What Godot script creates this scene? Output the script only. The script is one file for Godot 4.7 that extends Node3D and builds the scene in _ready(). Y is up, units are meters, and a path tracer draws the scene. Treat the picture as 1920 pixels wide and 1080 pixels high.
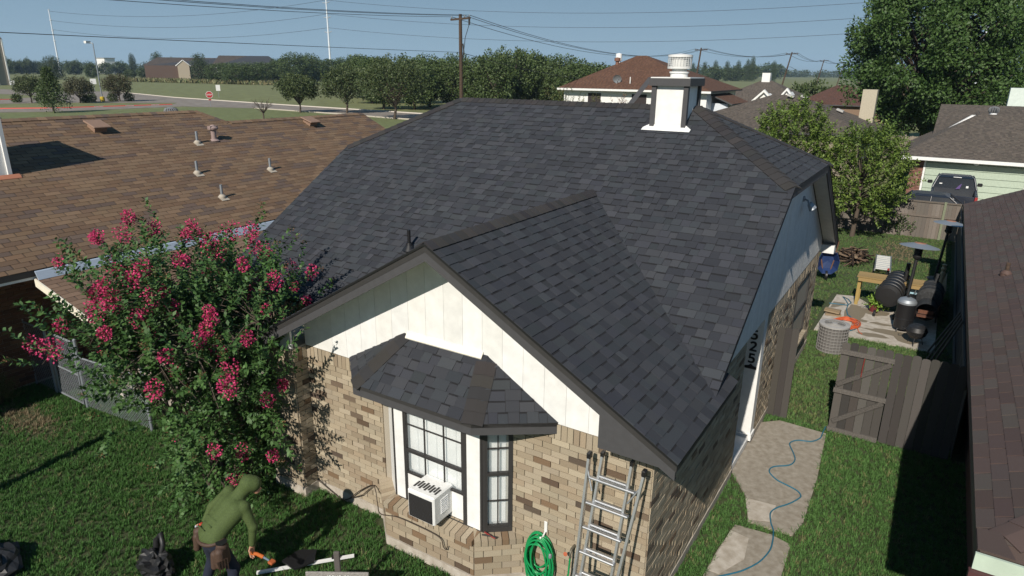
extends Node3D
# House frame: u runs along the street front, v runs away from the street, y is up. World is (u, y, -v).

var rng := RandomNumberGenerator.new()
var M := {}
var org := {}          # world origin that a node's children are built against
var taken := {}
var cam: Camera3D
const EYE := Vector3(2.229, 6.668, 6.422)

func P(u: float, y: float, v: float) -> Vector3:
	return Vector3(u, y, -v)

func lin(r: float, g: float, b: float) -> Color:
	return Color(r, g, b).linear_to_srgb()

# ---------------------------------------------------------------- mesh builder
class MB:
	var v := PackedVector3Array()
	var n := PackedVector3Array()
	var c := PackedColorArray()
	var col := Color(1, 1, 1)
	func tn(a: Vector3, b: Vector3, d: Vector3, na: Vector3, nb: Vector3, nd: Vector3) -> void:
		var g := -(b - a).cross(d - a)
		if g.dot(na + nb + nd) < 0.0:
			v.append(a); v.append(d); v.append(b)
			n.append(na); n.append(nd); n.append(nb)
		else:
			v.append(a); v.append(b); v.append(d)
			n.append(na); n.append(nb); n.append(nd)
		c.append(col); c.append(col); c.append(col)
	func tri(a: Vector3, b: Vector3, d: Vector3, away: Vector3) -> void:
		var g := (b - a).cross(d - a).normalized()
		if g.dot((a + b + d) / 3.0 - away) < 0.0:
			g = -g
		tn(a, b, d, g, g, g)
	func quad(a: Vector3, b: Vector3, d: Vector3, e: Vector3, away: Vector3) -> void:
		tri(a, b, d, away)
		tri(a, d, e, away)
	func hexa(p: Array) -> void:   # p[0..3] one end, p[4..7] the other, same order
		var m := Vector3.ZERO
		for q in p: m += q / 8.0
		quad(p[0], p[1], p[2], p[3], m)
		quad(p[4], p[5], p[6], p[7], m)
		for i in 4:
			var j := (i + 1) % 4
			quad(p[i], p[j], p[4 + j], p[4 + i], m)
	func box(at: Vector3, s: Vector3, b := Basis()) -> void:
		var x := b.x * s.x * 0.5
		var y := b.y * s.y * 0.5
		var z := b.z * s.z * 0.5
		hexa([at - x - y - z, at + x - y - z, at + x + y - z, at - x + y - z, at - x - y + z, at + x - y + z, at + x + y + z, at - x + y + z])
	func rbox(at: Vector3, s: Vector3, ch: float, b := Basis()) -> void:   # box with chamfered edges
		var lo := s - Vector3.ONE * ch * 2.0
		var pts := []
		for k in 3:
			for sg in [-1.0, 1.0]:
				var f := []
				for q in [[-1, -1], [1, -1], [1, 1], [-1, 1]]:
					var d := Vector3.ZERO
					d[k] = sg * s[k] * 0.5
					d[(k + 1) % 3] = q[0] * lo[(k + 1) % 3] * 0.5
					d[(k + 2) % 3] = q[1] * lo[(k + 2) % 3] * 0.5
					f.append(at + b * d)
				quad(f[0], f[1], f[2], f[3], at)
				pts.append(f)
		for k in 3:      # edges along axis k
			var k1 := (k + 1) % 3
			var k2 := (k + 2) % 3
			for s1 in [-1.0, 1.0]:
				for s2 in [-1.0, 1.0]:
					var e := []
					for q in [[-1, 0], [1, 0], [1, 1], [-1, 1]]:
						var d := Vector3.ZERO
						d[k] = q[0] * lo[k] * 0.5
						d[k1] = s1 * (s[k1] if q[1] == 0 else lo[k1]) * 0.5
						d[k2] = s2 * (lo[k2] if q[1] == 0 else s[k2]) * 0.5
						e.append(at + b * d)
					quad(e[0], e[1], e[2], e[3], at)
		for s0 in [-1.0, 1.0]:
			for s1 in [-1.0, 1.0]:
				for s2 in [-1.0, 1.0]:
					tri(at + b * (Vector3(s0 * s.x, s1 * lo.y, s2 * lo.z) * 0.5), at + b * (Vector3(s0 * lo.x, s1 * s.y, s2 * lo.z) * 0.5), at + b * (Vector3(s0 * lo.x, s1 * lo.y, s2 * s.z) * 0.5), at)
	func slab(pts: Array, off: Vector3) -> void:   # planar polygon pushed along off
		var m := Vector3.ZERO
		for q in pts: m += q
		m = m / pts.size() + off * 0.5
		var fl := PackedVector2Array()
		var ax: Vector3 = (pts[1] - pts[0]).normalized()
		var nn := off.normalized()
		var ay := nn.cross(ax).normalized()
		for q in pts: fl.append(Vector2((q - pts[0]).dot(ax), (q - pts[0]).dot(ay)))
		var ix := Geometry2D.triangulate_polygon(fl)
		var gn := nn
		for i in range(0, ix.size(), 3):
			tn(pts[ix[i]], pts[ix[i + 1]], pts[ix[i + 2]], -gn, -gn, -gn)
			tn(pts[ix[i]] + off, pts[ix[i + 1]] + off, pts[ix[i + 2]] + off, gn, gn, gn)
		var ccw := 1.0 if not Geometry2D.is_polygon_clockwise(fl) else -1.0
		for i in pts.size():
			var a: Vector3 = pts[i]
			var b: Vector3 = pts[(i + 1) % pts.size()]
			var sn := (b - a).cross(nn).normalized() * ccw
			if sn.length() < 0.5: continue
			tn(a, b, b + off, sn, sn, sn)
			tn(a, b + off, a + off, sn, sn, sn)
	func tube(path: Array, r0: float, r1: float, sides := 8, caps := true) -> void:
		var k := path.size()
		var ref := Vector3.UP
		var t0: Vector3 = (path[1] - path[0]).normalized()
		if absf(t0.dot(ref)) > 0.9: ref = Vector3.RIGHT
		var x := ref.cross(t0).normalized()
		var prev := []
		var prevn := []
		for i in k:
			var t: Vector3
			if i == 0: t = path[1] - path[0]
			elif i == k - 1: t = path[i] - path[i - 1]
			else: t = path[i + 1] - path[i - 1]
			t = t.normalized()
			x = (x - t * x.dot(t)).normalized()
			var y := t.cross(x)
			var r := lerpf(r0, r1, float(i) / maxf(1.0, k - 1))
			var ring := []
			var rn := []
			for j in sides:
				var a := TAU * j / sides
				var d := x * cos(a) + y * sin(a)
				ring.append(path[i] + d * r)
				rn.append(d)
			if i > 0:
				for j in sides:
					var j2 := (j + 1) % sides
					tn(prev[j], prev[j2], ring[j2], prevn[j], prevn[j2], rn[j2])
					tn(prev[j], ring[j2], ring[j], prevn[j], rn[j2], rn[j])
			if caps and (i == 0 or i == k - 1):
				var cn := -t if i == 0 else t
				for j in sides:
					tn(path[i], ring[j], ring[(j + 1) % sides], cn, cn, cn)
			prev = ring
			prevn = rn
	func lathe(at: Vector3, prof: Array, sides := 20, b := Basis(), squash := 1.0) -> void:   # prof: [r, y] pairs
		for i in prof.size() - 1:
			var a: Array = prof[i]
			var d: Array = prof[i + 1]
			var sl := Vector2(d[1] - a[1], a[0] - d[0]).normalized()
			for j in sides:
				var t0 := TAU * j / sides
				var t1 := TAU * (j + 1) / sides
				var d0 := Vector3(cos(t0), 0, sin(t0) * squash)
				var d1 := Vector3(cos(t1), 0, sin(t1) * squash)
				var n0 := b * (d0 * sl.x + Vector3.UP * sl.y)
				var n1 := b * (d1 * sl.x + Vector3.UP * sl.y)
				var p0: Vector3 = at + b * (d0 * a[0] + Vector3.UP * a[1])
				var p1: Vector3 = at + b * (d1 * a[0] + Vector3.UP * a[1])
				var p2: Vector3 = at + b * (d1 * d[0] + Vector3.UP * d[1])
				var p3: Vector3 = at + b * (d0 * d[0] + Vector3.UP * d[1])
				if a[0] > 0.0001: tn(p0, p1, p2, n0, n1, n1)
				if d[0] > 0.0001: tn(p0, p2, p3, n0, n1, n0)
	func mesh() -> ArrayMesh:
		var arr := []
		arr.resize(Mesh.ARRAY_MAX)
		arr[Mesh.ARRAY_VERTEX] = v
		arr[Mesh.ARRAY_NORMAL] = n
		arr[Mesh.ARRAY_COLOR] = c
		var m := ArrayMesh.new()
		m.add_surface_from_arrays(Mesh.PRIMITIVE_TRIANGLES, arr)
		return m

# ---------------------------------------------------------------- nodes
func put(called: String, mb: MB, m: Material, parent: Node = null) -> MeshInstance3D:
	return put_mesh(called, mb.mesh(), m, parent)

func put_mesh(called: String, me: Mesh, m: Material, parent: Node = null) -> MeshInstance3D:
	var o := MeshInstance3D.new()
	o.mesh = me
	o.material_override = m
	o.name = called if parent else numbered(called)
	if parent:
		parent.add_child(o, true)
		o.position = -org.get(parent, Vector3.ZERO)
	else:
		add_child(o, true)
	return o

func numbered(called: String) -> String:
	var k: int = taken.get(called, 0)
	taken[called] = k + 1
	return called if k == 0 else "%s_%03d" % [called, k]

func tag(o: Node, label: String, category: String, group := "") -> Node:
	o.set_meta("label", label)
	o.set_meta("category", category)
	if group: o.set_meta("group", group)
	return o

func thing(called: String, label: String, category: String, at := Vector3.ZERO, group := "") -> Node3D:
	var o := Node3D.new()
	o.name = numbered(called)
	add_child(o)
	o.position = at
	org[o] = at
	tag(o, label, category, group)
	return o

func copy(src: Node3D, called: String, label: String, at: Vector3, turn := 0.0, size := Vector3.ONE) -> Node3D:
	var r: Node3D = src.duplicate()
	r.name = numbered(called)
	add_child(r)
	r.position = at
	r.rotation.y = turn
	r.scale = size
	r.set_meta("label", label)
	return r

func ground_kind(o: Node) -> Node:
	o.set_meta("kind", "structure")
	return o

# ---------------------------------------------------------------- materials
func noise_tex(freq: float, lo: float, hi: float, sd: int, octaves := 4, size := 512, tint := Color(1, 1, 1)) -> NoiseTexture2D:
	var f := FastNoiseLite.new()
	f.noise_type = FastNoiseLite.TYPE_SIMPLEX_SMOOTH
	f.frequency = freq
	f.seed = sd
	f.fractal_octaves = octaves
	f.fractal_gain = 0.6
	var t := NoiseTexture2D.new()
	t.width = size
	t.height = size
	t.seamless = true
	t.noise = f
	var g := Gradient.new()
	g.set_color(0, Color(lo, lo, lo) * tint)
	g.set_color(1, Color(hi, hi, hi))
	t.color_ramp = g
	return t

func mat(key: String, c: Color, rough := 0.9, tex: Texture2D = null, scale := 1.0, metal := 0.0, world := false) -> StandardMaterial3D:
	var m := StandardMaterial3D.new()
	m.resource_name = key
	m.albedo_color = c.linear_to_srgb()
	m.roughness = rough
	m.metallic = metal
	m.vertex_color_use_as_albedo = true
	if tex:
		m.albedo_texture = tex
		m.uv1_triplanar = true
		m.uv1_world_triplanar = world
		m.uv1_scale = Vector3.ONE * scale
	M[key] = m
	return m

func make_materials() -> void:
	var fine := noise_tex(0.22, 0.55, 1.0, 3, 3)
	var mid := noise_tex(0.03, 0.62, 1.0, 5, 5)
	var soft := noise_tex(0.012, 0.93, 1.0, 7, 4)
	var grainy := noise_tex(0.10, 0.70, 1.0, 9, 5)
	var patch := noise_tex(0.012, 0.80, 1.0, 11, 8, 1024, Color(1.0, 0.97, 0.93))
	mat("shingle", Color(1, 1, 1), 0.95, fine, 1.6)
	mat("brick", Color(1, 1, 1), 0.92, grainy, 1.7)
	mat("mortar", Color(0.50, 0.445, 0.355), 0.95, grainy, 2.0)
	mat("white_paint", Color(0.80, 0.80, 0.78), 0.6, soft, 0.6)
	mat("plain", Color(1, 1, 1), 0.7, soft, 1.0)
	mat("charcoal_paint", Color(0.062, 0.061, 0.064), 0.65, soft, 1.2)
	mat("trim_dark", Color(0.035, 0.033, 0.032), 0.6, soft, 1.0)
	mat("concrete", Color(0.52, 0.48, 0.42), 0.95, patch, 0.35)
	mat("path_concrete", Color(0.345, 0.315, 0.265), 0.95, patch, 0.5)
	mat("asphalt", Color(0.27, 0.24, 0.21), 0.95, patch, 0.03)
	mat("wood_grey", Color(1, 1, 1), 0.95, mid, 2.2)
	var grain := mat("wood_board", Color(1, 1, 1), 0.95, grainy, 1.0)
	grain.uv1_scale = Vector3(9, 0.8, 9)
	mat("aluminium", Color(0.62, 0.63, 0.64), 0.38, soft, 3.0, 0.85)
	mat("galvanised", Color(0.34, 0.37, 0.40), 0.55, soft, 3.0, 0.6)
	mat("black_steel", Color(0.016, 0.016, 0.017), 0.5, soft, 2.0)
	mat("black_plastic", Color(0.012, 0.012, 0.013), 0.42)
	mat("rubber_green", Color(0.008, 0.25, 0.075), 0.4)
	mat("rubber_blue", Color(0.02, 0.13, 0.20), 0.5)
	mat("rubber_orange", Color(0.55, 0.10, 0.03), 0.5)
	mat("cable_brown", Color(0.05, 0.035, 0.025), 0.6)
	mat("wire", Color(0.03, 0.03, 0.032), 0.7)
	mat("bark", Color(0.13, 0.10, 0.075), 0.95, grainy, 1.5)
	mat("pole_wood", Color(0.11, 0.072, 0.05), 0.95, mid, 0.6)
	mat("soil", Color(0.055, 0.072, 0.026), 1.0, patch, 0.4)
	mat("field", Color(0.185, 0.205, 0.080), 1.0, patch, 0.021)
	mat("verge", Color(0.16, 0.19, 0.07), 1.0, patch, 0.05)
	mat("skin", Color(0.42, 0.22, 0.14), 0.6)
	mat("hoodie", Color(0.090, 0.135, 0.034), 0.85, mid, 3.0)
	mat("denim", Color(0.012, 0.018, 0.04), 0.9, grainy, 5.0)
	mat("leather", Color(0.10, 0.055, 0.035), 0.7, mid, 4.0)
	mat("metal_paint", Color(0.7, 0.7, 0.68), 0.45)
	var gl := mat("glass", Color(0.75, 0.85, 0.88), 0.03)
	gl.transparency = BaseMaterial3D.TRANSPARENCY_ALPHA
	gl.albedo_color.a = 0.14
	var cg := mat("dark_glass", Color(0.012, 0.014, 0.017), 0.06)
	cg.metallic_specular = 0.6
	var car := mat("car_paint", Color(1, 1, 1), 0.3)
	car.clearcoat_enabled = true
	for k in ["leaf", "blossom", "grass"]:
		var l := mat(k, Color(1, 1, 1), 0.62 if k == "leaf" else 0.8)
		l.backlight_enabled = true
		l.backlight = Color(0.5, 0.5, 0.5)
		l.cull_mode = BaseMaterial3D.CULL_DISABLED

# ---------------------------------------------------------------- pieces laid on surfaces
# Lays courses of shingles on the plane (o, along, up) inside the outline poly; returns pieces [mesh builder, centre].
func lay_shingles(o: Vector3, along: Vector3, up: Vector3, poly: PackedVector2Array, tones: Array, exposure: float, three_tab: bool, pieces: Array, start := 0.0) -> void:
	var nn := along.cross(up).normalized()
	if nn.y < 0.0: nn = -nn
	var lo := Vector2(1e9, 1e9)
	var hi := -lo
	for q in poly:
		lo = lo.min(q)
		hi = hi.max(q)
	var k := 0
	var t := start
	while t < hi.y:
		var s := lo.x - rng.randf() * 0.3
		if three_tab: s = lo.x - 0.333 + (0.1665 if k % 2 else 0.0) + rng.randf() * 0.02
		var raised := rng.randf() < 0.5
		while s < hi.x:
			var w := 0.333 if three_tab else rng.randf_range(0.09, 0.25)
			var gap := 0.010 if three_tab else 0.002
			var t1 := t + exposure
			var rect := PackedVector2Array([Vector2(s + gap, t), Vector2(s + w - gap, t), Vector2(s + w - gap, t1), Vector2(s + gap, t1)])
			var clip := Geometry2D.intersect_polygons(rect, poly)
			var th := 0.008 if three_tab else (0.013 if raised else 0.006)
			for cp in clip:
				if cp.size() < 3: continue
				var mb := MB.new()
				var tone: Color = tones[rng.randi() % tones.size()]
				tone = tone * rng.randf_range(0.90, 1.10)
				if not three_tab and raised: tone = tone * 1.12
				tone.a = 1.0
				mb.col = tone
				var top := []
				var bot := []
				var mid := Vector3.ZERO
				for q in cp:
					var base: Vector3 = o + along * q.x + up * q.y
					top.append(base + nn * (th - (q.y - t) / exposure * (th - 0.002)))
					bot.append(base - nn * 0.004)
					mid += base / cp.size()
				for i in range(1, cp.size() - 1):
					mb.tn(top[0], top[i], top[i + 1], nn, nn, nn)
				for i in cp.size():
					var j := (i + 1) % cp.size()
					mb.quad(top[i], top[j], bot[j], bot[i], mid)
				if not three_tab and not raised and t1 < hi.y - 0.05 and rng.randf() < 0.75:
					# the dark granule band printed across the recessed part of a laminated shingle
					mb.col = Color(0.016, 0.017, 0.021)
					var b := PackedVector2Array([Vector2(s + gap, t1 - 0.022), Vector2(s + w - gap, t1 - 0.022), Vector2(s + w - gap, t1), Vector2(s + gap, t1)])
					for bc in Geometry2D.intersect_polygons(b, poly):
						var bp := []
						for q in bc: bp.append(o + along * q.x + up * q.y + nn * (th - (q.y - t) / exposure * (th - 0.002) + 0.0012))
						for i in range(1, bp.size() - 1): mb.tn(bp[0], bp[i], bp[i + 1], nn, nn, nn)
				pieces.append([mb, mid])
			raised = not raised if not three_tab else raised
			s += w
		t += exposure
		k += 1

# Bricks of a wall: o is the lower corner of the outer face, out the way it faces, holes are Rect2 in (along, height).
func lay_bricks(o: Vector3, along: Vector3, out: Vector3, length: float, height: float, holes: Array, pieces: Array, tones: Array, odd: Array, soldier := 0.0, course := 0.0845, bl := 0.25, y0 := 0.0) -> void:
	var rows := int((height - soldier) / course)
	course = (height - soldier) / rows
	for k in rows + (1 if soldier > 0.0 else 0):
		var ss := k == rows
		var h := soldier if ss else course
		var step := course if ss else bl
		var y := k * course + y0
		var s := -(step * 0.5 if k % 2 else 0.0)
		while s < length:
			var a := maxf(s, 0.0) + 0.005
			var b := minf(s + step, length) - 0.005
			s += step
			if b - a < 0.03: continue
			var skip := false
			for r: Rect2 in holes:
				if a + 0.02 >= r.position.x and b - 0.02 <= r.end.x and y + h * 0.5 > r.position.y and y + h * 0.5 < r.end.y: skip = true
				elif y + h * 0.5 > r.position.y and y + h * 0.5 < r.end.y:
					if a < r.position.x and b > r.position.x: b = r.position.x - 0.004
					elif a < r.end.x and b > r.end.x: a = r.end.x + 0.004
			if skip or b - a < 0.02: continue
			var mb := MB.new()
			var tone: Color = tones[rng.randi() % tones.size()]
			if rng.randf() < 0.085: tone = odd[rng.randi() % odd.size()]
			tone = tone * rng.randf_range(0.85, 1.12)
			tone.a = 1.0
			mb.col = tone
			var d0 := rng.randf_range(0.006, 0.013)
			var tw := rng.randf_range(-0.003, 0.003)
			var f0 := o + along * a + Vector3.UP * (y + 0.005)
			var f1 := o + along * b + Vector3.UP * (y + 0.005)
			var u := Vector3.UP * (h - 0.010)
			var e0 := out * (d0 + tw)
			var e1 := out * (d0 - tw)
			var m := (f0 + f1 + u) * 0.5 - out * 0.02
			mb.quad(f0 + e0, f1 + e1, f1 + e1 + u, f0 + e0 + u, m)
			mb.quad(f0 + e0, f0 + e0 + u, f0 + u - out * 0.01, f0 - out * 0.01, m)
			mb.quad(f1 + e1, f1 + e1 + u, f1 + u - out * 0.01, f1 - out * 0.01, m)
			mb.quad(f0 + e0 + u, f1 + e1 + u, f1 + u - out * 0.01, f0 + u - out * 0.01, m)
			mb.quad(f0 + e0, f1 + e1, f1 - out * 0.01, f0 - out * 0.01, m)
			pieces.append([mb, (f0 + f1 + u) * 0.5])

# The pieces that show largest become parts of their own, the rest one part.
func share_out(pieces: Array, called: String, rest: String, m: Material, parent: Node, most: int) -> void:
	var order := []
	for i in pieces.size():
		var c: Vector3 = pieces[i][1]
		var seen: bool = in_frame(c, 1.0)
		order.append([EYE.distance_to(c) + (0.0 if seen else 1000.0), i])
	order.sort_custom(func(a, b): return a[0] < b[0])
	var all := MB.new()
	for k in order.size():
		var mb: MB = pieces[order[k][1]][0]
		if k < most and order[k][0] < 1000.0:
			put(called, mb, m, parent)
		else:
			all.v.append_array(mb.v)
			all.n.append_array(mb.n)
			all.c.append_array(mb.c)
	if all.v.size():
		var r := put(rest, all, m, parent)
		r.set_meta("kind", "stuff")

var cam_f: Vector3
var cam_r: Vector3
var cam_u: Vector3
func in_frame(p: Vector3, margin: float) -> bool:
	var d := p - EYE
	var z := d.dot(cam_f)
	if z < 0.5: return false
	return absf(d.dot(cam_r) / z) < 0.766 * margin and absf(d.dot(cam_u) / z) < 0.431 * margin

# Boards laid side by side across an outline.
func lay_boards(called: String, o: Vector3, along: Vector3, up: Vector3, poly: PackedVector2Array, width: float, gap: float, thick: float, m: Material, parent: Node, tones: Array, jitter := 0.0) -> void:
	var nn := along.cross(up).normalized()
	var lo := 1e9
	var hi := -1e9
	var ymin := 1e9
	var ymax := -1e9
	for q in poly:
		lo = minf(lo, q.x)
		hi = maxf(hi, q.x)
		ymin = minf(ymin, q.y)
		ymax = maxf(ymax, q.y)
	var s := lo
	while s < hi - 0.01:
		var rect := PackedVector2Array([Vector2(s + gap, ymin - 1), Vector2(minf(s + width, hi), ymin - 1), Vector2(minf(s + width, hi), ymax + 1), Vector2(s + gap, ymax + 1)])
		for cp in Geometry2D.intersect_polygons(rect, poly):
			if cp.size() < 3: continue
			var mb := MB.new()
			mb.col = tones[rng.randi() % tones.size()] * rng.randf_range(0.93, 1.05)
			mb.col.a = 1.0
			var pts := []
			for q in cp: pts.append(o + along * q.x + up * q.y + nn * rng.randf_range(-jitter, jitter) * 0.0)
			var j := rng.randf_range(-jitter, jitter)
			for i in pts.size(): pts[i] += nn * j
			mb.slab(pts, nn * thick)
			put(called, mb, m, parent)
		s += width

# Bent cap shingles along a ridge or hip from a to b; na, nb are the two roof normals.
func cap_line(a: Vector3, b: Vector3, na: Vector3, nb: Vector3, tones: Array, pieces: Array, half := 0.15, step := 0.15) -> void:
	var t := (b - a).normalized()
	var k := int((b - a).length() / step)
	var d1 := t.cross(na).normalized()
	if d1.y > 0.0: d1 = -d1
	var d2 := t.cross(nb).normalized()
	if d2.y > 0.0: d2 = -d2
	var un := (na + nb).normalized()
	for i in k:
		var p := a + t * i * step
		var e := a + t * ((i + 1) * step + 0.02)
		var mb := MB.new()
		var tone: Color = tones[rng.randi() % tones.size()] * rng.randf_range(0.85, 1.15)
		tone.a = 1.0
		mb.col = tone
		var h0 := 0.022
		var h1 := 0.012
		for d in [[d1, na], [d2, nb]]:
			var w: Vector3 = d[0] * half
			var up: Vector3 = d[1]
			var q := [p + un * h0, e + un * h1, e + w + up * h1 * 0.8, p + w + up * h0 * 0.8]
			mb.tn(q[0], q[1], q[2], (up + un).normalized(), (up + un).normalized(), up)
			mb.tn(q[0], q[2], q[3], (up + un).normalized(), up, up)
			mb.quad(q[3], q[2], q[2] - up * 0.02, q[3] - up * 0.02, p)
			mb.quad(q[0], q[3], q[3] - up * 0.016, q[0] - un * 0.016, e)
		pieces.append([mb, (p + e) * 0.5])
# ================================================================= the house with the new roof
const HR := 6.07      # main ridge height
const VR := 6.119
const MP := 0.613     # main pitch
const WP := 0.5685    # wing pitch
const UE := 0.09      # plane of the end wall
var CHAR := [Color(0.050, 0.055, 0.067), Color(0.045, 0.050, 0.061), Color(0.056, 0.061, 0.073), Color(0.040, 0.044, 0.055), Color(0.062, 0.067, 0.078)]
var CAPS := [Color(0.050, 0.046, 0.046), Color(0.042, 0.040, 0.043), Color(0.058, 0.052, 0.050)]
var TAN := [Color(0.50, 0.415, 0.295), Color(0.47, 0.385, 0.27), Color(0.53, 0.45, 0.325), Color(0.43, 0.34, 0.235), Color(0.49, 0.41, 0.30)]
var ODD := [Color(0.15, 0.10, 0.065), Color(0.20, 0.145, 0.10), Color(0.26, 0.17, 0.10), Color(0.13, 0.095, 0.07)]

func main_h(v: float) -> float:
	return HR - MP * absf(VR - v)

func wing_h(u: float) -> float:
	return 4.734 - WP * absf(u + 2.70)

func build_house() -> void:
	var H := thing("brick_house", "tan brick house with new charcoal shingle roof, white gable and bay window", "house", P(-4, 0, 5))
	# ---- roof decks
	var deck := MB.new()
	var k := Vector3(0, -0.10, 0)
	var S := func(pts: Array) -> void:
		var q := []
		for p in pts: q.append(P(p[0], p[1] - 0.006, p[2]))
		deck.slab(q, k)
	S.call([[-8.997, main_h(0.9), 0.9], [-8.997, main_h(4.416), 4.416], [-7.075, HR, VR], [-1.669, HR, VR], [0.426, main_h(4.416), 4.416], [0.426, main_h(1.037), 1.037], [-2.70, 4.734, 3.94], [-5.913, 2.906, 0.957], [-5.95, main_h(0.9), 0.9]])
	S.call([[-8.997, main_h(11.6), 11.6], [-8.997, main_h(7.822), 7.822], [-7.075, HR, VR], [-1.669, HR, VR], [0.426, main_h(7.822), 7.822], [0.426, main_h(11.6), 11.6]])
	S.call([[0.426, 5.026, 4.416], [0.426, 5.026, 7.822], [-1.669, HR, VR]])
	S.call([[-8.997, 5.026, 4.416], [-8.997, 5.026, 7.822], [-7.075, HR, VR]])
	S.call([[-2.70, 4.734, -0.55], [0.513, 2.906, -0.55], [0.513, 2.906, 1.73], [0.2, wing_h(0.2), 1.73], [0.2, wing_h(0.2), 1.25], [-2.70, 4.734, 3.94]])
	S.call([[-2.70, 4.734, -0.55], [-5.913, 2.906, -0.55], [-5.913, 2.906, 0.957], [-2.70, 4.734, 3.94]])
	var roof := put("roof", deck, M.trim_dark, H)
	# ---- shingles
	var pcs := []
	var mn := sqrt(1.0 + MP * MP)
	var wn := sqrt(1.0 + WP * WP)
	var mk := func(a: Array, v0: float) -> PackedVector2Array:
		var r := PackedVector2Array()
		for p in a: r.append(Vector2(p[0], (p[1] - v0) * mn))
		return r
	var front: PackedVector2Array = mk.call([[-9.01, 0.88], [-9.01, 4.416], [-7.075, VR], [-1.669, VR], [0.44, 4.416], [0.44, 1.0], [-2.70, 3.94], [-5.913, 0.957], [-5.95, 0.88]], 0.88)
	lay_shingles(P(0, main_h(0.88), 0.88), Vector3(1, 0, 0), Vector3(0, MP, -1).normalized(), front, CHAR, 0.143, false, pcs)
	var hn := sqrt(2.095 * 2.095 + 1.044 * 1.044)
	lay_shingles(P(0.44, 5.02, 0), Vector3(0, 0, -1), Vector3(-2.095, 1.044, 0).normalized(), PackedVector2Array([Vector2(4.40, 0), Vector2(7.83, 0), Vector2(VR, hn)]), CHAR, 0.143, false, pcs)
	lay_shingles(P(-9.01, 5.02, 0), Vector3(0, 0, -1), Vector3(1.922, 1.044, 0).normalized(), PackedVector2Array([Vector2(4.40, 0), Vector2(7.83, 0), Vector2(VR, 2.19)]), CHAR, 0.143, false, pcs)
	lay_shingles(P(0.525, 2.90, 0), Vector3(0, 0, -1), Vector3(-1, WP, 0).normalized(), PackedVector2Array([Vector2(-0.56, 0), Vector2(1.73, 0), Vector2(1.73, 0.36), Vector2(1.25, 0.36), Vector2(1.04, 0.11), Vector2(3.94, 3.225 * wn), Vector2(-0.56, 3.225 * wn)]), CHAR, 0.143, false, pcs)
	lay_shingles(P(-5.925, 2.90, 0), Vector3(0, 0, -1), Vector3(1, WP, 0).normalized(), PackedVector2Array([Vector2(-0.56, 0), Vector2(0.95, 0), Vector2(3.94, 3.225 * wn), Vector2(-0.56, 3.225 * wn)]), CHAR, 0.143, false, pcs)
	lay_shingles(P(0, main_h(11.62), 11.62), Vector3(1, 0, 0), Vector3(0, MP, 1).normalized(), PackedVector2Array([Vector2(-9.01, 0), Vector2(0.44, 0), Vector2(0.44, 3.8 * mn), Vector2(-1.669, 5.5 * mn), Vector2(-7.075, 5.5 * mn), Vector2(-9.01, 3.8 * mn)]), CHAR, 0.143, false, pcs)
	# ---- bay roof shingles
	var be := 2.60
	var bt := 3.23
	var bay_f := [P(-3.98, be, -0.62), P(-2.0, be, -0.62), P(-2.18, bt, 0), P(-3.55, bt, 0)]
	var up := (P(0, bt - be, 0.62)).normalized()
	var sl := sqrt(0.63 * 0.63 + 0.62 * 0.62)
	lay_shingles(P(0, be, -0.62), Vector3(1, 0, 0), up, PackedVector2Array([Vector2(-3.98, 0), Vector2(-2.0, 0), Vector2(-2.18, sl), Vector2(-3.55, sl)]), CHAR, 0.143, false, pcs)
	for sd in [1, -1]:
		var c0 := P(-2.0, be, -0.62) if sd > 0 else P(-3.98, be, -0.62)
		var c1 := P(-1.14, be, -0.004) if sd > 0 else P(-4.66, be, -0.004)
		var tp := P(-2.18, bt, -0.004) if sd > 0 else P(-3.55, bt, -0.004)
		var al := (c1 - c0).normalized()
		var foot := c0 + al * (tp - c0).dot(al)
		var uu := (tp - foot).normalized()
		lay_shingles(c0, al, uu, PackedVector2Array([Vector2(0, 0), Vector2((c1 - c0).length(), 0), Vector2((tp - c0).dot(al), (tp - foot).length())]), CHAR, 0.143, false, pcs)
		var bd := MB.new()
		bd.slab([c0, c1, tp], Vector3(0, -0.05, 0))
		put("bay_roof_deck", bd, M.trim_dark, H)
		var n1 := uu.cross(al).normalized()
		if n1.y < 0: n1 = -n1
		var n0 := up.cross(Vector3.RIGHT).normalized()
		if n0.y < 0: n0 = -n0
		cap_line(c0, tp, n0, n1, CAPS, pcs, 0.14, 0.16)
		# fascia under the angled eave
		var fb := MB.new()
		var ins := P(-2.87, 0, 0) - (c0 + c1) * 0.5
		ins = Vector3(ins.x, 0, ins.z).normalized() * 0.025
		fb.hexa([c0 - Vector3(0, 0.005, 0), c1 - Vector3(0, 0.005, 0), c1 - Vector3(0, 0.15, 0), c0 - Vector3(0, 0.15, 0), c0 + ins - Vector3(0, 0.005, 0), c1 + ins - Vector3(0, 0.005, 0), c1 + ins - Vector3(0, 0.15, 0), c0 + ins - Vector3(0, 0.15, 0)])
		put("bay_fascia", fb, M.charcoal_paint, H)
	var bd2 := MB.new()
	bd2.slab(bay_f, Vector3(0, -0.05, 0))
	put("bay_roof_deck", bd2, M.trim_dark, H)
	var ff := MB.new()
	ff.box(P(-2.99, be - 0.08, -0.605), Vector3(1.96, 0.145, 0.025))
	put("bay_fascia", ff, M.charcoal_paint, H)
	var sf := MB.new()
	sf.slab([P(-3.93, be - 0.13, -0.58), P(-2.04, be - 0.13, -0.58), P(-1.22, be - 0.13, -0.003), P(-4.58, be - 0.13, -0.003)], Vector3(0, 0.02, 0))
	put("bay_soffit", sf, M.white_paint, H)
	var fl := MB.new()
	fl.col = Color(1.0, 0.96, 0.86)
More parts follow.
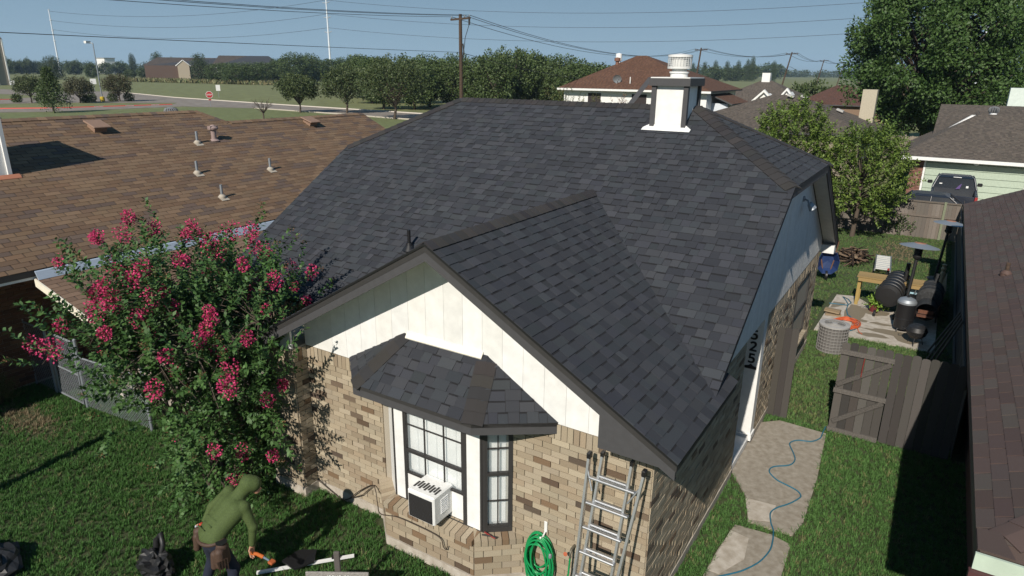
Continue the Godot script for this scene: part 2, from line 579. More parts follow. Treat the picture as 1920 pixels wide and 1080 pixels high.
	fl.hexa([P(-3.5, bt + 0.045, -0.015), P(-2.24, bt + 0.045, -0.015), P(-2.24, bt - 0.028, -0.068), P(-3.5, bt - 0.028, -0.068), P(-3.5, bt + 0.045, -0.004), P(-2.24, bt + 0.045, -0.004), P(-2.24, bt - 0.045, -0.06), P(-3.5, bt - 0.045, -0.06)])
	put("bay_flashing", fl, M.white_paint, H)
	# ---- caps
	var nf := Vector3(0, 1, MP).normalized()
	var nb := Vector3(0, 1, -MP).normalized()
	var nr := Vector3(1.044, 2.095, 0).normalized()
	var nl := Vector3(-1.044, 1.922, 0).normalized()
	cap_line(P(-1.62, HR, VR), P(-7.1, HR, VR), nf, nb, CAPS, pcs)
	cap_line(P(0.43, 5.03, 4.41), P(-1.669, HR + 0.01, VR), nf, nr, CAPS, pcs, 0.16)
	cap_line(P(0.43, 5.03, 7.83), P(-1.669, HR + 0.01, VR), nb, nr, CAPS, pcs, 0.16)
	cap_line(P(-9.0, 5.03, 4.41), P(-7.075, HR + 0.01, VR), nf, nl, CAPS, pcs, 0.16)
	cap_line(P(-2.70, 4.74, -0.56), P(-2.70, 4.74, 3.98), Vector3(WP, 1, 0).normalized(), Vector3(-WP, 1, 0).normalized(), CAPS, pcs)
	share_out(pcs, "shingle", "shingles", M.shingle, roof, 300)

	# ---- rake boards, fascias, soffits
	var rake := func(a: Vector3, b: Vector3, deep: float, thick: Vector3, m: Material, called := "rake_board") -> void:
		var mb := MB.new()
		var d := Vector3(0, -deep, 0)
		mb.hexa([a, b, b + d, a + d, a + thick, b + thick, b + d + thick, a + d + thick])
		put(called, mb, m, H)
	var zf := P(0, 0, 0.028)
	rake.call(P(-2.70, 4.70, -0.548), P(0.50, 2.882, -0.548), 0.185, zf, M.charcoal_paint)
	rake.call(P(-2.702, 4.70, -0.546), P(-5.90, 2.882, -0.546), 0.185, zf, M.charcoal_paint)
	rake.call(P(-2.70, 4.735, -0.562), P(0.515, 2.905, -0.562), 0.03, P(0, 0, 0.012), M.black_plastic, "drip_edge")
	rake.call(P(-2.70, 4.735, -0.562), P(-5.915, 2.905, -0.562), 0.03, P(0, 0, 0.012), M.black_plastic, "drip_edge")
	# sloping soffits behind the front rake
	var ws := MB.new()
	ws.slab([P(-2.70, 4.60, -0.52), P(-2.70, 4.60, 0.02), P(-0.38, 4.60 - WP * 2.32, 0.02), P(-0.38, 4.60 - WP * 2.32, -0.52)], Vector3(0, 0.015, 0))
	ws.slab([P(-2.70, 4.60, -0.52), P(-2.70, 4.60, 0.02), P(-5.9, 4.60 - WP * 3.2, 0.02), P(-5.9, 4.60 - WP * 3.2, -0.52)], Vector3(0, 0.015, 0))
	put("gable_soffit", ws, M.white_paint, H)
	# boxed cornice return at the front corner
	var rt := MB.new()
	rt.slab([P(-0.37, 2.79, -0.540), P(0.488, 2.79, -0.540), P(0.488, 2.86, -0.540), P(-0.37, 3.25, -0.540)], P(0, 0, 0.03))
	rt.box(P(0.059, 2.797, -0.255), Vector3(0.858, 0.014, 0.50))
	rt.slab([P(-0.368, 2.805, -0.505), P(-0.368, 2.805, -0.005), P(-0.368, 3.24, -0.005), P(-0.368, 3.24, -0.505)], Vector3(0.02, 0, 0))
	put("cornice_return", rt, M.charcoal_paint, H)
	rake.call(P(0.492, 2.885, -0.51), P(0.492, 2.885, 1.72), 0.11, Vector3(-0.025, 0, 0), M.charcoal_paint, "fascia")
	var es := MB.new()
	es.box(P(0.285, 2.79, 0.86), Vector3(0.36, 0.015, 1.70))
	put("eave_soffit", es, M.charcoal_paint, H)
	# end wall rakes and clipped gable
	var xi := Vector3(-0.028, 0, 0)
	rake.call(P(0.42, main_h(4.416) - 0.01, 4.416), P(0.42, main_h(1.05) - 0.01, 1.05), 0.17, xi, M.charcoal_paint)
	rake.call(P(0.42, main_h(7.822) - 0.01, 7.822), P(0.42, main_h(11.58) - 0.01, 11.58), 0.17, xi, M.charcoal_paint)
	rake.call(P(0.423, 5.012, 4.42), P(0.423, 5.012, 7.82), 0.16, xi, M.charcoal_paint, "fascia")
	rake.call(P(0.436, main_h(4.416), 4.416), P(0.436, main_h(1.03), 1.03), 0.03, Vector3(-0.01, 0, 0), M.black_plastic, "drip_edge")
	rake.call(P(-8.97, main_h(4.416) - 0.01, 4.416), P(-8.97, main_h(0.92) - 0.01, 0.92), 0.17, -xi, M.charcoal_paint)
	rake.call(P(-8.97, main_h(7.822) - 0.01, 7.822), P(-8.97, main_h(11.58) - 0.01, 11.58), 0.17, -xi, M.charcoal_paint)
	rake.call(P(-8.97, 5.012, 4.42), P(-8.97, 5.012, 7.82), 0.16, -xi, M.charcoal_paint, "fascia")
	rake.call(P(-8.99, main_h(0.9) - 0.01, 0.905), P(-5.95, main_h(0.9) - 0.01, 0.905), 0.13, P(0, 0, 0.025), M.charcoal_paint, "fascia")
	var ss := MB.new()
	ss.slab([P(0.12, main_h(7.82) - 0.125, 7.82), P(0.39, main_h(7.82) - 0.125, 7.82), P(0.39, main_h(11.5) - 0.125, 11.5), P(0.12, main_h(11.5) - 0.125, 11.5)], Vector3(0, -0.012, 0))
	ss.slab([P(0.12, main_h(4.42) - 0.125, 4.42), P(0.39, main_h(4.42) - 0.125, 4.42), P(0.39, main_h(1.3) - 0.125, 1.3), P(0.12, main_h(1.3) - 0.125, 1.3)], Vector3(0, -0.012, 0))
	ss.slab([P(0.12, 4.87, 4.42), P(0.39, 4.87, 4.42), P(0.39, 4.87, 7.82), P(0.12, 4.87, 7.82)], Vector3(0, -0.012, 0))
	put("rake_soffit", ss, M.white_paint, H)
	var bx := MB.new()
	bx.box(P(0.25, 2.56, 11.40), Vector3(0.30, 0.20, 0.34))
	put("cornice_return", bx, M.white_paint, H)

	# ---- walls
	var core := MB.new()
	core.slab([P(-5.6, 0, 0.012), P(UE - 0.012, 0, 0.012), P(UE - 0.012, 2.60, 0.012), P(-5.6, 2.60, 0.012)], P(0, 0, 0.15))
	core.slab([P(UE - 0.012, 0, 0.17), P(UE - 0.012, 0, 4.1), P(UE - 0.012, 2.55, 4.1), P(UE - 0.012, 2.55, 0.17)], Vector3(-0.15, 0, 0))
	core.slab([P(UE - 0.012, 0, 5.61), P(UE - 0.012, 0, 11.2), P(UE - 0.012, 2.55, 11.2), P(UE - 0.012, 2.55, 5.61)], Vector3(-0.15, 0, 0))
	core.slab([P(-8.6, 0, 11.2), P(UE - 0.17, 0, 11.2), P(UE - 0.17, 2.65, 11.2), P(-8.6, 2.65, 11.2)], P(0, 0, -0.15))
	core.slab([P(-8.6, 0, 1.41), P(-6.32, 0, 1.41), P(-6.32, 2.6, 1.41), P(-8.6, 2.6, 1.41)], P(0, 0, 0.15))
	core.slab([P(-8.6, 0, 1.57), P(-8.6, 0, 11.04), P(-8.6, 2.55, 11.04), P(-8.6, 2.55, 1.57)], Vector3(0.15, 0, 0))
	core.slab([P(-6.3, 0, -0.27), P(-5.612, 0, -0.27), P(-5.612, 2.60, -0.27), P(-6.3, 2.60, -0.27)], P(0, 0, 1.8))
	# porch recess behind the front corner
	core.slab([P(-1.3, 0, 4.0), P(-1.3, 0, 6.1), P(-1.3, 2.7, 6.1), P(-1.3, 2.7, 4.0)], Vector3(-0.12, 0, 0))
	core.slab([P(-1.3, 0, 3.98), P(-0.11, 0, 3.98), P(-0.11, 2.7, 3.98), P(-1.3, 2.7, 3.98)], P(0, 0, 0.1))
	core.slab([P(-1.3, 0, 5.61), P(-0.195, 0, 5.61), P(-0.195, 2.7, 5.61), P(-1.3, 2.7, 5.61)], P(0, 0, 0.1))
	core.slab([P(-1.4, 2.72, 3.9), P(-0.02, 2.72, 3.9), P(-0.02, 2.72, 6.1), P(-1.4, 2.72, 6.1)], Vector3(0, 0.05, 0))
	var wall := put("wall", core, M.mortar, H)
	var bricks := []
	lay_bricks(P(-5.6, 0.16, 0), Vector3(1, 0, 0), P(0, 0, -1), 5.69, 2.42, [Rect2(1.55, -1, 2.27, 5)], bricks, TAN, ODD, 0.21)
	lay_bricks(P(UE, 0.16, 0), P(0, 0, 1), Vector3(1, 0, 0), 4.1, 2.39, [], bricks, TAN, ODD)
	lay_bricks(P(UE, 0.16, 5.61), P(0, 0, 1), Vector3(1, 0, 0), 5.59, 2.39, [Rect2(2.86, 0.62, 1.65, 1.5)], bricks, TAN, ODD, 0.21)
	lay_bricks(P(-8.6, 0.16, 1.40), Vector3(1, 0, 0), P(0, 0, -1), 2.3, 2.42, [], bricks, TAN, ODD, 0.21)
	lay_bricks(P(-6.3, 0.16, -0.282), Vector3(1, 0, 0), P(0, 0, -1), 0.70, 2.42, [], bricks, TAN, ODD, 0.21)
	lay_bricks(P(-5.60, 0.16, -0.27), P(0, 0, 1), Vector3(1, 0, 0), 0.27, 2.42, [], bricks, TAN, ODD, 0.21)
	# bay base
	var bp := [P(-4.15, 0, 0), P(-3.69, 0, -0.42), P(-2.12, 0, -0.42), P(-1.62, 0, 0)]
	var bay_mid := P(-2.9, 0.4, 0.3)
	var bcore := MB.new()
	bcore.slab([P(-4.13, 0, 0), P(-3.68, 0, -0.408), P(-2.125, 0, -0.408), P(-1.635, 0, 0)], Vector3(0, 0.66, 0))
	put("bay_base", bcore, M.mortar, H)
	var fnd := MB.new()
	fnd.col = Color(1.25, 1.22, 1.18)
	for i in 3:
		var a: Vector3 = bp[i]
		var b: Vector3 = bp[i + 1]
		var al := (b - a).normalized()
		var out := al.cross(Vector3.UP).normalized()
		if out.dot((a + b) * 0.5 - bay_mid) < 0: out = -out
		lay_bricks(a + Vector3(0, 0.16, 0), al, out, (b - a).length(), 0.50, [], bricks, TAN, ODD)
		fnd.hexa([a + out * 0.02, b + out * 0.02, b + out * 0.02 + Vector3(0, 0.15, 0), a + out * 0.02 + Vector3(0, 0.15, 0), a - out * 0.05, b - out * 0.05, b - out * 0.05 + Vector3(0, 0.15, 0), a - out * 0.05 + Vector3(0, 0.15, 0)])
		# rowlock sill
		var L := (b - a).length()
		var nk := int(L / 0.088)
		for j in nk:
			var mb := MB.new()
			var tone: Color = TAN[rng.randi() % 5] * rng.randf_range(0.8, 1.08)
			if rng.randf() < 0.12: tone = ODD[2]
			tone.a = 1
			mb.col = tone
			var c0 := a + al * (L * j / nk + 0.005)
			var c1 := a + al * (L * (j + 1) / nk - 0.005)
			var o0 := out * (0.045 + rng.randf() * 0.004)
			var i0 := -out * 0.20
			mb.hexa([c0 + o0 + Vector3(0, 0.665, 0), c1 + o0 + Vector3(0, 0.665, 0), c1 + o0 + Vector3(0, 0.745, 0), c0 + o0 + Vector3(0, 0.745, 0), c0 + i0 + Vector3(0, 0.68, 0), c1 + i0 + Vector3(0, 0.68, 0), c1 + i0 + Vector3(0, 0.785, 0), c0 + i0 + Vector3(0, 0.785, 0)])
			bricks.append([mb, (c0 + c1) * 0.5 + Vector3(0, 0.7, 0)])
	# brick sill of the end wall window
	for j in 19:
		var mb := MB.new()
		var tone: Color = TAN[rng.randi() % 5] * rng.randf_range(0.85, 1.08)
		tone.a = 1
		mb.col = tone
		mb.box(P(UE + 0.03, 0.745, 8.47 + j * 0.0875 + 0.04), Vector3(0.16, 0.07, 0.078))
		bricks.append([mb, P(UE, 0.74, 8.5 + j * 0.0875)])
	share_out(bricks, "brick", "bricks", M.brick, wall, 300)
	for a in [[-5.6, -0.02, UE + 0.02, 0.05], [UE - 0.1, 0.05, UE + 0.02, 4.1], [UE - 0.1, 5.61, UE + 0.02, 11.2], [-6.32, -0.30, -5.58, 0.0], [-8.62, 1.38, -6.32, 1.5]]:
		fnd.box(P((a[0] + a[2]) * 0.5, 0.06, (a[1] + a[3]) * 0.5), Vector3(a[2] - a[0], 0.196, a[3] - a[1]))
	put("foundation", fnd, M.concrete, H)

	# ---- white vertical siding, board by board
	var W1 := [Color(1, 1, 1), Color(0.98, 0.98, 0.97), Color(1.0, 0.99, 0.97)]
	lay_boards("siding_board", P(0, 0, 0.03), Vector3(1, 0, 0), Vector3.UP, PackedVector2Array([Vector2(-5.62, 2.585), Vector2(0.08, 2.585), Vector2(0.08, 3.03), Vector2(-2.70, 4.60), Vector2(-5.62, 2.95)]), 0.305, 0.003, 0.035, M.white_paint, H, W1)
	lay_boards("siding_board", P(UE - 0.02, 0, 0), P(0, 0, 1), Vector3.UP, PackedVector2Array([Vector2(1.0, 2.555), Vector2(11.2, 2.555), Vector2(11.2, 2.80), Vector2(7.84, 4.86), Vector2(4.40, 4.86), Vector2(1.0, 2.78)]), 0.203, 0.006, 0.035, M.white_paint, H, W1)
	lay_boards("siding_board", P(-8.58, 0, 0), P(0, 0, -1), Vector3.UP, PackedVector2Array([Vector2(-1.0, 2.555), Vector2(-11.2, 2.555), Vector2(-11.2, 2.80), Vector2(-7.84, 4.86), Vector2(-4.40, 4.86), Vector2(-1.0, 2.78)]), 0.305, 0.003, 0.035, M.white_paint, H, W1)
	lay_boards("siding_board", P(0, 0, -0.26), Vector3(1, 0, 0), Vector3.UP, PackedVector2Array([Vector2(-6.3, 2.61), Vector2(-5.6, 2.61), Vector2(-5.6, 2.94), Vector2(-5.9, 2.78), Vector2(-6.3, 2.70)]), 0.305, 0.003, 0.035, M.white_paint, H, W1)
	# ---- bay window
	bay_window(H)
	# ---- end wall: door post with the house number, window, flood light
	var post := MB.new()
	post.box(P(-0.045, 1.32, 5.475), Vector3(0.29, 2.46, 0.25))
	post.box(P(-0.04, 0.16, 5.465), Vector3(0.33, 0.12, 0.29))
	var pt := put("door_post", post, M.white_paint, H)
	var dg := "1525"
	for i in 4:
		var tm := TextMesh.new()
		tm.text = dg[i]
		tm.font_size = 64
		tm.pixel_size = 0.0040
		tm.depth = 0.012
		var fo := SystemFont.new()
		fo.font_names = PackedStringArray(["Droid Sans"])
		fo.font_weight = 700
		tm.font = fo
		var t := put_mesh("house_number", tm, M.black_plastic, pt)
		t.position = P(-0.045, 2.43 - i * 0.228, 5.342)
	var em := MB.new()
	em.slab([P(-0.15, 1.54, 5.338), P(0.06, 1.54, 5.338), P(0.06, 1.59, 5.338), P(0.0, 1.60, 5.338), P(-0.045, 1.64, 5.338), P(-0.09, 1.60, 5.338), P(-0.15, 1.59, 5.338)], P(0, 0, 0.01))
	put("number_plaque", em, M.black_plastic, pt)
	var door := MB.new()
	door.box(P(-1.26, 1.08, 4.95), Vector3(0.05, 2.05, 0.92))
	put("front_door", door, M.trim_dark, H)
	var stp := MB.new()
	stp.box(P(-0.04, 0.10, 4.70), Vector3(0.24, 0.12, 1.20))
	put("door_sill", stp, M.white_paint, H)
	var pf := MB.new()
	pf.box(P(-0.74, 0.04, 5.0), Vector3(1.1, 0.12, 1.9))
	put("porch_floor", pf, M.concrete, H)
	var wn2 := MB.new()
	for s in [-0.80, 0.80]: wn2.box(P(UE - 0.02, 1.53, 9.29 + s), Vector3(0.08, 1.46, 0.05))
	for y in [0.81, 1.53, 2.25]: wn2.box(P(UE - 0.021, y, 9.29), Vector3(0.07, 0.045, 1.55))
	var wf := put("window", wn2, M.trim_dark, H)
	for y in [1.17, 1.89]:
		var pn := MB.new()
		pn.box(P(UE - 0.03, y, 9.29), Vector3(0.008, 0.67, 1.55))
		put("pane", pn, M.dark_glass, wf)
	var lt := MB.new()
	lt.lathe(P(0.115, 4.36, 7.48), [[0, -0.01], [0.055, -0.01], [0.055, 0.02], [0, 0.02]], 12, Basis(Vector3(0, 0, 1), -PI / 2))
	lt.tube([P(0.12, 4.36, 7.48), P(0.20, 4.34, 7.44), P(0.23, 4.29, 7.40)], 0.018, 0.018, 8)
	var lfx := put("flood_light", lt, M.galvanised, H)
	for dv in [-0.06, 0.08]:
		var lb := MB.new()
		lb.lathe(P(0.23, 4.30, 7.44 + dv), [[0.02, 0.0], [0.04, -0.03], [0.065, -0.15], [0.0, -0.14]], 12, Basis(Vector3(0, 0, 1), 0.6))
		put("lamp_head", lb, M.galvanised, lfx)
	# ---- chimney
	var ch := MB.new()
	ch.box(P(-2.05, 5.95, 5.90), Vector3(0.58, 1.02, 0.66))
	var chn := put("chimney", ch, M.white_paint, H)
	for c in [[-2.345, 5.565], [-1.755, 5.565], [-2.345, 6.235], [-1.755, 6.235]]:
		var cb := MB.new()
		cb.box(P(c[0], 5.96, c[1]), Vector3(0.085, 1.04, 0.085))
		put("corner_board", cb, M.charcoal_paint, chn)
	var cc := MB.new()
	cc.box(P(-2.05, 6.50, 5.90), Vector3(0.75, 0.13, 0.83))
	put("chimney_band", cc, M.charcoal_paint, chn)
	var ct := MB.new()
	ct.box(P(-2.05, 6.575, 5.90), Vector3(0.72, 0.018, 0.80))
	put("chimney_top", ct, M.metal_paint, chn)
	var cp := MB.new()
	cp.lathe(P(-2.05, 6.58, 5.95), [[0.155, 0], [0.155, 0.07], [0.175, 0.075], [0.175, 0.10], [0.13, 0.10], [0.13, 0.14]], 24)
	cp.lathe(P(-2.05, 6.58, 5.95), [[0.10, 0.14], [0.215, 0.15], [0.22, 0.18], [0.205, 0.18]], 24)
	cp.lathe(P(-2.05, 6.58, 5.95), [[0.205, 0.345], [0.22, 0.345], [0.22, 0.385], [0.0, 0.41]], 24)
	cp.lathe(P(-2.05, 6.58, 5.95), [[0.17, 0.16], [0.17, 0.36]], 20)
	for i in 26:
		var a := TAU * i / 26
		cp.tube([P(-2.05 + 0.21 * cos(a), 6.75, 5.95 + 0.21 * sin(a)), P(-2.05 + 0.21 * cos(a), 6.94, 5.95 + 0.21 * sin(a))], 0.004, 0.004, 4)
	for i in 5:
		cp.lathe(P(-2.05, 6.765 + i * 0.033, 5.95), [[0.208, 0], [0.214, 0], [0.214, 0.006], [0.208, 0.006]], 24)
	put("chimney_cap", cp, M.metal_paint, chn)
	var cf := MB.new()
	cf.hexa([P(-2.50, 5.665, 5.42), P(-1.60, 5.665, 5.42), P(-1.60, 5.705, 5.50), P(-2.50, 5.705, 5.50), P(-2.40, 5.74, 5.545), P(-1.70, 5.74, 5.545), P(-1.70, 5.76, 5.555), P(-2.40, 5.76, 5.555)])
	put("chimney_flashing", cf, M.white_paint, chn)
	# leaning brace board at the ridge
	var br := MB.new()
	br.hexa([P(-3.12, 6.08, 6.2), P(-3.00, 6.08, 6.2), P(-3.00, 6.10, 6.25), P(-3.12, 6.10, 6.25), P(-3.00, 6.55, 6.85), P(-2.88, 6.55, 6.85), P(-2.88, 6.57, 6.9), P(-3.00, 6.57, 6.9)])
	put("brace_board", br, M.charcoal_paint, H)
	# plumbing vent
	var vp := MB.new()
	vp.lathe(P(-5.36, 3.66, 2.21), [[0.13, 0.0], [0.06, 0.09], [0.05, 0.13], [0.03, 0.13], [0.03, 0.36], [0.0, 0.36]], 14)
	put("vent_pipe", vp, M.black_plastic, H)

func bay_window(H: Node3D) -> void:
	var F := [P(-3.93, 0, -0.0), P(-3.63, 0, -0.25), P(-2.10, 0, -0.25), P(-1.79, 0, 0.0)]
	var mid := P(-2.9, 0, 0.5)
	var top := 2.47
	for i in 3:
		var a: Vector3 = F[i]
		var b: Vector3 = F[i + 1]
		var L := (b - a).length()
		var al := (b - a) / L
		var out := al.cross(Vector3.UP)
		if out.dot((a + b) * 0.5 - mid) < 0: out = -out
		var bs := Basis(al, Vector3.UP, out)
		var bar := func(s0: float, s1: float, y0: float, y1: float, d0: float, d1: float) -> MB:
			var mb := MB.new()
			mb.box(a + al * (s0 + s1) * 0.5 + Vector3.UP * (y0 + y1) * 0.5 + out * (d0 + d1) * 0.5, Vector3(s1 - s0, y1 - y0, absf(d1 - d0)), bs)
			return mb
		if i == 1:
			put("bay_panel", bar.call(0.03, 0.20, 0.78, top, -0.04, 0.006), M.white_paint, H)
			put("bay_panel", bar.call(1.285, 1.50, 0.78, top, -0.04, 0.006), M.white_paint, H)
			put("bay_trim", bar.call(0.0, 0.03, 0.76, top, -0.04, 0.012), M.trim_dark, H)
			put("bay_trim", bar.call(1.50, 1.53, 0.76, top, -0.04, 0.012), M.trim_dark, H)
			put("filler_panel", bar.call(0.225, 1.225, 0.80, 1.225, -0.05, -0.02), M.white_paint, H)
			put("bay_trim", bar.call(0.20, 0.225, 0.76, top, -0.05, 0.018), M.trim_dark, H)
			put("bay_trim", bar.call(1.225, 1.285, 0.76, top, -0.05, 0.018), M.trim_dark, H)
			put("bay_trim", bar.call(0.03, 1.50, 0.745, 0.78, -0.05, 0.020), M.trim_dark, H)
			window(H, a, al, out, 0.225, 1.225, 1.225, 2.40, 1.60, 3, [2.0], [])
		elif i == 2:
			put("bay_trim", bar.call(0.0, 0.045, 0.76, top, -0.04, 0.018), M.trim_dark, H)
			put("bay_trim", bar.call(L - 0.03, L, 0.76, top, -0.04, 0.018), M.trim_dark, H)
			put("bay_trim", bar.call(0.045, L - 0.03, 0.76, 0.84, -0.04, 0.018), M.trim_dark, H)
			window(H, a, al, out, 0.045, L - 0.03, 0.84, 2.40, 1.66, 2, [2.03], [1.24])
		else:
			put("bay_panel", bar.call(0.0, L, 0.76, top, -0.04, 0.006), M.white_paint, H)

func window(H: Node3D, a: Vector3, al: Vector3, out: Vector3, s0: float, s1: float, y0: float, y1: float, meet: float, cols: int, up_bars: Array, low_bars: Array) -> void:
	var bs := Basis(al, Vector3.UP, out)
	var at := func(s: float, y: float, d: float) -> Vector3: return a + al * s + Vector3.UP * y + out * d
	var fr := MB.new()
	fr.col = Color(2.2, 2.1, 1.9)
	var ms := (s0 + s1) * 0.5
	var my := (y0 + y1) * 0.5
	fr.box(at.call(s0 + 0.012, my, -0.01), Vector3(0.024, y1 - y0, 0.05), bs)
	fr.box(at.call(s1 - 0.012, my, -0.01), Vector3(0.024, y1 - y0, 0.05), bs)
	fr.box(at.call(ms, y0 + 0.015, -0.011), Vector3(s1 - s0 - 0.048, 0.03, 0.045), bs)
	fr.box(at.call(ms, y1 - 0.015, -0.011), Vector3(s1 - s0 - 0.048, 0.03, 0.045), bs)
	fr.box(at.call(ms, meet, -0.005), Vector3(s1 - s0 - 0.048, 0.04, 0.052), bs)
	var w := put("window", fr, M.trim_dark, H)
	var mu := MB.new()
	mu.col = Color(1.8, 1.7, 1.6)
	for c in range(1, cols):
		mu.box(at.call(lerpf(s0, s1, float(c) / cols), my, -0.015), Vector3(0.016, y1 - y0 - 0.06, 0.02), bs)
	for y in up_bars + low_bars:
		mu.box(at.call(ms, y, -0.0155), Vector3(s1 - s0 - 0.05, 0.016, 0.019), bs)
	put("muntins", mu, M.trim_dark, w)
	for e in [[y0 + 0.03, meet - 0.02, -0.028], [meet + 0.02, y1 - 0.03, -0.028]]:
		var g := MB.new()
		g.box(at.call(ms, (e[0] + e[1]) * 0.5, e[2]), Vector3(s1 - s0 - 0.05, e[1] - e[0], 0.004), bs)
		put("pane", g, M.glass, w)
	var bl := MB.new()
	var y := y0 + 0.03
	while y < y1 - 0.02:
		bl.box(at.call(ms, y, -0.085), Vector3(s1 - s0 - 0.02, 0.024, 0.003), bs * Basis(Vector3.RIGHT, -0.2))
		y += 0.0235
	for c in 3:
		bl.box(at.call(lerpf(s0, s1, (c + 0.5) / 3.0), my, -0.066), Vector3(0.004, y1 - y0, 0.003), bs)
	put("blind", bl, M.white_paint, w)
	var bk := MB.new()
	bk.box(at.call(ms, my, -0.13), Vector3(s1 - s0 + 0.1, y1 - y0 + 0.1, 0.01), bs)
	put("reveal", bk, M.white_paint, w)

# ================================================================= ground, roads, lawns
func sheet(called: String, pts: Array, y: float, m: Material, thick := 0.0) -> MeshInstance3D:
	var mb := MB.new()
	var q := []
	for p in pts: q.append(P(p[0], y - thick, p[1]))
	if thick > 0.0:
		mb.slab(q, Vector3(0, thick, 0))
	else:
		var fl := PackedVector2Array()
		for p in pts: fl.append(Vector2(p[0], p[1]))
		var ix := Geometry2D.triangulate_polygon(fl)
		for i in range(0, ix.size(), 3): mb.tn(q[ix[i]], q[ix[i + 1]], q[ix[i + 2]], Vector3.UP, Vector3.UP, Vector3.UP)
	var o := put(called, mb, m)
	ground_kind(o)
	return o

func build_setting() -> void:
	sheet("ground", [[-2600, -400], [1500, -400], [1500, 3200], [-2600, 3200]], -0.03, M.field)
	sheet("yard_ground", [[-15, -6], [3.6, -6], [3.6, 27], [-15, 27]], -0.012, M.soil)
	sheet("verge", [[-160, -30], [-15, -30], [-15, 30], [-40, 66], [-64, 66.8], [-77, 68.6], [-99, 70.2], [-108, 66], [-112, 45], [-118, 30], [-125, 0]], -0.022, M.verge)
	# street and the drives beyond the brown roof
	sheet("street", [[-40, 66.3], [-64.7, 67.6], [-77, 69.4], [-99.7, 71.1], [-113.7, 66.5], [-113.9, 45.3], [-117, 39], [-130, 18], [-144, 20], [-127, 43.3], [-123, 49.3], [-121.9, 57.3], [-120.5, 68.5], [-126, 73], [-140, 60.5], [-144, 50], [-161, 55], [-161, 60], [-168, 62], [-168, 72], [-195, 70], [-240, 75], [-245, 86], [-215, 86.5], [-196, 98], [-149, 86.5], [-105, 81.3], [-88, 79.8], [-69.6, 78.1], [-40, 76.5]], -0.008, M.asphalt)
	kerb([[-196, 98], [-149, 86.7], [-105, 81.5], [-88, 80.0], [-69.6, 78.3], [-40, 76.7]], Color(0.40, 0.36, 0.31), "kerb")
	kerb([[-40, 66.2], [-64.7, 67.4], [-77, 69.2], [-99.7, 70.9]], Color(0.34, 0.31, 0.26), "kerb")
	kerb([[-144, 20], [-127, 43.3], [-123, 49.3], [-121.9, 57.3], [-120.5, 68.5]], Color(0.48, 0.07, 0.05), "red_kerb")
	kerb([[-161, 54], [-161, 60.2]], Color(0.48, 0.07, 0.05), "red_kerb")
	var lt := MB.new()
	for q in [[-123.1, 48.2], [-122.1, 55.2], [-121.55, 60.2], [-121.0, 64.6]]:
		for j in 7:
			lt.box(P(q[0] + 0.62, 0.10, q[1] + j * 0.22), Vector3(0.02, 0.10, 0.12 + 0.04 * (j % 3)))
	ground_kind(put("kerb_lettering", lt, M.white_paint))
	# concrete walk in the side yard, in two slabs with a worn patch of grass between
	sheet("walkway", [[0.07, 4.25], [0.07, 6.30], [0.4, 6.62], [1.27, 6.58], [1.38, 4.85], [1.40, 3.45], [1.32, 3.05], [0.95, 3.02], [0.66, 3.02], [0.50, 3.62], [0.26, 4.0]], 0.022, M.path_concrete, 0.06)
	sheet("walkway", [[0.52, 2.82], [1.04, 2.88], [1.34, 2.80], [1.36, 2.0], [1.2, 0.6], [0.42, 0.6], [0.46, 2.1]], 0.02, M.path_concrete, 0.06)
	var wp := sheet("walkway_patch", [[0.48, 3.60], [0.95, 3.66], [0.96, 3.18], [0.66, 3.06]], 0.026, M.concrete, 0.03)
	wp.name = "walkway_patch"
	sheet("walkway_patch", [[0.50, 2.64], [0.78, 2.60], [0.84, 2.1], [0.62, 1.6], [0.46, 1.6]], 0.0245, M.concrete, 0.03)
	sheet("patio", [[0.10, 12.45], [0.18, 16.1], [0.7, 16.25], [1.4, 15.3], [2.93, 15.4], [2.93, 12.35], [0.9, 12.40]], 0.02, M.concrete, 0.08)
	var damp := mat("damp", Color(0.20, 0.165, 0.115), 0.6)
	for a in [[0.9, 14.6, 0.30, 0.5], [1.35, 14.9, 0.4, 0.25], [1.9, 13.3, 0.7, 0.14], [0.95, 13.9, 0.35, 0.08], [1.5, 12.85, 0.35, 0.1], [0.35, 15.4, 0.2, 0.5], [1.6, 13.9, 0.3, 0.06], [2.3, 13.0, 0.4, 0.2]]:
		var st := []
		for i in 14:
			var t := TAU * i / 14
			var r := rng.randf_range(0.7, 1.25)
			st.append([clampf(a[0] + cos(t) * a[2] * r, 0.2, 2.9), clampf(a[1] + sin(t) * a[3] * r * 1.6, 12.5, 15.3)])
		sheet("damp_stain", st, 0.0235 + rng.randf() * 0.002, damp)
	sheet("porch_slab", [[-13.6, 0.3], [-9.2, 0.3], [-9.2, 5.5], [-13.6, 5.5]], 0.05, M.concrete, 0.1)
	grow_grass()

func kerb(pts: Array, c: Color, called: String) -> void:
	var mb := MB.new()
	mb.col = c / 0.7
	mb.col.a = 1
	for i in pts.size() - 1:
		var a := P(pts[i][0], 0, pts[i][1])
		var b := P(pts[i + 1][0], 0, pts[i + 1][1])
		var sd := (b - a).cross(Vector3.UP).normalized() * 0.16
		var dn := Vector3(0, -0.05, 0)
		var up := Vector3(0, 0.13, 0)
		mb.hexa([a - sd + dn, a + sd + dn, a + sd * 0.7 + up, a - sd + up, b - sd + dn, b + sd + dn, b + sd * 0.7 + up, b - sd + up])
	ground_kind(put(called, mb, M.plain))

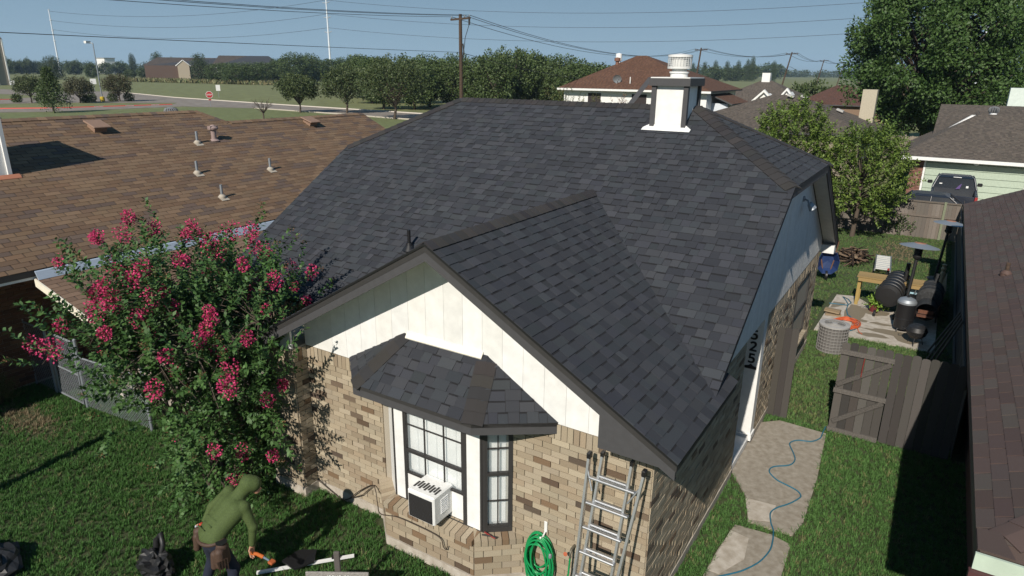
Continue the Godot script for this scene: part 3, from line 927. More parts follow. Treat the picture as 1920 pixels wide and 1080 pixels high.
var bare := [   # where no grass grows: [u0, v0, u1, v1]
	[-8.7, 1.3, 0.09, 11.4], [-5.65, -0.02, 0.09, 1.5], [-3.75, -0.46, -2.08, 0.0], [-4.2, -0.2, -1.6, 0.0], [-6.34, -0.32, -5.56, 1.4], [0.0, 12.35, 2.95, 16.2], [-13.7, 0.1, -9.2, 5.6], [-30, -0.9, -13.7, 30]]
var walk_a := PackedVector2Array([Vector2(0.07, 4.25), Vector2(0.07, 6.30), Vector2(0.4, 6.62), Vector2(1.27, 6.58), Vector2(1.38, 4.85), Vector2(1.40, 3.45), Vector2(1.32, 3.05), Vector2(0.95, 3.02), Vector2(0.66, 3.02), Vector2(0.50, 3.62), Vector2(0.26, 4.0)])
var walk_b := PackedVector2Array([Vector2(0.52, 2.82), Vector2(1.04, 2.88), Vector2(1.34, 2.80), Vector2(1.36, 2.0), Vector2(1.2, 0.6), Vector2(0.42, 0.6), Vector2(0.46, 2.1)])

func tuft(sd: int) -> ArrayMesh:
	var r := RandomNumberGenerator.new()
	r.seed = sd
	var mb := MB.new()
	for i in 11:
		var a := r.randf() * TAU
		var b := Vector3(cos(a), 0, sin(a)) * r.randf() * 0.035
		var ln := r.randf_range(0.035, 0.085)
		var dir := Vector3(cos(a + r.randf_range(-1, 1)), 0, sin(a + r.randf_range(-1, 1))) * r.randf_range(0.2, 0.9)
		var w := Vector3(-dir.z, 0, dir.x).normalized() * r.randf_range(0.0028, 0.0045)
		var m := b + Vector3.UP * ln * 0.6 + dir * ln * 0.35
		var t := b + Vector3.UP * ln * 0.85 + dir * ln
		mb.col = Color(1, 1, 1) * r.randf_range(0.7, 1.25)
		mb.col.a = 1
		var nn := w.cross(m - b).normalized()
		if nn.y < 0: nn = -nn
		mb.tn(b - w, b + w, m + w * 0.8, nn, nn, nn)
		mb.tn(b - w, m + w * 0.8, m - w * 0.8, nn, nn, nn)
		mb.tn(m - w * 0.8, m + w * 0.8, t, nn, nn, nn)
	return mb.mesh()

func grow_grass() -> void:
	var nz := FastNoiseLite.new()
	nz.seed = 5
	nz.frequency = 0.35
	var n2 := FastNoiseLite.new()
	n2.seed = 9
	n2.frequency = 1.6
	var lists := [[], [], []]
	var cols := [PackedColorArray(), PackedColorArray(), PackedColorArray()]
	# [u0, v0, u1, v1, tufts per square metre, colour, dry share]
	for z in [[-14.2, -4.6, 0.6, 1.6, 430.0, Color(0.060, 0.158, 0.028), 0.03], [0.07, -0.2, 3.55, 6.8, 480.0, Color(0.080, 0.180, 0.040), 0.06], [0.07, 6.8, 3.3, 12.4, 330.0, Color(0.105, 0.190, 0.050), 0.10], [-1.5, 11.3, 3.2, 27, 170.0, Color(0.095, 0.17, 0.045), 0.10], [-13.8, -0.2, -8.7, 6, 120.0, Color(0.07, 0.12, 0.03), 0.1]]:
		var cnt := int((z[2] - z[0]) * (z[3] - z[1]) * z[4])
		for i in cnt:
			var u := rng.randf_range(z[0], z[2])
			var v := rng.randf_range(z[1], z[3])
			var p := P(u, 0, v)
			if not in_frame(p, 1.12): continue
			var skip := false
			for b in bare:
				if u > b[0] and u < b[2] and v > b[1] and v < b[3]:
					skip = true
					break
			if skip: continue
			var g := Vector2(u, v)
			if u > 0 and v < 6.8 and (Geometry2D.is_point_in_polygon(g + Vector2(n2.get_noise_2d(u * 3, v * 3), n2.get_noise_2d(v * 3, u * 3)) * 0.06, walk_a) or Geometry2D.is_point_in_polygon(g + Vector2(n2.get_noise_2d(u * 3, v * 3), 0) * 0.08, walk_b)): continue
			var dry := nz.get_noise_2d(u, v) * 0.5 + 0.5 + n2.get_noise_2d(u, v) * 0.25
			var c: Color = z[5]
			# worn, straw coloured ground: the patch by the chain-link fence and the back yard
			var worn := 0.0
			worn = maxf(worn, 1.0 - Vector2((u + 12.1) / 1.5, (v + 1.6) / 0.5).length())
			worn = maxf(worn, 1.0 - Vector2((u - 1.5) / 1.2, (v - 23.5) / 2.5).length())
			worn = maxf(worn, 0.6 - Vector2((u - 0.55) / 0.5, (v - 10.9) / 0.8).length())
			if worn > 0.0 and rng.randf() < worn * 1.6 and dry > 0.25: 
				if rng.randf() < 0.55: continue
				c = Color(0.24, 0.19, 0.11)
			elif rng.randf() < z[6] * (0.4 + dry * 1.6): c = Color(0.20, 0.205, 0.085)
			var k := rng.randi() % 3
			var s := rng.randf_range(0.75, 1.3) * (0.8 + dry * 0.35)
			var bs := Basis(Vector3.UP, rng.randf() * TAU).scaled(Vector3(s, s * rng.randf_range(0.7, 1.15), s))
			lists[k].append(Transform3D(bs, p - Vector3(0, 0.008, 0)))
			var cc := c * rng.randf_range(0.75, 1.2)
			cc.a = 1
			cols[k].append(cc)
	var lawn := Node3D.new()
	lawn.name = "lawn_grass"
	add_child(lawn)
	lawn.set_meta("kind", "stuff")
	lawn.set_meta("label", "green mown lawn grass growing around the brick house")
	lawn.set_meta("category", "grass")
	for k in 3:
		var mm := MultiMesh.new()
		mm.transform_format = MultiMesh.TRANSFORM_3D
		mm.use_colors = true
		mm.mesh = tuft(100 + k)
		mm.instance_count = lists[k].size()
		for i in lists[k].size():
			mm.set_instance_transform(i, lists[k][i])
			mm.set_instance_color(i, cols[k][i])
		var mi := MultiMeshInstance3D.new()
		mi.name = "grass_tufts"
		mi.multimesh = mm
		mi.material_override = M.grass
		lawn.add_child(mi, true)
		mi.set_meta("kind", "stuff")
		print("tufts ", lists[k].size())

# ================================================================= other houses
# A roof of flat faces; each face is a list of points, the first two along its eave.
func roof_faces(H: Node3D, faces: Array, tones: Array, exposure: float, three_tab: bool, most: int, under: Material) -> MeshInstance3D:
	var deck := MB.new()
	var pcs := []
	for f in faces:
		var low := []
		for p in f: low.append(p - Vector3(0, 0.006, 0))
		deck.slab(low, Vector3(0, -0.12, 0))
		var al: Vector3 = (f[1] - f[0]).normalized()
		var nn := Vector3.ZERO
		for i in range(1, f.size() - 1): nn += (f[i] - f[0]).cross(f[i + 1] - f[0])
		nn = nn.normalized()
		if nn.y < 0: nn = -nn
		var up := nn.cross(al)
		if up.y < 0: up = -up
		var poly := PackedVector2Array()
		for p in f: poly.append(Vector2((p - f[0]).dot(al), (p - f[0]).dot(up)))
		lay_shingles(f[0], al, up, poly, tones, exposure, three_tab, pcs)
	var r := put("roof", deck, under, H)
	share_out(pcs, "shingle", "shingles", M.shingle, r, most)
	return r

func wall_box(H: Node3D, called: String, a: Vector3, b: Vector3, m: Material, c := Color(1, 1, 1)) -> MeshInstance3D:
	var mb := MB.new()
	mb.col = c
	mb.box((a + b) * 0.5, (b - a).abs())
	return put(called, mb, m, H)

func pipe_vent(H: Node3D, at: Vector3, h: float, r: float, m: Material) -> void:
	var b := MB.new()
	b.col = Color(0.42, 0.37, 0.30) if m != M.pole_wood else Color(0.10, 0.06, 0.05)
	b.lathe(at - Vector3(0, 0.03, 0), [[0.10, 0.0], [0.095, 0.06], [0.05, 0.11], [0.04, 0.11]], 14)
	b.box(at - Vector3(-0.07, 0.02, 0), Vector3(0.21, 0.01, 0.22), Basis(Vector3(0, 0, 1), -0.42))
	var boot := put("vent_boot", b, M.plain, H)
	var mb := MB.new()
	mb.lathe(at, [[r, 0], [r, h], [r * 0.8, h], [r * 0.8, h - 0.05]], 12)
	put("pipe", mb, m, boot)

func turbine(H: Node3D, at: Vector3, r: float, dark := false) -> void:
	var t := MB.new()
	t.lathe(at, [[r * 0.7, -0.25], [r * 0.7, 0.0]], 14)
	t.col = Color(0.12, 0.12, 0.12)
	t.lathe(at, [[r * 0.55, 0.0], [r * 0.7, r * 0.6], [r * 0.35, r * 1.2]], 14)
	t.col = Color(0.20, 0.21, 0.22) if not dark else Color(0.3, 0.2, 0.16)
	for i in 18:
		var a := TAU * i / 18
		var pts := []
		for j in 6:
			var e := j / 5.0
			var rr := r * (0.62 + 0.38 * sin(PI * (0.12 + e * 0.8)))
			pts.append(at + Vector3(cos(a + e * 0.5) * rr, e * r * 1.25, sin(a + e * 0.5) * rr))
		t.tube(pts, 0.018, 0.018, 4, false)
	t.lathe(at, [[r * 0.66, r * 1.22], [r * 0.5, r * 1.34], [0, r * 1.38]], 14)
	put("turbine_vent", t, M.plain, H)

func build_neighbours() -> void:
	var BROWN := [Color(0.28, 0.178, 0.105), Color(0.255, 0.155, 0.09), Color(0.31, 0.20, 0.12), Color(0.225, 0.14, 0.087), Color(0.27, 0.178, 0.11), Color(0.19, 0.13, 0.10)]
	# ---- the brown roof next door
	var H := thing("brown_roof_house", "low house under a brown tab shingle roof with vent pipes beyond the myrtle", "house", P(-17, 0, 4))
	var zr := -17.69
	var s2 := 5.04
	roof_faces(H, [
		[P(-12.22, 2.9, -7), P(-12.22, 2.9, 13), P(-16.95, s2, 13), P(-16.95, s2, 7.08), P(zr, 5.37, 6.54), P(zr, 5.37, -7)],
		[P(-23.16, 2.9, -7), P(-23.16, 2.9, 8.5), P(zr, 5.37, 6.54), P(zr, 5.37, -7)],
		[P(-21.7, 2.9, 13), P(-21.7, 2.9, 7.0), P(-16.95, s2, 7.08), P(-16.95, s2, 13)]], BROWN, 0.143, true, 300, M.trim_dark)
	var caps := []
	var n1 := Vector3(0.41, 0.91, 0)
	cap_line(P(zr, 5.38, -7), P(zr, 5.38, 6.54), n1, Vector3(-0.41, 0.91, 0), BROWN, caps, 0.15, 0.2)
	cap_line(P(-16.95, s2 + 0.01, 7.1), P(-16.95, s2 + 0.01, 13), n1, Vector3(-0.41, 0.91, 0), BROWN, caps, 0.15, 0.2)
	cap_line(P(zr, 5.375, 6.5), P(-16.93, 5.03, 7.06), n1, Vector3(-0.3, 0.9, -0.3).normalized(), BROWN, caps, 0.15, 0.2)
	share_out(caps, "ridge_cap", "ridge_caps", M.shingle, H, 60)
	var core := MB.new()
	core.box(P(-13.84, 1.4, 2.95), Vector3(0.14, 2.8, 19.6))
	core.box(P(-17.6, 1.4, 12.7), Vector3(9.4, 2.8, 0.14))
	core.slab([P(-12.7, 2.8, 12.74), P(-21.2, 2.8, 12.74), P(-16.95, 4.85, 12.74)], P(0, 0, 0.05))
	core.box(P(-22.5, 1.4, 1.5), Vector3(0.14, 2.8, 17))
	core.box(P(-17.65, 1.4, -6.8), Vector3(9.8, 2.8, 0.14))
	core.slab([P(-12.7, 2.8, -6.8), P(-22.6, 2.8, -6.8), P(zr, 5.2, -6.8)], P(0, 0, 0.05))
	var wl := put("wall", core, M.mortar, H)
	var bk := []
	var RED := [Color(0.20, 0.095, 0.055), Color(0.17, 0.08, 0.05), Color(0.23, 0.12, 0.07)]
	lay_bricks(P(-13.76, 0.05, -3.4), P(0, 0, 1), Vector3(1, 0, 0), 5.4, 2.7, [Rect2(0.9, 0.7, 1.1, 1.4)], bk, RED, [Color(0.12, 0.06, 0.04)])
	share_out(bk, "brick", "bricks", M.brick, wl, 300)
	var wi := MB.new()
	for dv in [-2.47, -1.43]: wi.box(P(-13.74, 1.45, dv), Vector3(0.06, 1.4, 0.06))
	for y in [0.78, 1.45, 2.12]: wi.box(P(-13.741, y, -1.95), Vector3(0.058, 0.05, 0.98))
	var wn := put("window", wi, M.trim_dark, H)
	var pn := MB.new()
	pn.box(P(-13.755, 1.45, -1.95), Vector3(0.01, 1.3, 1.0))
	put("pane", pn, M.dark_glass, wn)
	var fa := MB.new()
	fa.box(P(-12.25, 2.80, 2.95), Vector3(0.03, 0.16, 19.9))
	put("fascia", fa, M.white_paint, H)
	var so := MB.new()
	so.box(P(-13.02, 2.725, 2.95), Vector3(1.5, 0.012, 19.8))
	put("soffit", so, M.white_paint, H)
	# porch roof hung below the eave
	var pr := roof_faces(H, [[P(-9.95, 2.22, -0.9), P(-9.95, 2.22, 5.6), P(-12.20, 2.74, 5.6), P(-12.20, 2.74, -0.9)]], [Color(0.31, 0.20, 0.13), Color(0.28, 0.175, 0.115)], 0.16, true, 0, M.charcoal_paint)
	pr.name = "porch_roof"
	var fs := MB.new()
	fs.col = Color(0.36, 0.43, 0.52)
	fs.hexa([P(-12.16, 2.875, -0.9), P(-12.16, 2.875, 5.6), P(-12.08, 2.725, 5.6), P(-12.08, 2.725, -0.9), P(-12.20, 2.885, -0.9), P(-12.20, 2.885, 5.6), P(-12.10, 2.715, 5.6), P(-12.10, 2.715, -0.9)])
	put("flashing", fs, M.plain, H)
	var rb := MB.new()
	rb.col = Color(1.0, 0.93, 0.78)
	rb.hexa([P(-12.2, 2.735, -0.93), P(-9.95, 2.215, -0.93), P(-9.95, 2.06, -0.93), P(-12.2, 2.58, -0.93), P(-12.2, 2.735, -0.90), P(-9.95, 2.215, -0.90), P(-9.95, 2.06, -0.90), P(-12.2, 2.58, -0.90)])
	put("porch_fascia", rb, M.white_paint, H)
	for v in [-0.1, 2.6, 5.4]:
		wall_box(H, "porch_post", P(-11.50 if v < 0 else -10.1, 0, v), P(-11.38 if v < 0 else -9.98, 2.3, v + 0.1), M.white_paint, Color(0.95, 0.88, 0.75))
	# chimney that stands half outside the picture
	var chm := MB.new()
	chm.box(P(-15.85, 5.0, -0.12), Vector3(0.95, 2.2, 0.74))
	var cn := put("chimney", chm, M.white_paint, H)
	for c in [[-15.36, 0.25], [-15.36, -0.49], [-16.34, 0.25]]:
		var q := MB.new()
		q.box(P(c[0], 5.0, c[1]), Vector3(0.08, 2.2, 0.08))
		put("corner_board", q, M.white_paint, cn)
	var cfl := MB.new()
	cfl.col = Color(0.42, 0.17, 0.10)
	cfl.hexa([P(-15.20, 4.25, -0.6), P(-15.20, 4.25, 0.42), P(-15.30, 4.33, 0.42), P(-15.30, 4.33, -0.6), P(-15.20, 4.265, -0.6), P(-15.20, 4.265, 0.42), P(-15.30, 4.345, 0.42), P(-15.30, 4.345, -0.6)])
	put("chimney_flashing", cfl, M.plain, cn)
	for a in [[-15.96, 4.59, 5.29], [-14.56, 3.96, 4.27], [-14.29, 3.84, 6.41], [-13.42, 3.45, 4.15]]:
		pipe_vent(H, P(a[0], a[1], a[2]), 0.33, 0.034, M.galvanised)
	var fl := MB.new()
	fl.col = Color(0.30, 0.22, 0.20)
	fl.lathe(P(-16.05, 4.60, 5.9), [[0.16, 0], [0.09, 0.06], [0.075, 0.06], [0.075, 0.32]], 14)
	fl.lathe(P(-16.05, 4.60, 5.9), [[0.12, 0.32], [0.14, 0.37], [0.05, 0.46], [0, 0.47]], 14)
	fl.box(P(-16.05, 4.98, 5.82), Vector3(0.14, 0.10, 0.10))
	fl.box(P(-16.05, 4.98, 5.98), Vector3(0.14, 0.10, 0.10))
	put("flue_vent", fl, M.plain, H)
	for a in [[-16.93, 5.03, 3.11], [-16.44, 4.81, 9.97]]:
		var bv := MB.new()
		bv.col = Color(0.27, 0.17, 0.12)
		var o := P(a[0], a[1], a[2])
		bv.rbox(o + Vector3(-0.02, 0.17, 0), Vector3(0.55, 0.045, 0.46), 0.015, Basis(Vector3(0, 0, 1), -0.30))
		bv.box(o + Vector3(-0.05, 0.08, 0), Vector3(0.36, 0.14, 0.32), Basis(Vector3(0, 0, 1), -0.42))
		put("box_vent", bv, M.plain, H)
	turbine(H, P(-18.0, 5.22, 5.87), 0.2)
	turbine(H, P(-18.0, 5.22, 1.15), 0.18, true)

	# ---- the dark red-brown roof close by
	var MAR := [Color(0.125, 0.083, 0.072), Color(0.118, 0.077, 0.067), Color(0.135, 0.09, 0.078), Color(0.12, 0.088, 0.077), Color(0.125, 0.10, 0.086)]
	var R := thing("maroon_roof_house", "house at the frame edge with dusty maroon shingle roof and pale green fascia", "house", P(6, 0, 9))
	var rp := 0.42
	roof_faces(R, [
		[P(3.05, 2.9, -0.42), P(3.05, 2.9, 18.2), P(8.0, 2.9 + rp * 5.01, 18.2), P(8.0, 2.9 + rp * 5.01, 4.59)],
		[P(3.05, 2.9, -0.42), P(13.0, 2.9, -0.42), P(8.0, 2.9 + rp * 5.01, 4.59)],
		[P(13.0, 2.9, -0.42), P(13.0, 2.9, 18.2), P(8.0, 2.9 + rp * 5.01, 18.2), P(8.0, 2.9 + rp * 5.01, 4.59)]], MAR, 0.143, true, 300, M.trim_dark)
	var rc := []
	cap_line(P(3.23, 2.98, -0.24), P(8.0, 5.02, 4.59), Vector3(-rp, 1, 0).normalized(), Vector3(0, 1, rp).normalized(), MAR, rc, 0.15, 0.2)
	share_out(rc, "hip_cap", "hip_caps", M.shingle, R, 40)
	var corner := MB.new()
	corner.col = MAR[0]
	corner.slab([P(3.05, 2.915, -0.42), P(3.05, 2.915, -0.1), P(3.2, 3.005, -0.21), P(3.31, 2.915, -0.42)], Vector3(0, 0.006, 0))
	put("hip_cap", corner, M.shingle, R)
	var pg := Color(0.62, 0.74, 0.62)
	wall_box(R, "fascia", P(3.04, 2.74, -0.45), P(13.0, 2.895, -0.425), M.white_paint, pg)
	wall_box(R, "gutter", P(3.02, 2.63, -0.50), P(13.0, 2.735, -0.43), M.plain, Color(0.085, 0.03, 0.028))
	wall_box(R, "fascia", P(3.05, 2.74, -0.42), P(3.08, 2.88, 18.1), M.plain, Color(0.085, 0.03, 0.028))
	wall_box(R, "soffit", P(3.085, 2.72, -0.40), P(3.55, 2.735, 18.1), M.white_paint, pg)
	wall_box(R, "soffit", P(3.551, 2.72, -0.40), P(13.0, 2.735, 0.16), M.white_paint, pg)
	wall_box(R, "wall", P(3.55, 0, 0.16), P(12.5, 2.72, 18.0), M.brick, Color(0.24, 0.13, 0.09))
	pipe_vent(R, P(3.62, 3.15, 8.6), 0.22, 0.035, M.pole_wood)
	var hook := MB.new()
	hook.tube([P(3.42, 2.74, -0.47), P(3.42, 2.80, -0.52), P(3.44, 2.86, -0.46)], 0.02, 0.02, 6)
	put("gutter_bracket", hook, M.galvanised, R)

	# ---- white two-storey house behind the ridge
	var W := thing("white_house", "white two-storey house with brown hip roof and satellite dish behind the ridge", "house", P(-23.5, 0, 60))
	var BR := [Color(0.17, 0.085, 0.052), Color(0.155, 0.077, 0.048), Color(0.185, 0.095, 0.06)]
	var a0 := P(-25.2, 8.2, 60)
	var a1 := P(-24.2, 8.2, 60)
	roof_faces(W, [[P(-31.2, 5.1, 54.6), P(-15.9, 5.1, 54.6), a1, a0], [P(-15.9, 5.1, 54.6), P(-15.9, 5.1, 65.4), a1], [P(-15.9, 5.1, 65.4), P(-31.2, 5.1, 65.4), a0, a1], [P(-31.2, 5.1, 65.4), P(-31.2, 5.1, 54.6), a0]], BR, 0.22, false, 0, M.charcoal_paint)
	wall_box(W, "wall", P(-30.6, 0, 55.3), P(-16.4, 5.0, 64.8), M.white_paint)
	wall_box(W, "fascia", P(-31.25, 4.9, 54.55), P(-15.85, 5.08, 54.6), M.white_paint)
	wall_box(W, "side_wing", P(-16.4, 0, 57), P(-14.9, 4.0, 62), M.white_paint, Color(0.8, 0.86, 0.95))
	roof_faces(W, [[P(-14.4, 4.0, 56.5), P(-14.4, 4.0, 62.5), P(-16.4, 4.8, 62.5), P(-16.4, 4.8, 56.5)]], BR, 0.22, false, 0, M.charcoal_paint)
	for s in [[-28.2, -26.7], [-23.6, -22.0]]:
		var f := wall_box(W, "window", P(s[0], 3.3, 55.27), P(s[1], 4.72, 55.32), M.white_paint)
		var g := MB.new()
		g.col = Color(0.03, 0.02, 0.02)
		g.box(P((s[0] + s[1]) * 0.5, 4.0, 55.26), Vector3(s[1] - s[0] - 0.12, 1.32, 0.02))
		put("pane", g, M.plain, f)
	wall_box(W, "downspout", P(-30.75, 0, 55.15), P(-30.62, 4.9, 55.28), M.white_paint)
	var ds := MB.new()
	ds.lathe(P(-25.2, 6.0, 55.4), [[0, 0.10], [0.25, 0.07], [0.42, 0.0]], 18, Basis(Vector3.RIGHT, -1.1) * Basis(Vector3(0, 0, 1), 0.3))
	ds.tube([P(-25.25, 5.35, 55.4), P(-25.2, 5.95, 55.5)], 0.03, 0.03, 6)
	ds.tube([P(-25.2, 5.75, 55.4), P(-24.8, 6.05, 54.9)], 0.02, 0.02, 6)
	put("satellite_dish", ds, M.galvanised, W)
	for q in [[-26.7, 7.45, 58.6, 0.3, 0.5], [-27.4, 7.2, 60.5, 0.32, 1.2]]:
		var t := MB.new()
		t.col = Color(0.2, 0.1, 0.07) if q[4] < 1 else Color(0.9, 0.9, 0.88)
		t.lathe(P(q[0], q[1], q[2]), [[q[3] * 0.6, -0.3], [q[3] * 0.6, q[4] * 0.4], [q[3], q[4] * 0.45], [q[3], q[4]], [0, q[4] + 0.08]], 14)
		put("roof_vent", t, M.plain, W)
	var pv := MB.new()
	pv.tube([P(-23.9, 5.6, 55.5), P(-23.9, 6.2, 55.5)], 0.05, 0.05, 6)
	put("vent_pipe", pv, M.white_paint, W)

	var GREY := [Color(0.155, 0.128, 0.105), Color(0.14, 0.116, 0.096), Color(0.17, 0.14, 0.115)]
	# ---- grey hip house with white gables, farther back
	var G := thing("grey_roof_house", "distant house with grey-brown hip roof, two white gables and white chimney", "house", P(-19, 0, 88))
	var ap := P(-19.3, 5.75, 88)
	var aq := P(-18.0, 5.75, 88)
	roof_faces(G, [[P(-25.0, 2.8, 81.6), P(-12.0, 2.8, 81.6), aq, ap], [P(-12.0, 2.8, 81.6), P(-12.0, 2.8, 94.4), aq], [P(-12, 2.8, 94.4), P(-25, 2.8, 94.4), ap, aq], [P(-25, 2.8, 94.4), P(-25, 2.8, 81.6), ap]], GREY, 0.25, false, 0, M.charcoal_paint)
	wall_box(G, "wall", P(-24.4, 0, 82.2), P(-12.6, 2.7, 93.8), M.brick, Color(0.45, 0.33, 0.2))
	wall_box(G, "fascia", P(-25.05, 2.62, 81.5), P(-12, 2.78, 81.58), M.white_paint)
	wall_box(G, "white_wall", P(-24.45, 0, 82.1), P(-19.8, 2.62, 82.19), M.white_paint)
	var gw := wall_box(G, "window", P(-22.4, 1.0, 82.04), P(-21.2, 2.3, 82.1), M.dark_glass)
	gw.name = "window"
	wall_box(G, "chimney", P(-19.2, 5.2, 87.6), P(-18.2, 6.7, 88.4), M.white_paint)
	for q in [[-17.1, 1.6, 4.3, 80.6], [-14.9, 1.3, 4.5, 82.6]]:
		var gb := MB.new()
		gb.slab([P(q[0] - q[1], 2.75, q[3]), P(q[0] + q[1], 2.75, q[3]), P(q[0], q[2], q[3])], P(0, 0, 3.4))
		var gn := put("gable", gb, M.white_paint, G)
		var gr := MB.new()
		for s in [-1.0, 1.0]:
			gr.hexa([P(q[0], q[2] + 0.2, q[3] - 0.4), P(q[0] + s * (q[1] + 0.4), 2.55, q[3] - 0.4), P(q[0] + s * (q[1] + 0.4), 2.83, q[3] - 0.4), P(q[0], q[2] + 0.5, q[3] - 0.4), P(q[0], q[2] + 0.2, q[3] + 0.2), P(q[0] + s * (q[1] + 0.4), 2.55, q[3] + 0.2), P(q[0] + s * (q[1] + 0.4), 2.83, q[3] + 0.2), P(q[0], q[2] + 0.5, q[3] + 0.2)])
		put("gable_trim", gr, M.white_paint, gn)
	# ---- broad grey hip house with tan chimney
	var B := thing("hip_roof_house", "house with broad grey-brown hip roof and tan chimney behind the small tree", "house", P(-9, 0, 50))
	var b0 := P(-9.6, 5.1, 50)
	var b1 := P(-8.0, 5.1, 50)
	var bf := roof_faces(B, [[P(-16, 2.8, 44), P(-2, 2.8, 44), b1, b0], [P(-2, 2.8, 44), P(-2, 2.8, 56), b1], [P(-2, 2.8, 56), P(-16, 2.8, 56), b0, b1], [P(-16, 2.8, 56), P(-16, 2.8, 44), b0]], GREY, 0.19, false, 0, M.charcoal_paint)
	bf.name = "roof"
	wall_box(B, "wall", P(-15.4, 0, 44.6), P(-2.6, 2.7, 55.4), M.plain, Color(0.26, 0.22, 0.17))
	wall_box(B, "window", P(-2.62, 0.9, 47.4), P(-2.55, 2.2, 48.8), M.white_paint)
	wall_box(B, "window", P(-2.62, 0.9, 51.2), P(-2.55, 2.2, 52.4), M.white_paint)
	wall_box(B, "chimney", P(-3.75, 2.9, 53.2), P(-2.75, 5.55, 54.3), M.plain, Color(0.46, 0.41, 0.31))
	for q in [[-8.2, 4.93, 49.4], [-7.4, 4.85, 50.3], [-4.8, 3.95, 50.6]]:
		var vt := MB.new()
		vt.col = Color(0.45, 0.44, 0.42)
		vt.box(P(q[0], q[1] + 0.12, q[2]), Vector3(0.5, 0.12, 0.6), Basis(Vector3(0, 0, 1), -0.36))
		put("box_vent", vt, M.plain, B)
	# ---- red roof in the trees
	var T := thing("red_roof_house", "distant house with dull red hip roof under the big tree", "house", P(-10, 0, 94))
	var t0 := P(-11.0, 5.25, 94)
	var t1 := P(-9.6, 5.25, 94)
	var RD := [Color(0.155, 0.075, 0.055), Color(0.14, 0.07, 0.05)]
	roof_faces(T, [[P(-15, 3.0, 88), P(-4, 3.0, 88), t1, t0], [P(-4, 3.0, 88), P(-4, 3.0, 100), t1], [P(-4, 3.0, 100), P(-15, 3.0, 100), t0, t1], [P(-15, 3.0, 100), P(-15, 3.0, 88), t0]], RD, 0.25, false, 0, M.charcoal_paint)
	wall_box(T, "wall", P(-14.5, 0, 88.5), P(-4.5, 2.9, 99.5), M.brick, Color(0.3, 0.2, 0.14))
	# ---- garage house with the pale green door
	var Q := thing("garage_house", "house with grey-brown roof, white fascia and pale green garage door", "house", P(5, 0, 42))
	var ev := 2.45
	var gp := P(3.7, 4.55, 41.6)
	roof_faces(Q, [
		[P(0.2, ev, 36.6), P(10.5, ev, 36.6), P(7.0, 4.55, 41.6), gp],
		[P(0.2, ev, 36.6), P(0.2, ev, 46), P(3.7, 4.55, 46), gp],
		[P(1.5, 2.55, 40.2), P(14, 2.55, 40.2), P(14, 4.85, 47), P(1.6, 4.85, 47)],
		[P(14, 2.55, 54), P(1.6, 2.55, 54), P(1.6, 4.85, 47), P(14, 4.85, 47)]], GREY, 0.17, false, 0, M.charcoal_paint)
	wall_box(Q, "fascia", P(0.15, ev - 0.19, 36.52), P(10.5, ev - 0.015, 36.58), M.white_paint)
	wall_box(Q, "wall", P(0.85, 0, 37.2), P(10.0, 2.3, 46), M.brick, Color(0.25, 0.13, 0.10))
	var gbk := []
	lay_bricks(P(0.85, 0, 37.19), Vector3(1, 0, 0), P(0, 0, -1), 0.65, 2.25, [], gbk, [Color(0.30, 0.15, 0.11), Color(0.25, 0.12, 0.09), Color(0.34, 0.2, 0.16)], [Color(0.16, 0.09, 0.07)])
	share_out(gbk, "brick", "bricks", M.brick, Q, 0)
	var dr := wall_box(Q, "garage_door", P(1.58, 0, 37.14), P(6.1, 2.12, 37.18), M.plain, Color(0.36, 0.43, 0.34))
	for y in 6:
		var pnl := MB.new()
		pnl.col = Color(0.42, 0.50, 0.40)
		pnl.rbox(P(3.84, 0.18 + y * 0.353, 37.12), Vector3(4.5, 0.335, 0.04), 0.012)
		put("door_panel", pnl, M.plain, dr)
	wall_box(Q, "door_trim", P(1.48, 0, 37.10), P(1.575, 2.22, 37.18), M.white_paint)
	wall_box(Q, "door_trim", P(6.105, 0, 37.10), P(6.2, 2.22, 37.18), M.white_paint)
	wall_box(Q, "door_header", P(1.58, 2.13, 37.11), P(6.1, 2.26, 37.18), M.plain, Color(0.36, 0.43, 0.34))
	var vf := MB.new()
	vf.col = Color(0.8, 0.78, 0.74)
	vf.hexa([P(1.45, 3.08, 40.9), P(1.75, 3.08, 40.9), P(1.75, 3.12, 41.2), P(1.45, 3.12, 41.2), P(3.3, 4.40, 42.4), P(3.6, 4.40, 42.4), P(3.6, 4.44, 42.7), P(3.3, 4.44, 42.7)])
	put("valley_flashing", vf, M.plain, Q)
	turbine(Q, P(4.3, 4.62, 41.9), 0.26)
	wall_box(Q, "chimney", P(5.3, 4.4, 50), P(6.6, 5.9, 51), M.white_paint, Color(0.8, 0.9, 0.85))
	var gl := MB.new()
	gl.lathe(P(3.85, 2.12, 36.95), [[0, 0.0], [0.12, 0.03], [0.14, 0.15], [0.05, 0.22]], 12)
	put("wall_lamp", gl, M.metal_paint, Q)

# ================================================================= fences
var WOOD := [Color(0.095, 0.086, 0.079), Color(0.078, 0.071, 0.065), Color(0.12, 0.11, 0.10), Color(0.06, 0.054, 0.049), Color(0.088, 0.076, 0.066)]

func picket(at: Vector3, al: Vector3, w: float, h: float, parent: Node, out: Vector3, tones: Array, lean := 0.0) -> void:
	var mb := MB.new()
	mb.col = tones[rng.randi() % tones.size()] * rng.randf_range(0.9, 1.12)
	mb.col.a = 1
	var u := (Vector3.UP + al * lean).normalized()
	var hh := h + rng.randf_range(-0.025, 0.025)
	var e := w * 0.28
	mb.slab([at, at + al * w, at + al * w + u * (hh - e), at + al * (w - e * 0.45) + u * (hh - e * 0.25), at + al * w * 0.5 + u * hh, at + al * e * 0.45 + u * (hh - e * 0.25), at + u * (hh - e)], out * 0.016)
	put("board", mb, M.wood_board, parent)

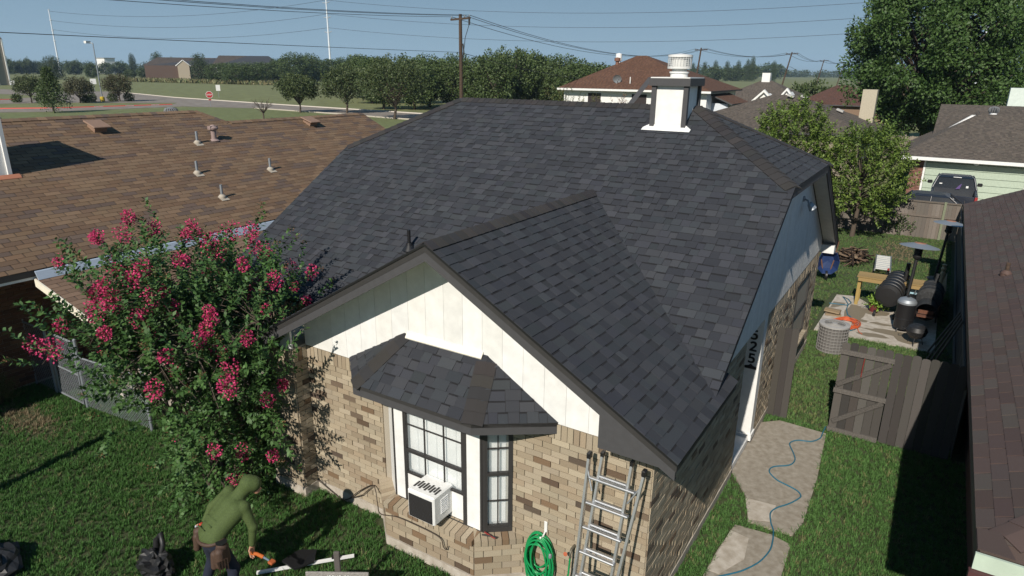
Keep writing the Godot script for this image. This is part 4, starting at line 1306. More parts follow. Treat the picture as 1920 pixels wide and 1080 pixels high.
func beam(called: String, a: Vector3, b: Vector3, w: float, t: float, side: Vector3, parent: Node, m: Material, c: Color) -> void:
	var mb := MB.new()
	mb.col = c
	var d := (b - a).normalized()
	var n := d.cross(side).normalized() * w * 0.5
	var s := side.normalized() * t
	mb.hexa([a - n, a + n, a + n + s, a - n + s, b - n, b + n, b + n + s, b - n + s])
	put(called, mb, m, parent)

func build_fences() -> void:
	var al := Vector3(1, 0, 0)
	var fr := P(0, 0, -1)
	var gate := thing("wooden_gate", "weathered wooden gate with Z braces beside the walkway", "gate", P(1.7, 0, 6.75))
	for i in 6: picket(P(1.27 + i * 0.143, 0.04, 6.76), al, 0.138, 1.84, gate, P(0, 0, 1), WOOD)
	var rc := Color(0.17, 0.155, 0.14)
	beam("rail", P(1.25, 1.70, 6.755), P(2.16, 1.70, 6.755), 0.09, 0.035, fr, gate, M.wood_grey, rc)
	beam("rail", P(1.25, 0.90, 6.755), P(2.14, 0.90, 6.755), 0.09, 0.035, fr, gate, M.wood_grey, rc)
	beam("rail", P(1.25, 0.06, 6.755), P(2.12, 0.06, 6.755), 0.10, 0.035, fr, gate, M.wood_grey, rc)
	beam("brace", P(2.12, 1.63, 6.752), P(1.29, 1.02, 6.752), 0.085, 0.03, fr, gate, M.wood_grey, rc * 0.75)
	beam("brace", P(2.10, 0.84, 6.752), P(1.32, 0.24, 6.752), 0.085, 0.03, fr, gate, M.wood_grey, rc * 0.75)
	var st := MB.new()
	st.col = Color(0.25, 0.03, 0.02)
	st.tube([P(1.68, 1.66, 6.70), P(1.67, 1.45, 6.70), P(1.67, 1.28, 6.705)], 0.008, 0.008, 5)
	put("pull_cord", st, M.plain, gate)
	var f := thing("side_fence", "grey board fence running from the gate to the maroon-roofed house", "fence", P(2.6, 0, 6.75))
	for i in 8: picket(P(2.14 + i * 0.142, 0.02, 6.77), al, 0.137, 1.86, f, P(0, 0, 1), WOOD)
	beam("rail", P(2.15, 1.55, 6.79), P(3.28, 1.55, 6.79), 0.09, 0.035, P(0, 0, 1), f, M.wood_grey, rc)
	beam("rail", P(2.15, 0.35, 6.79), P(3.28, 0.35, 6.79), 0.09, 0.035, P(0, 0, 1), f, M.wood_grey, rc)
	var f2 := thing("lone_fence", "three dark weathered boards standing against the end wall by the door post", "fence", P(0.26, 0, 6.75))
	for i in 3: picket(P(0.115 + i * 0.128, 0.02, 6.75), al, 0.125, 1.93, f2, P(0, 0, 1), WOOD)
	beam("rail", P(0.07, 1.5, 6.77), P(0.48, 1.5, 6.77), 0.09, 0.035, P(0, 0, 1), f2, M.wood_grey, rc)
	beam("rail", P(0.07, 0.4, 6.77), P(0.48, 0.4, 6.77), 0.09, 0.035, P(0, 0, 1), f2, M.wood_grey, rc)
	# back fence
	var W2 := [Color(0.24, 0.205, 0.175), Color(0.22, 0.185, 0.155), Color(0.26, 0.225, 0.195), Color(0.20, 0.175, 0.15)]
	var bf := thing("back_fence", "pale grey board fence closing the back yard behind the small tree", "fence", P(0, 0, 26.7))
	for i in 48: picket(P(-3.4 + i * 0.142, 0, 26.7), al, 0.138, 1.55, bf, P(0, 0, 1), W2)
	beam("cap_rail", P(-3.4, 1.56, 26.66), P(3.4, 1.56, 26.66), 0.06, 0.12, P(0, 0, 1), bf, M.wood_grey, Color(0.2, 0.17, 0.14))
	beam("rail", P(-3.4, 0.95, 26.695), P(3.4, 0.95, 26.695), 0.07, 0.035, fr, bf, M.wood_grey, Color(0.24, 0.2, 0.17))
	beam("fence_post", P(2.72, 0, 26.67), P(2.72, 1.62, 26.67), 0.09, 0.06, fr, bf, M.wood_grey, Color(0.30, 0.33, 0.22))
	beam("fence_post", P(0.35, 0, 26.67), P(0.35, 1.55, 26.67), 0.09, 0.06, fr, bf, M.wood_grey, Color(0.26, 0.22, 0.18))
	# fence between the yards, in the shade of the maroon eave
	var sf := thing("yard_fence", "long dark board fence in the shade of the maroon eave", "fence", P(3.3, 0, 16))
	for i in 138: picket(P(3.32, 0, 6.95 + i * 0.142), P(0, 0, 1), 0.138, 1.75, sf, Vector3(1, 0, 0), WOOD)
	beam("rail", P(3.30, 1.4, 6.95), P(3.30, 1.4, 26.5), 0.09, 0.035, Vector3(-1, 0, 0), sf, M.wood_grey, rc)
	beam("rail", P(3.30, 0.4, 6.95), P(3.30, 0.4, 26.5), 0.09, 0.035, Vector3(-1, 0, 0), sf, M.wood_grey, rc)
	# far fence with a braced gate between the two grey roofs
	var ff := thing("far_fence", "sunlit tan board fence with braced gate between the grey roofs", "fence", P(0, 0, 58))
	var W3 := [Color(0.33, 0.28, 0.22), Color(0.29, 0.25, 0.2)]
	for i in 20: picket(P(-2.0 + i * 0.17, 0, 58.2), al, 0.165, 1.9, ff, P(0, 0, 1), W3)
	for y in [1.6, 0.9, 0.3]: beam("rail", P(-2.0, y, 58.19), P(1.4, y, 58.19), 0.1, 0.04, fr, ff, M.wood_grey, Color(0.36, 0.31, 0.25))
	for u in [-1.7, -0.55, 0.6]: beam("fence_post", P(u, 0, 58.14), P(u, 2.0, 58.14), 0.11, 0.06, fr, ff, M.wood_grey, Color(0.36, 0.31, 0.25))
	beam("brace", P(-0.5, 1.6, 58.15), P(0.6, 0.9, 58.15), 0.08, 0.03, fr, ff, M.wood_grey, Color(0.33, 0.28, 0.22))
	# chain-link fence by the brown-roofed house
	var cl := thing("chain_link_fence", "grey chain-link fence between the brown-roofed house and the myrtle", "fence", P(-11.6, 0, -0.7))
	for p in [[-13.78, -0.72], [-12.91, -0.69], [-11.65, -0.69], [-9.68, -0.49]]:
		var mb := MB.new()
		mb.tube([P(p[0], -0.05, p[1]), P(p[0], 1.5, p[1])], 0.032, 0.032, 8)
		mb.lathe(P(p[0], 1.5, p[1]), [[0.036, -0.02], [0.036, 0.01], [0.0, 0.04]], 8)
		put("fence_post", mb, M.galvanised, cl)
	link(cl, P(-13.78, 0, -0.72), P(-12.91, 0, -0.69), 1.42)
	link(cl, P(-11.65, 0, -0.69), P(-9.68, 0, -0.49), 1.1)
	var cg := thing("chain_link_gate", "narrow chain-link gate with tubular frame in the grey fence", "gate", P(-12.2, 0, -0.7))
	var gt := MB.new()
	gt.tube([P(-12.76, 0.06, -0.69), P(-12.76, 1.36, -0.69), P(-12.70, 1.42, -0.69), P(-11.82, 1.42, -0.69), P(-11.76, 1.36, -0.69), P(-11.76, 0.06, -0.69), P(-12.76, 0.06, -0.69)], 0.022, 0.022, 7)
	gt.tube([P(-12.76, 0.70, -0.69), P(-11.76, 0.70, -0.69)], 0.018, 0.018, 7)
	put("gate_frame", gt, M.galvanised, cg)
	var lt := MB.new()
	lt.tube([P(-12.91, 1.15, -0.70), P(-12.76, 1.15, -0.72)], 0.02, 0.02, 6)
	lt.tube([P(-12.95, 0.98, -0.70), P(-12.85, 0.92, -0.74), P(-12.74, 0.98, -0.70)], 0.014, 0.014, 6)
	put("latch", lt, M.galvanised, cg)
	link(cg, P(-12.74, 0, -0.69), P(-11.78, 0, -0.69), 1.4)

func link(parent: Node3D, a: Vector3, b: Vector3, h: float) -> void:
	var mb := MB.new()
	var L := (b - a).length()
	var al := (b - a) / L
	var st := 0.075
	var k := -int(h / st) - 1
	while k * st < L:
		for dir in [1.0, -1.0]:
			var s0 := k * st
			var s1 := s0 + h
			var y0 := 0.04
			var c0 := clampf(s0, 0, L)
			var c1 := clampf(s1, 0, L)
			if c1 - c0 > 0.01:
				var p0 := a + al * c0 + Vector3.UP * (y0 + (c0 - s0))
				var p1 := a + al * c1 + Vector3.UP * (y0 + (c1 - s0))
				if dir < 0:
					p0 = a + al * (L - c0) + Vector3.UP * (y0 + (c0 - s0))
					p1 = a + al * (L - c1) + Vector3.UP * (y0 + (c1 - s0))
				mb.tube([p0, p1], 0.0028, 0.0028, 3, false)
		k += 1
	put("chain_link_mesh", mb, M.galvanised, parent)
	var t := MB.new()
	t.tube([a + Vector3.UP * (h + 0.03), b + Vector3.UP * (h + 0.03)], 0.02, 0.02, 7)
	put("top_rail", t, M.galvanised, parent)

# ================================================================= the worker
# Surface nets over smoothly joined tapered capsules [a, b, ra, rb].
func nets(bones: Array, h: float, k: float, mb: MB) -> void:
	var lo := Vector3.ONE * 1e9
	var hi := -lo
	for b in bones:
		var r: float = maxf(b[2], b[3]) + k + h * 3.0
		lo = lo.min(b[0] - Vector3.ONE * r).min(b[1] - Vector3.ONE * r)
		hi = hi.max(b[0] + Vector3.ONE * r).max(b[1] + Vector3.ONE * r)
	var nx := int((hi.x - lo.x) / h) + 2
	var ny := int((hi.y - lo.y) / h) + 2
	var nz := int((hi.z - lo.z) / h) + 2
	var f := PackedFloat32Array()
	f.resize(nx * ny * nz)
	f.fill(1.0)
	for b in bones:
		var a: Vector3 = b[0]
		var d: Vector3 = b[1] - a
		var dd := maxf(d.length_squared(), 1e-9)
		var ra: float = b[2]
		var rb: float = b[3]
		var r := maxf(ra, rb) + k + h * 2.0
		var p0 := ((a.min(b[1]) - Vector3.ONE * r - lo) / h).floor()
		var p1 := ((a.max(b[1]) + Vector3.ONE * r - lo) / h).ceil()
		for x in range(maxi(0, int(p0.x)), mini(nx, int(p1.x) + 1)):
			for y in range(maxi(0, int(p0.y)), mini(ny, int(p1.y) + 1)):
				var i := (x * ny + y) * nz
				for z in range(maxi(0, int(p0.z)), mini(nz, int(p1.z) + 1)):
					var p := lo + Vector3(x, y, z) * h
					var t := clampf((p - a).dot(d) / dd, 0.0, 1.0)
					var s := (p - a - d * t).length() - lerpf(ra, rb, t)
					var o := f[i + z]
					var e := maxf(k - absf(s - o), 0.0) / k
					f[i + z] = minf(s, o) - e * e * k * 0.25
	var vid := {}
	var vs := []
	var ns := []
	var at := func(x: int, y: int, z: int) -> float: return f[(x * ny + y) * nz + z]
	for x in nx - 1:
		for y in ny - 1:
			for z in nz - 1:
				var i := (x * ny + y) * nz + z
				var c := [f[i], f[i + 1], f[i + nz], f[i + nz + 1], f[i + ny * nz], f[i + ny * nz + 1], f[i + ny * nz + nz], f[i + ny * nz + nz + 1]]
				var neg := 0
				for q in c:
					if q < 0.0: neg += 1
				if neg == 0 or neg == 8: continue
				var sum := Vector3.ZERO
				var cnt := 0
				for e in [[0, 1], [2, 3], [4, 5], [6, 7], [0, 2], [1, 3], [4, 6], [5, 7], [0, 4], [1, 5], [2, 6], [3, 7]]:
					var q0: float = c[e[0]]
					var q1: float = c[e[1]]
					if (q0 < 0.0) == (q1 < 0.0): continue
					var t := q0 / (q0 - q1)
					var A := Vector3(e[0] >> 2, (e[0] >> 1) & 1, e[0] & 1)
					var B := Vector3(e[1] >> 2, (e[1] >> 1) & 1, e[1] & 1)
					sum += A.lerp(B, t)
					cnt += 1
				vid[i] = vs.size()
				vs.append(lo + (Vector3(x, y, z) + sum / cnt) * h)
				ns.append(Vector3(c[4] + c[5] + c[6] + c[7] - c[0] - c[1] - c[2] - c[3], c[2] + c[3] + c[6] + c[7] - c[0] - c[1] - c[4] - c[5], c[1] + c[3] + c[5] + c[7] - c[0] - c[2] - c[4] - c[6]).normalized())
	for x in range(1, nx - 1):
		for y in range(1, ny - 1):
			for z in range(1, nz - 1):
				var i := (x * ny + y) * nz + z
				var s := f[i] < 0.0
				for e in [[ny * nz, nz, 1], [nz, ny * nz, 1], [1, ny * nz, nz]]:
					if (f[i + e[0]] < 0.0) == s: continue
					var q := [i, i - e[1], i - e[1] - e[2], i - e[2]]
					var ok := true
					for w in q:
						if not vid.has(w): ok = false
					if not ok: continue
					var g := []
					for w in q: g.append(vid[w])
					mb.tn(vs[g[0]], vs[g[1]], vs[g[2]], ns[g[0]], ns[g[1]], ns[g[2]])
					mb.tn(vs[g[0]], vs[g[2]], vs[g[3]], ns[g[0]], ns[g[2]], ns[g[3]])

func hand(wrist: Vector3, d: Vector3, side: Vector3, thumb: float, curl: float, mb: MB) -> void:
	d = d.normalized()
	side = (side - d * side.dot(d)).normalized()
	var nn := d.cross(side).normalized() * thumb     # palm side
	var bones := []
	for j in 4:
		var s := (j - 1.5) * 0.0195
		var k0 := wrist + d * (0.085 - absf(j - 1.2) * 0.004) + side * s
		bones.append([wrist + d * 0.012 + side * s * 0.6, k0, 0.014, 0.0115])
		var ln: float = [0.040, 0.046, 0.043, 0.033][j]
		var dir := d
		var p := k0
		for q in 3:
			dir = (dir * cos(curl) + nn * sin(curl)).normalized() if q > 0 else (dir * cos(curl * 0.6) + nn * sin(curl * 0.6)).normalized()
			var e: Vector3 = p + dir * ln * [1.0, 0.7, 0.55][q]
			bones.append([p, e, 0.0098 - q * 0.0008, 0.0092 - q * 0.0009])
			p = e
	var t0 := wrist + d * 0.025 - side * 0.026 + nn * 0.006
	var t1 := t0 + (d * 0.6 - side * 0.55 + nn * 0.5).normalized() * 0.042
	var t2 := t1 + (d * 0.7 + nn * 0.65).normalized() * 0.032
	bones.append([t0, t1, 0.0135, 0.011])
	bones.append([t1, t2, 0.011, 0.0092])
	bones.append([wrist - d * 0.05, wrist + d * 0.02, 0.026, 0.025])
	nets(bones, 0.0042, 0.005, mb)

func build_person() -> void:
	var o := P(-4.82, 0, -2.42)
	var f := P(0.17, 0, 0.985).normalized()
	var r := P(0.985, 0, -0.17).normalized()
	var J := func(ff: float, rr: float, y: float) -> Vector3: return o + f * ff + r * rr + Vector3.UP * y
	var t := thing("person", "person in olive hooded top, jeans and tool belt bending over the lawn", "person", o)
	var hipL: Vector3 = J.call(0.0, -0.11, 0.90)
	var hipR: Vector3 = J.call(0.0, 0.11, 0.90)
	var kL: Vector3 = J.call(0.06, -0.20, 0.49)
	var kR: Vector3 = J.call(0.14, 0.22, 0.50)
	var aL: Vector3 = J.call(-0.08, -0.25, 0.09)
	var aR: Vector3 = J.call(0.02, 0.29, 0.09)
	var pel: Vector3 = J.call(0.0, 0.0, 0.95)
	var waist: Vector3 = J.call(0.10, 0.0, 1.07)
	var chest: Vector3 = J.call(0.31, 0.01, 1.25)
	var shL: Vector3 = J.call(0.38, -0.19, 1.34)
	var shR: Vector3 = J.call(0.38, 0.19, 1.29)
	var nk: Vector3 = J.call(0.45, 0.02, 1.40)
	var hd: Vector3 = J.call(0.56, 0.07, 1.49)
	var elL: Vector3 = J.call(0.20, -0.36, 1.12)
	var wrL: Vector3 = J.call(0.08, -0.38, 0.93)
	var elR: Vector3 = J.call(0.42, 0.30, 1.02)
	var wrR: Vector3 = J.call(0.38, 0.29, 0.76)
	var look: Vector3 = (f * 0.75 + r * 0.45 - Vector3.UP * 0.55).normalized()
	# the body itself, one continuous surface
	var body := MB.new()
	var bones := [[pel, waist, 0.125, 0.115], [waist, chest, 0.115, 0.135], [chest, nk, 0.12, 0.06], [shL, chest, 0.055, 0.09], [shR, chest, 0.055, 0.09], [nk, hd, 0.055, 0.06], [hd, hd + look * 0.035 + Vector3.UP * 0.02, 0.088, 0.085], [hd + look * 0.04 - Vector3.UP * 0.02, hd + look * 0.075 - Vector3.UP * 0.075, 0.06, 0.042],
		[hd + look * 0.10, hd + look * 0.135 - Vector3.UP * 0.02, 0.012, 0.016], [shL, elL, 0.05, 0.04], [elL, wrL, 0.04, 0.026], [shR, elR, 0.05, 0.04], [elR, wrR, 0.04, 0.026],
		[pel, hipL, 0.11, 0.09], [pel, hipR, 0.11, 0.09], [hipL, kL, 0.085, 0.056], [hipR, kR, 0.085, 0.056], [kL, aL, 0.056, 0.038], [kR, aR, 0.056, 0.038]]
	nets(bones, 0.016, 0.03, body)
	var dL := (wrL - elL).normalized()
	var dR := (wrR - elR).normalized()
	hand(wrL, dL, f, -1.0, 0.75, body)
	hand(wrR, dR, f, 1.0, 0.6, body)
	put("body", body, M.skin, t)
	# hooded top
	var top := MB.new()
	var hem: Vector3 = J.call(0.01, 0.0, 0.98)
	var tops := [[hem, waist, 0.15, 0.150], [hem + r * 0.09, waist + r * 0.09, 0.12, 0.125], [hem - r * 0.09, waist - r * 0.09, 0.12, 0.125], [waist, chest, 0.140, 0.150], [waist + r * 0.09, chest + r * 0.12, 0.12, 0.13], [waist - r * 0.09, chest - r * 0.12, 0.12, 0.13], [chest, nk, 0.14, 0.085], [shL, chest, 0.082, 0.11], [shR, chest, 0.082, 0.11], [nk, hd - look * 0.02, 0.085, 0.108], [hd - look * 0.03, hd + look * 0.035 + Vector3.UP * 0.02, 0.112, 0.106],
		[shL, elL, 0.078, 0.058], [elL, wrL - dL * 0.02, 0.058, 0.042], [shR, elR, 0.078, 0.058], [elR, wrR - dR * 0.02, 0.058, 0.042]]
	# soft folds across the back and sleeves
	for i in 7:
		var e := i / 6.0
		var c: Vector3 = hem.lerp(chest, e) + Vector3.UP * (0.125 - 0.02 * e) - f * (0.10 - 0.1 * e)
		tops.append([c - r * (0.12 - 0.03 * sin(i * 2.0)), c + r * (0.05 + 0.05 * sin(i * 1.3)) + Vector3.UP * 0.012, 0.012, 0.009])
	nets(tops, 0.013, 0.022, top)
	put("hooded_top", top, M.hoodie, t)
	var jn := MB.new()
	nets([[J.call(0.0, 0.0, 0.95), J.call(0.0, 0.0, 0.86), 0.138, 0.12], [hipL + Vector3.UP * 0.03, kL, 0.108, 0.076], [hipR + Vector3.UP * 0.03, kR, 0.108, 0.076], [kL, aL, 0.074, 0.062], [kR, aR, 0.074, 0.062]], 0.015, 0.03, jn)
	put("jeans", jn, M.denim, t)
	for a in [[aL, 1], [aR, 1]]:
		var sm := MB.new()
		nets([[a[0] - Vector3.UP * 0.04 - f * 0.04, a[0] - Vector3.UP * 0.045 + f * 0.17, 0.045, 0.04], [a[0], a[0] - Vector3.UP * 0.03, 0.05, 0.045]], 0.012, 0.02, sm)
		put("shoe", sm, M.leather, t)
	# tool belt with two pouches
	var belt := thing("tool_belt", "brown leather tool belt with two nail pouches on the bending person", "tool belt", J.call(0, 0, 0.96))
	var bm := MB.new()
	var ring := []
	for i in 25:
		var a := TAU * i / 24.0
		ring.append(J.call(0.015 + cos(a) * 0.158, sin(a) * 0.205, 0.975 + cos(a) * 0.03))
	bm.tube(ring, 0.026, 0.026, 8, false)
	put("belt", bm, M.leather, belt)
	for s in [-1.0, 1.0]:
		var pm := MB.new()
		var c: Vector3 = J.call(0.02, s * 0.25, 0.84)
		nets([[c + Vector3.UP * 0.08, c - Vector3.UP * 0.10, 0.075, 0.085], [c + r * s * 0.05 + Vector3.UP * 0.06 - f * 0.06, c + r * s * 0.06 - Vector3.UP * 0.12 - f * 0.06, 0.06, 0.06], [c - f * 0.10 + Vector3.UP * 0.03, c - f * 0.12 - Vector3.UP * 0.14, 0.05, 0.045]], 0.012, 0.02, pm)
		var pn := put("pouch", pm, M.leather, belt)
		var dk := MB.new()
		dk.lathe(c + Vector3.UP * 0.145, [[0.065, 0], [0.07, 0.012], [0.0, 0.013]], 14)
		put("pouch_mouth", dk, M.black_plastic, pn)
		var fp := MB.new()
		for j in 4: fp.slab([c - f * (0.13 - j * 0.035) + r * s * 0.10 - Vector3.UP * 0.02, c - f * (0.10 - j * 0.035) + r * s * 0.115 - Vector3.UP * 0.02, c - f * (0.11 - j * 0.035) + r * s * 0.13 - Vector3.UP * (0.19 + 0.02 * (j % 2))], r * s * 0.008)
		put("flap", fp, M.leather, pn)
	var rg := MB.new()
	rg.col = Color(0.5, 0.06, 0.03)
	rg.rbox(J.call(0.0, -0.27, 0.99), Vector3(0.04, 0.06, 0.05), 0.01)
	put("red_tag", rg, M.plain, belt)
	# what the hands hold
	var gl := wrL + dL * 0.10
	var tb := thing("grey_tube", "short grey tube held at the hip in one hand", "tube", gl)
	var tm := MB.new()
	tm.col = Color(0.22, 0.25, 0.28)
	tm.tube([gl - r * 0.11 - Vector3.UP * 0.02, gl + r * 0.06 + Vector3.UP * 0.02], 0.024, 0.024, 12)
	put("tube", tm, M.plain, tb)
	var tc := MB.new()
	tc.col = Color(0.5, 0.54, 0.58)
	tc.tube([gl - r * 0.13 - Vector3.UP * 0.024, gl - r * 0.11 - Vector3.UP * 0.02], 0.026, 0.026, 12)
	put("cap", tc, M.plain, tb)
	var gr := wrR + dR * 0.10
	var tl := thing("orange_cutter", "orange handled cutter held low in one hand", "tool", gr)
	var om := MB.new()
	om.col = Color(0.55, 0.13, 0.02)
	om.tube([gr - f * 0.03, gr + f * 0.04 + r * 0.05 - Vector3.UP * 0.03, gr + f * 0.09 + r * 0.12 - Vector3.UP * 0.07], 0.022, 0.026, 10)
	put("handle", om, M.plain, tl)
	var bl := MB.new()
	bl.col = Color(0.15, 0.2, 0.26)
	bl.tube([gr + f * 0.09 + r * 0.12 - Vector3.UP * 0.07, gr + f * 0.13 + r * 0.19 - Vector3.UP * 0.11], 0.016, 0.012, 8)
	bl.col = Color(0.4, 0.1, 0.03)
	bl.rbox(gr + f * 0.15 + r * 0.22 - Vector3.UP * 0.13, Vector3(0.08, 0.04, 0.08), 0.01)
	put("blade", bl, M.plain, tl)

# ================================================================= plants
class Leaves:
	var v := PackedVector3Array()
	var n := PackedVector3Array()
	var c := PackedColorArray()
	var ix := PackedInt32Array()
	func add(p: Vector3, dir: Vector3, side: Vector3, ln: float, wd: float, col: Color) -> void:
		var k := v.size()
		var nn := dir.cross(side).normalized()
		if nn.y < 0.0: nn = -nn
		v.append(p)
		v.append(p + dir * ln * 0.5 + side * wd * 0.5 + nn * ln * 0.06)
		v.append(p + dir * ln)
		v.append(p + dir * ln * 0.5 - side * wd * 0.5 + nn * ln * 0.06)
		for i in 4:
			n.append(nn)
			c.append(col)
		var up := dir.cross(side).dot(nn) > 0.0
		if up:
			ix.append_array(PackedInt32Array([k, k + 1, k + 2, k, k + 2, k + 3]))
		else:
			ix.append_array(PackedInt32Array([k, k + 2, k + 1, k, k + 3, k + 2]))
	func mesh() -> ArrayMesh:
		var a := []
		a.resize(Mesh.ARRAY_MAX)
		a[Mesh.ARRAY_VERTEX] = v
		a[Mesh.ARRAY_NORMAL] = n
		a[Mesh.ARRAY_COLOR] = c
		a[Mesh.ARRAY_INDEX] = ix
		var m := ArrayMesh.new()
		m.add_surface_from_arrays(Mesh.PRIMITIVE_TRIANGLES, a)
		return m

func rdir() -> Vector3:
	var z := rng.randf_range(-1, 1)
	var a := rng.randf() * TAU
	var r := sqrt(1.0 - z * z)
	return Vector3(r * cos(a), z, r * sin(a))

func tint(a: Color, b: Color) -> Color:
	var c := a.lerp(b, rng.randf()) * rng.randf_range(0.8, 1.2)
	c.a = 1.0
	return c

# A leafy shoot: leaves in pairs along a curved twig.
func shoot(L: Leaves, p: Vector3, d: Vector3, ln: float, leaf: float, step: float, a: Color, b: Color, wide := 0.5) -> Vector3:
	var k := int(ln / step)
	var q := p
	var dd := d
	var side := dd.cross(Vector3.UP)
	if side.length() < 0.1: side = Vector3.RIGHT
	side = side.normalized()
	for i in k:
		q += dd * step
		dd = (dd + Vector3.UP * 0.015 + rdir() * 0.08).normalized()
		var tw := Basis(dd, rng.randf() * 0.8 + i * 1.2)
		for s in [-1.0, 1.0]:
			var o: Vector3 = tw * side * s
			var ld := (o * 0.8 + dd * 0.55 + rdir() * 0.3 - Vector3.UP * 0.15).normalized()
			var ls := ld.cross(Vector3.UP + rdir() * 0.6).normalized()
			L.add(q, ld, ls, leaf * rng.randf_range(0.7, 1.2), leaf * wide, tint(a, b))
	return q

func clump(L: Leaves, at: Vector3, r: Vector3, k: int, leaf: float, a: Color, b: Color) -> void:
	for i in k:
		var o := rdir()
		var rr := pow(rng.randf(), 0.45)
		var p := at + o * r * rr
		var d := (o + rdir() * 0.9).normalized()
		var s := d.cross(rdir()).normalized()
		L.add(p, d, s, leaf * rng.randf_range(0.6, 1.3), leaf * rng.randf_range(0.4, 0.7), tint(a, b))

# Tree around its own base point: trunk with limbs, and a crown of leaf clumps.
func tree(called: String, label: String, group: String, H: float, R: float, shape: String, leaves: int, leaf: float, a: Color, b: Color, bole := 0.25, nlimb := 26, tuft_r := 1.0) -> Node3D:
	var t := thing(called, label, "tree", Vector3.ZERO, group)
	var tr := MB.new()
	var r0 := H * 0.022 + 0.04
	var top := Vector3(rng.randf_range(-0.1, 0.1) * R, H * (0.55 if shape == "round" else 0.85), rng.randf_range(-0.1, 0.1) * R)
	tr.tube([Vector3.ZERO - Vector3(0, 0.1, 0), top * 0.3 + Vector3(0.04 * R, 0, 0), top * 0.65, top], r0, r0 * 0.3, 8)
	var L := Leaves.new()
	for i in nlimb:
		var e := (i + 0.5) / nlimb
		var ang := i * 2.399 + rng.randf() * 0.7
		var c: Vector3
		var cr: float
		if shape == "cone":
			var y := bole + (1.0 - bole) * e
			var rr := R * (1.0 - e) * rng.randf_range(0.55, 0.9)
			c = Vector3(cos(ang) * rr, y * H * 0.97, sin(ang) * rr)
			cr = R * (0.22 + 0.3 * (1.0 - e))
		elif shape == "column":
			var y := bole + (0.92 - bole) * e
			var rr := R * sqrt(maxf(0.05, 1.0 - pow(absf(e * 1.7 - 0.7), 2.2))) * rng.randf_range(0.35, 0.72)
			c = Vector3(cos(ang) * rr, y * H, sin(ang) * rr)
			cr = R * 0.42
		else:
			var low := -0.55 if bole > 0.08 else -0.97
			var el := asin(clampf(low + (0.95 - low) * e, -1, 1))
			var k := rng.randf_range(0.55, 0.86)
			var mid := H * (bole + 1.0) * 0.5
			var hh := H * (1.0 - bole) * 0.5
			c = Vector3(cos(ang) * cos(el) * R * k, mid + sin(el) * hh * 0.80, sin(ang) * cos(el) * R * k)
			cr = R * rng.randf_range(0.24, 0.40) * tuft_r
		var st := top * clampf(c.y / H * 0.75, 0.2, 0.95)
		st.y = minf(st.y, c.y)
		tr.tube([st, st.lerp(c, 0.5) + Vector3.UP * 0.04 * H, c], r0 * 0.35, r0 * 0.08, 5, false)
		clump(L, c, Vector3(cr, cr * (0.8 if shape == "round" else 1.1), cr), int(leaves / nlimb), leaf, a, b)
		for j in 3:
			var o := rdir()
			clump(L, c + o * cr * 0.95, Vector3.ONE * cr * 0.35, int(leaves / nlimb / 9), leaf, a, b)
	put("trunk", tr, M.bark, t)
	put_mesh("crown", L.mesh(), M.leaf, t)
	return t

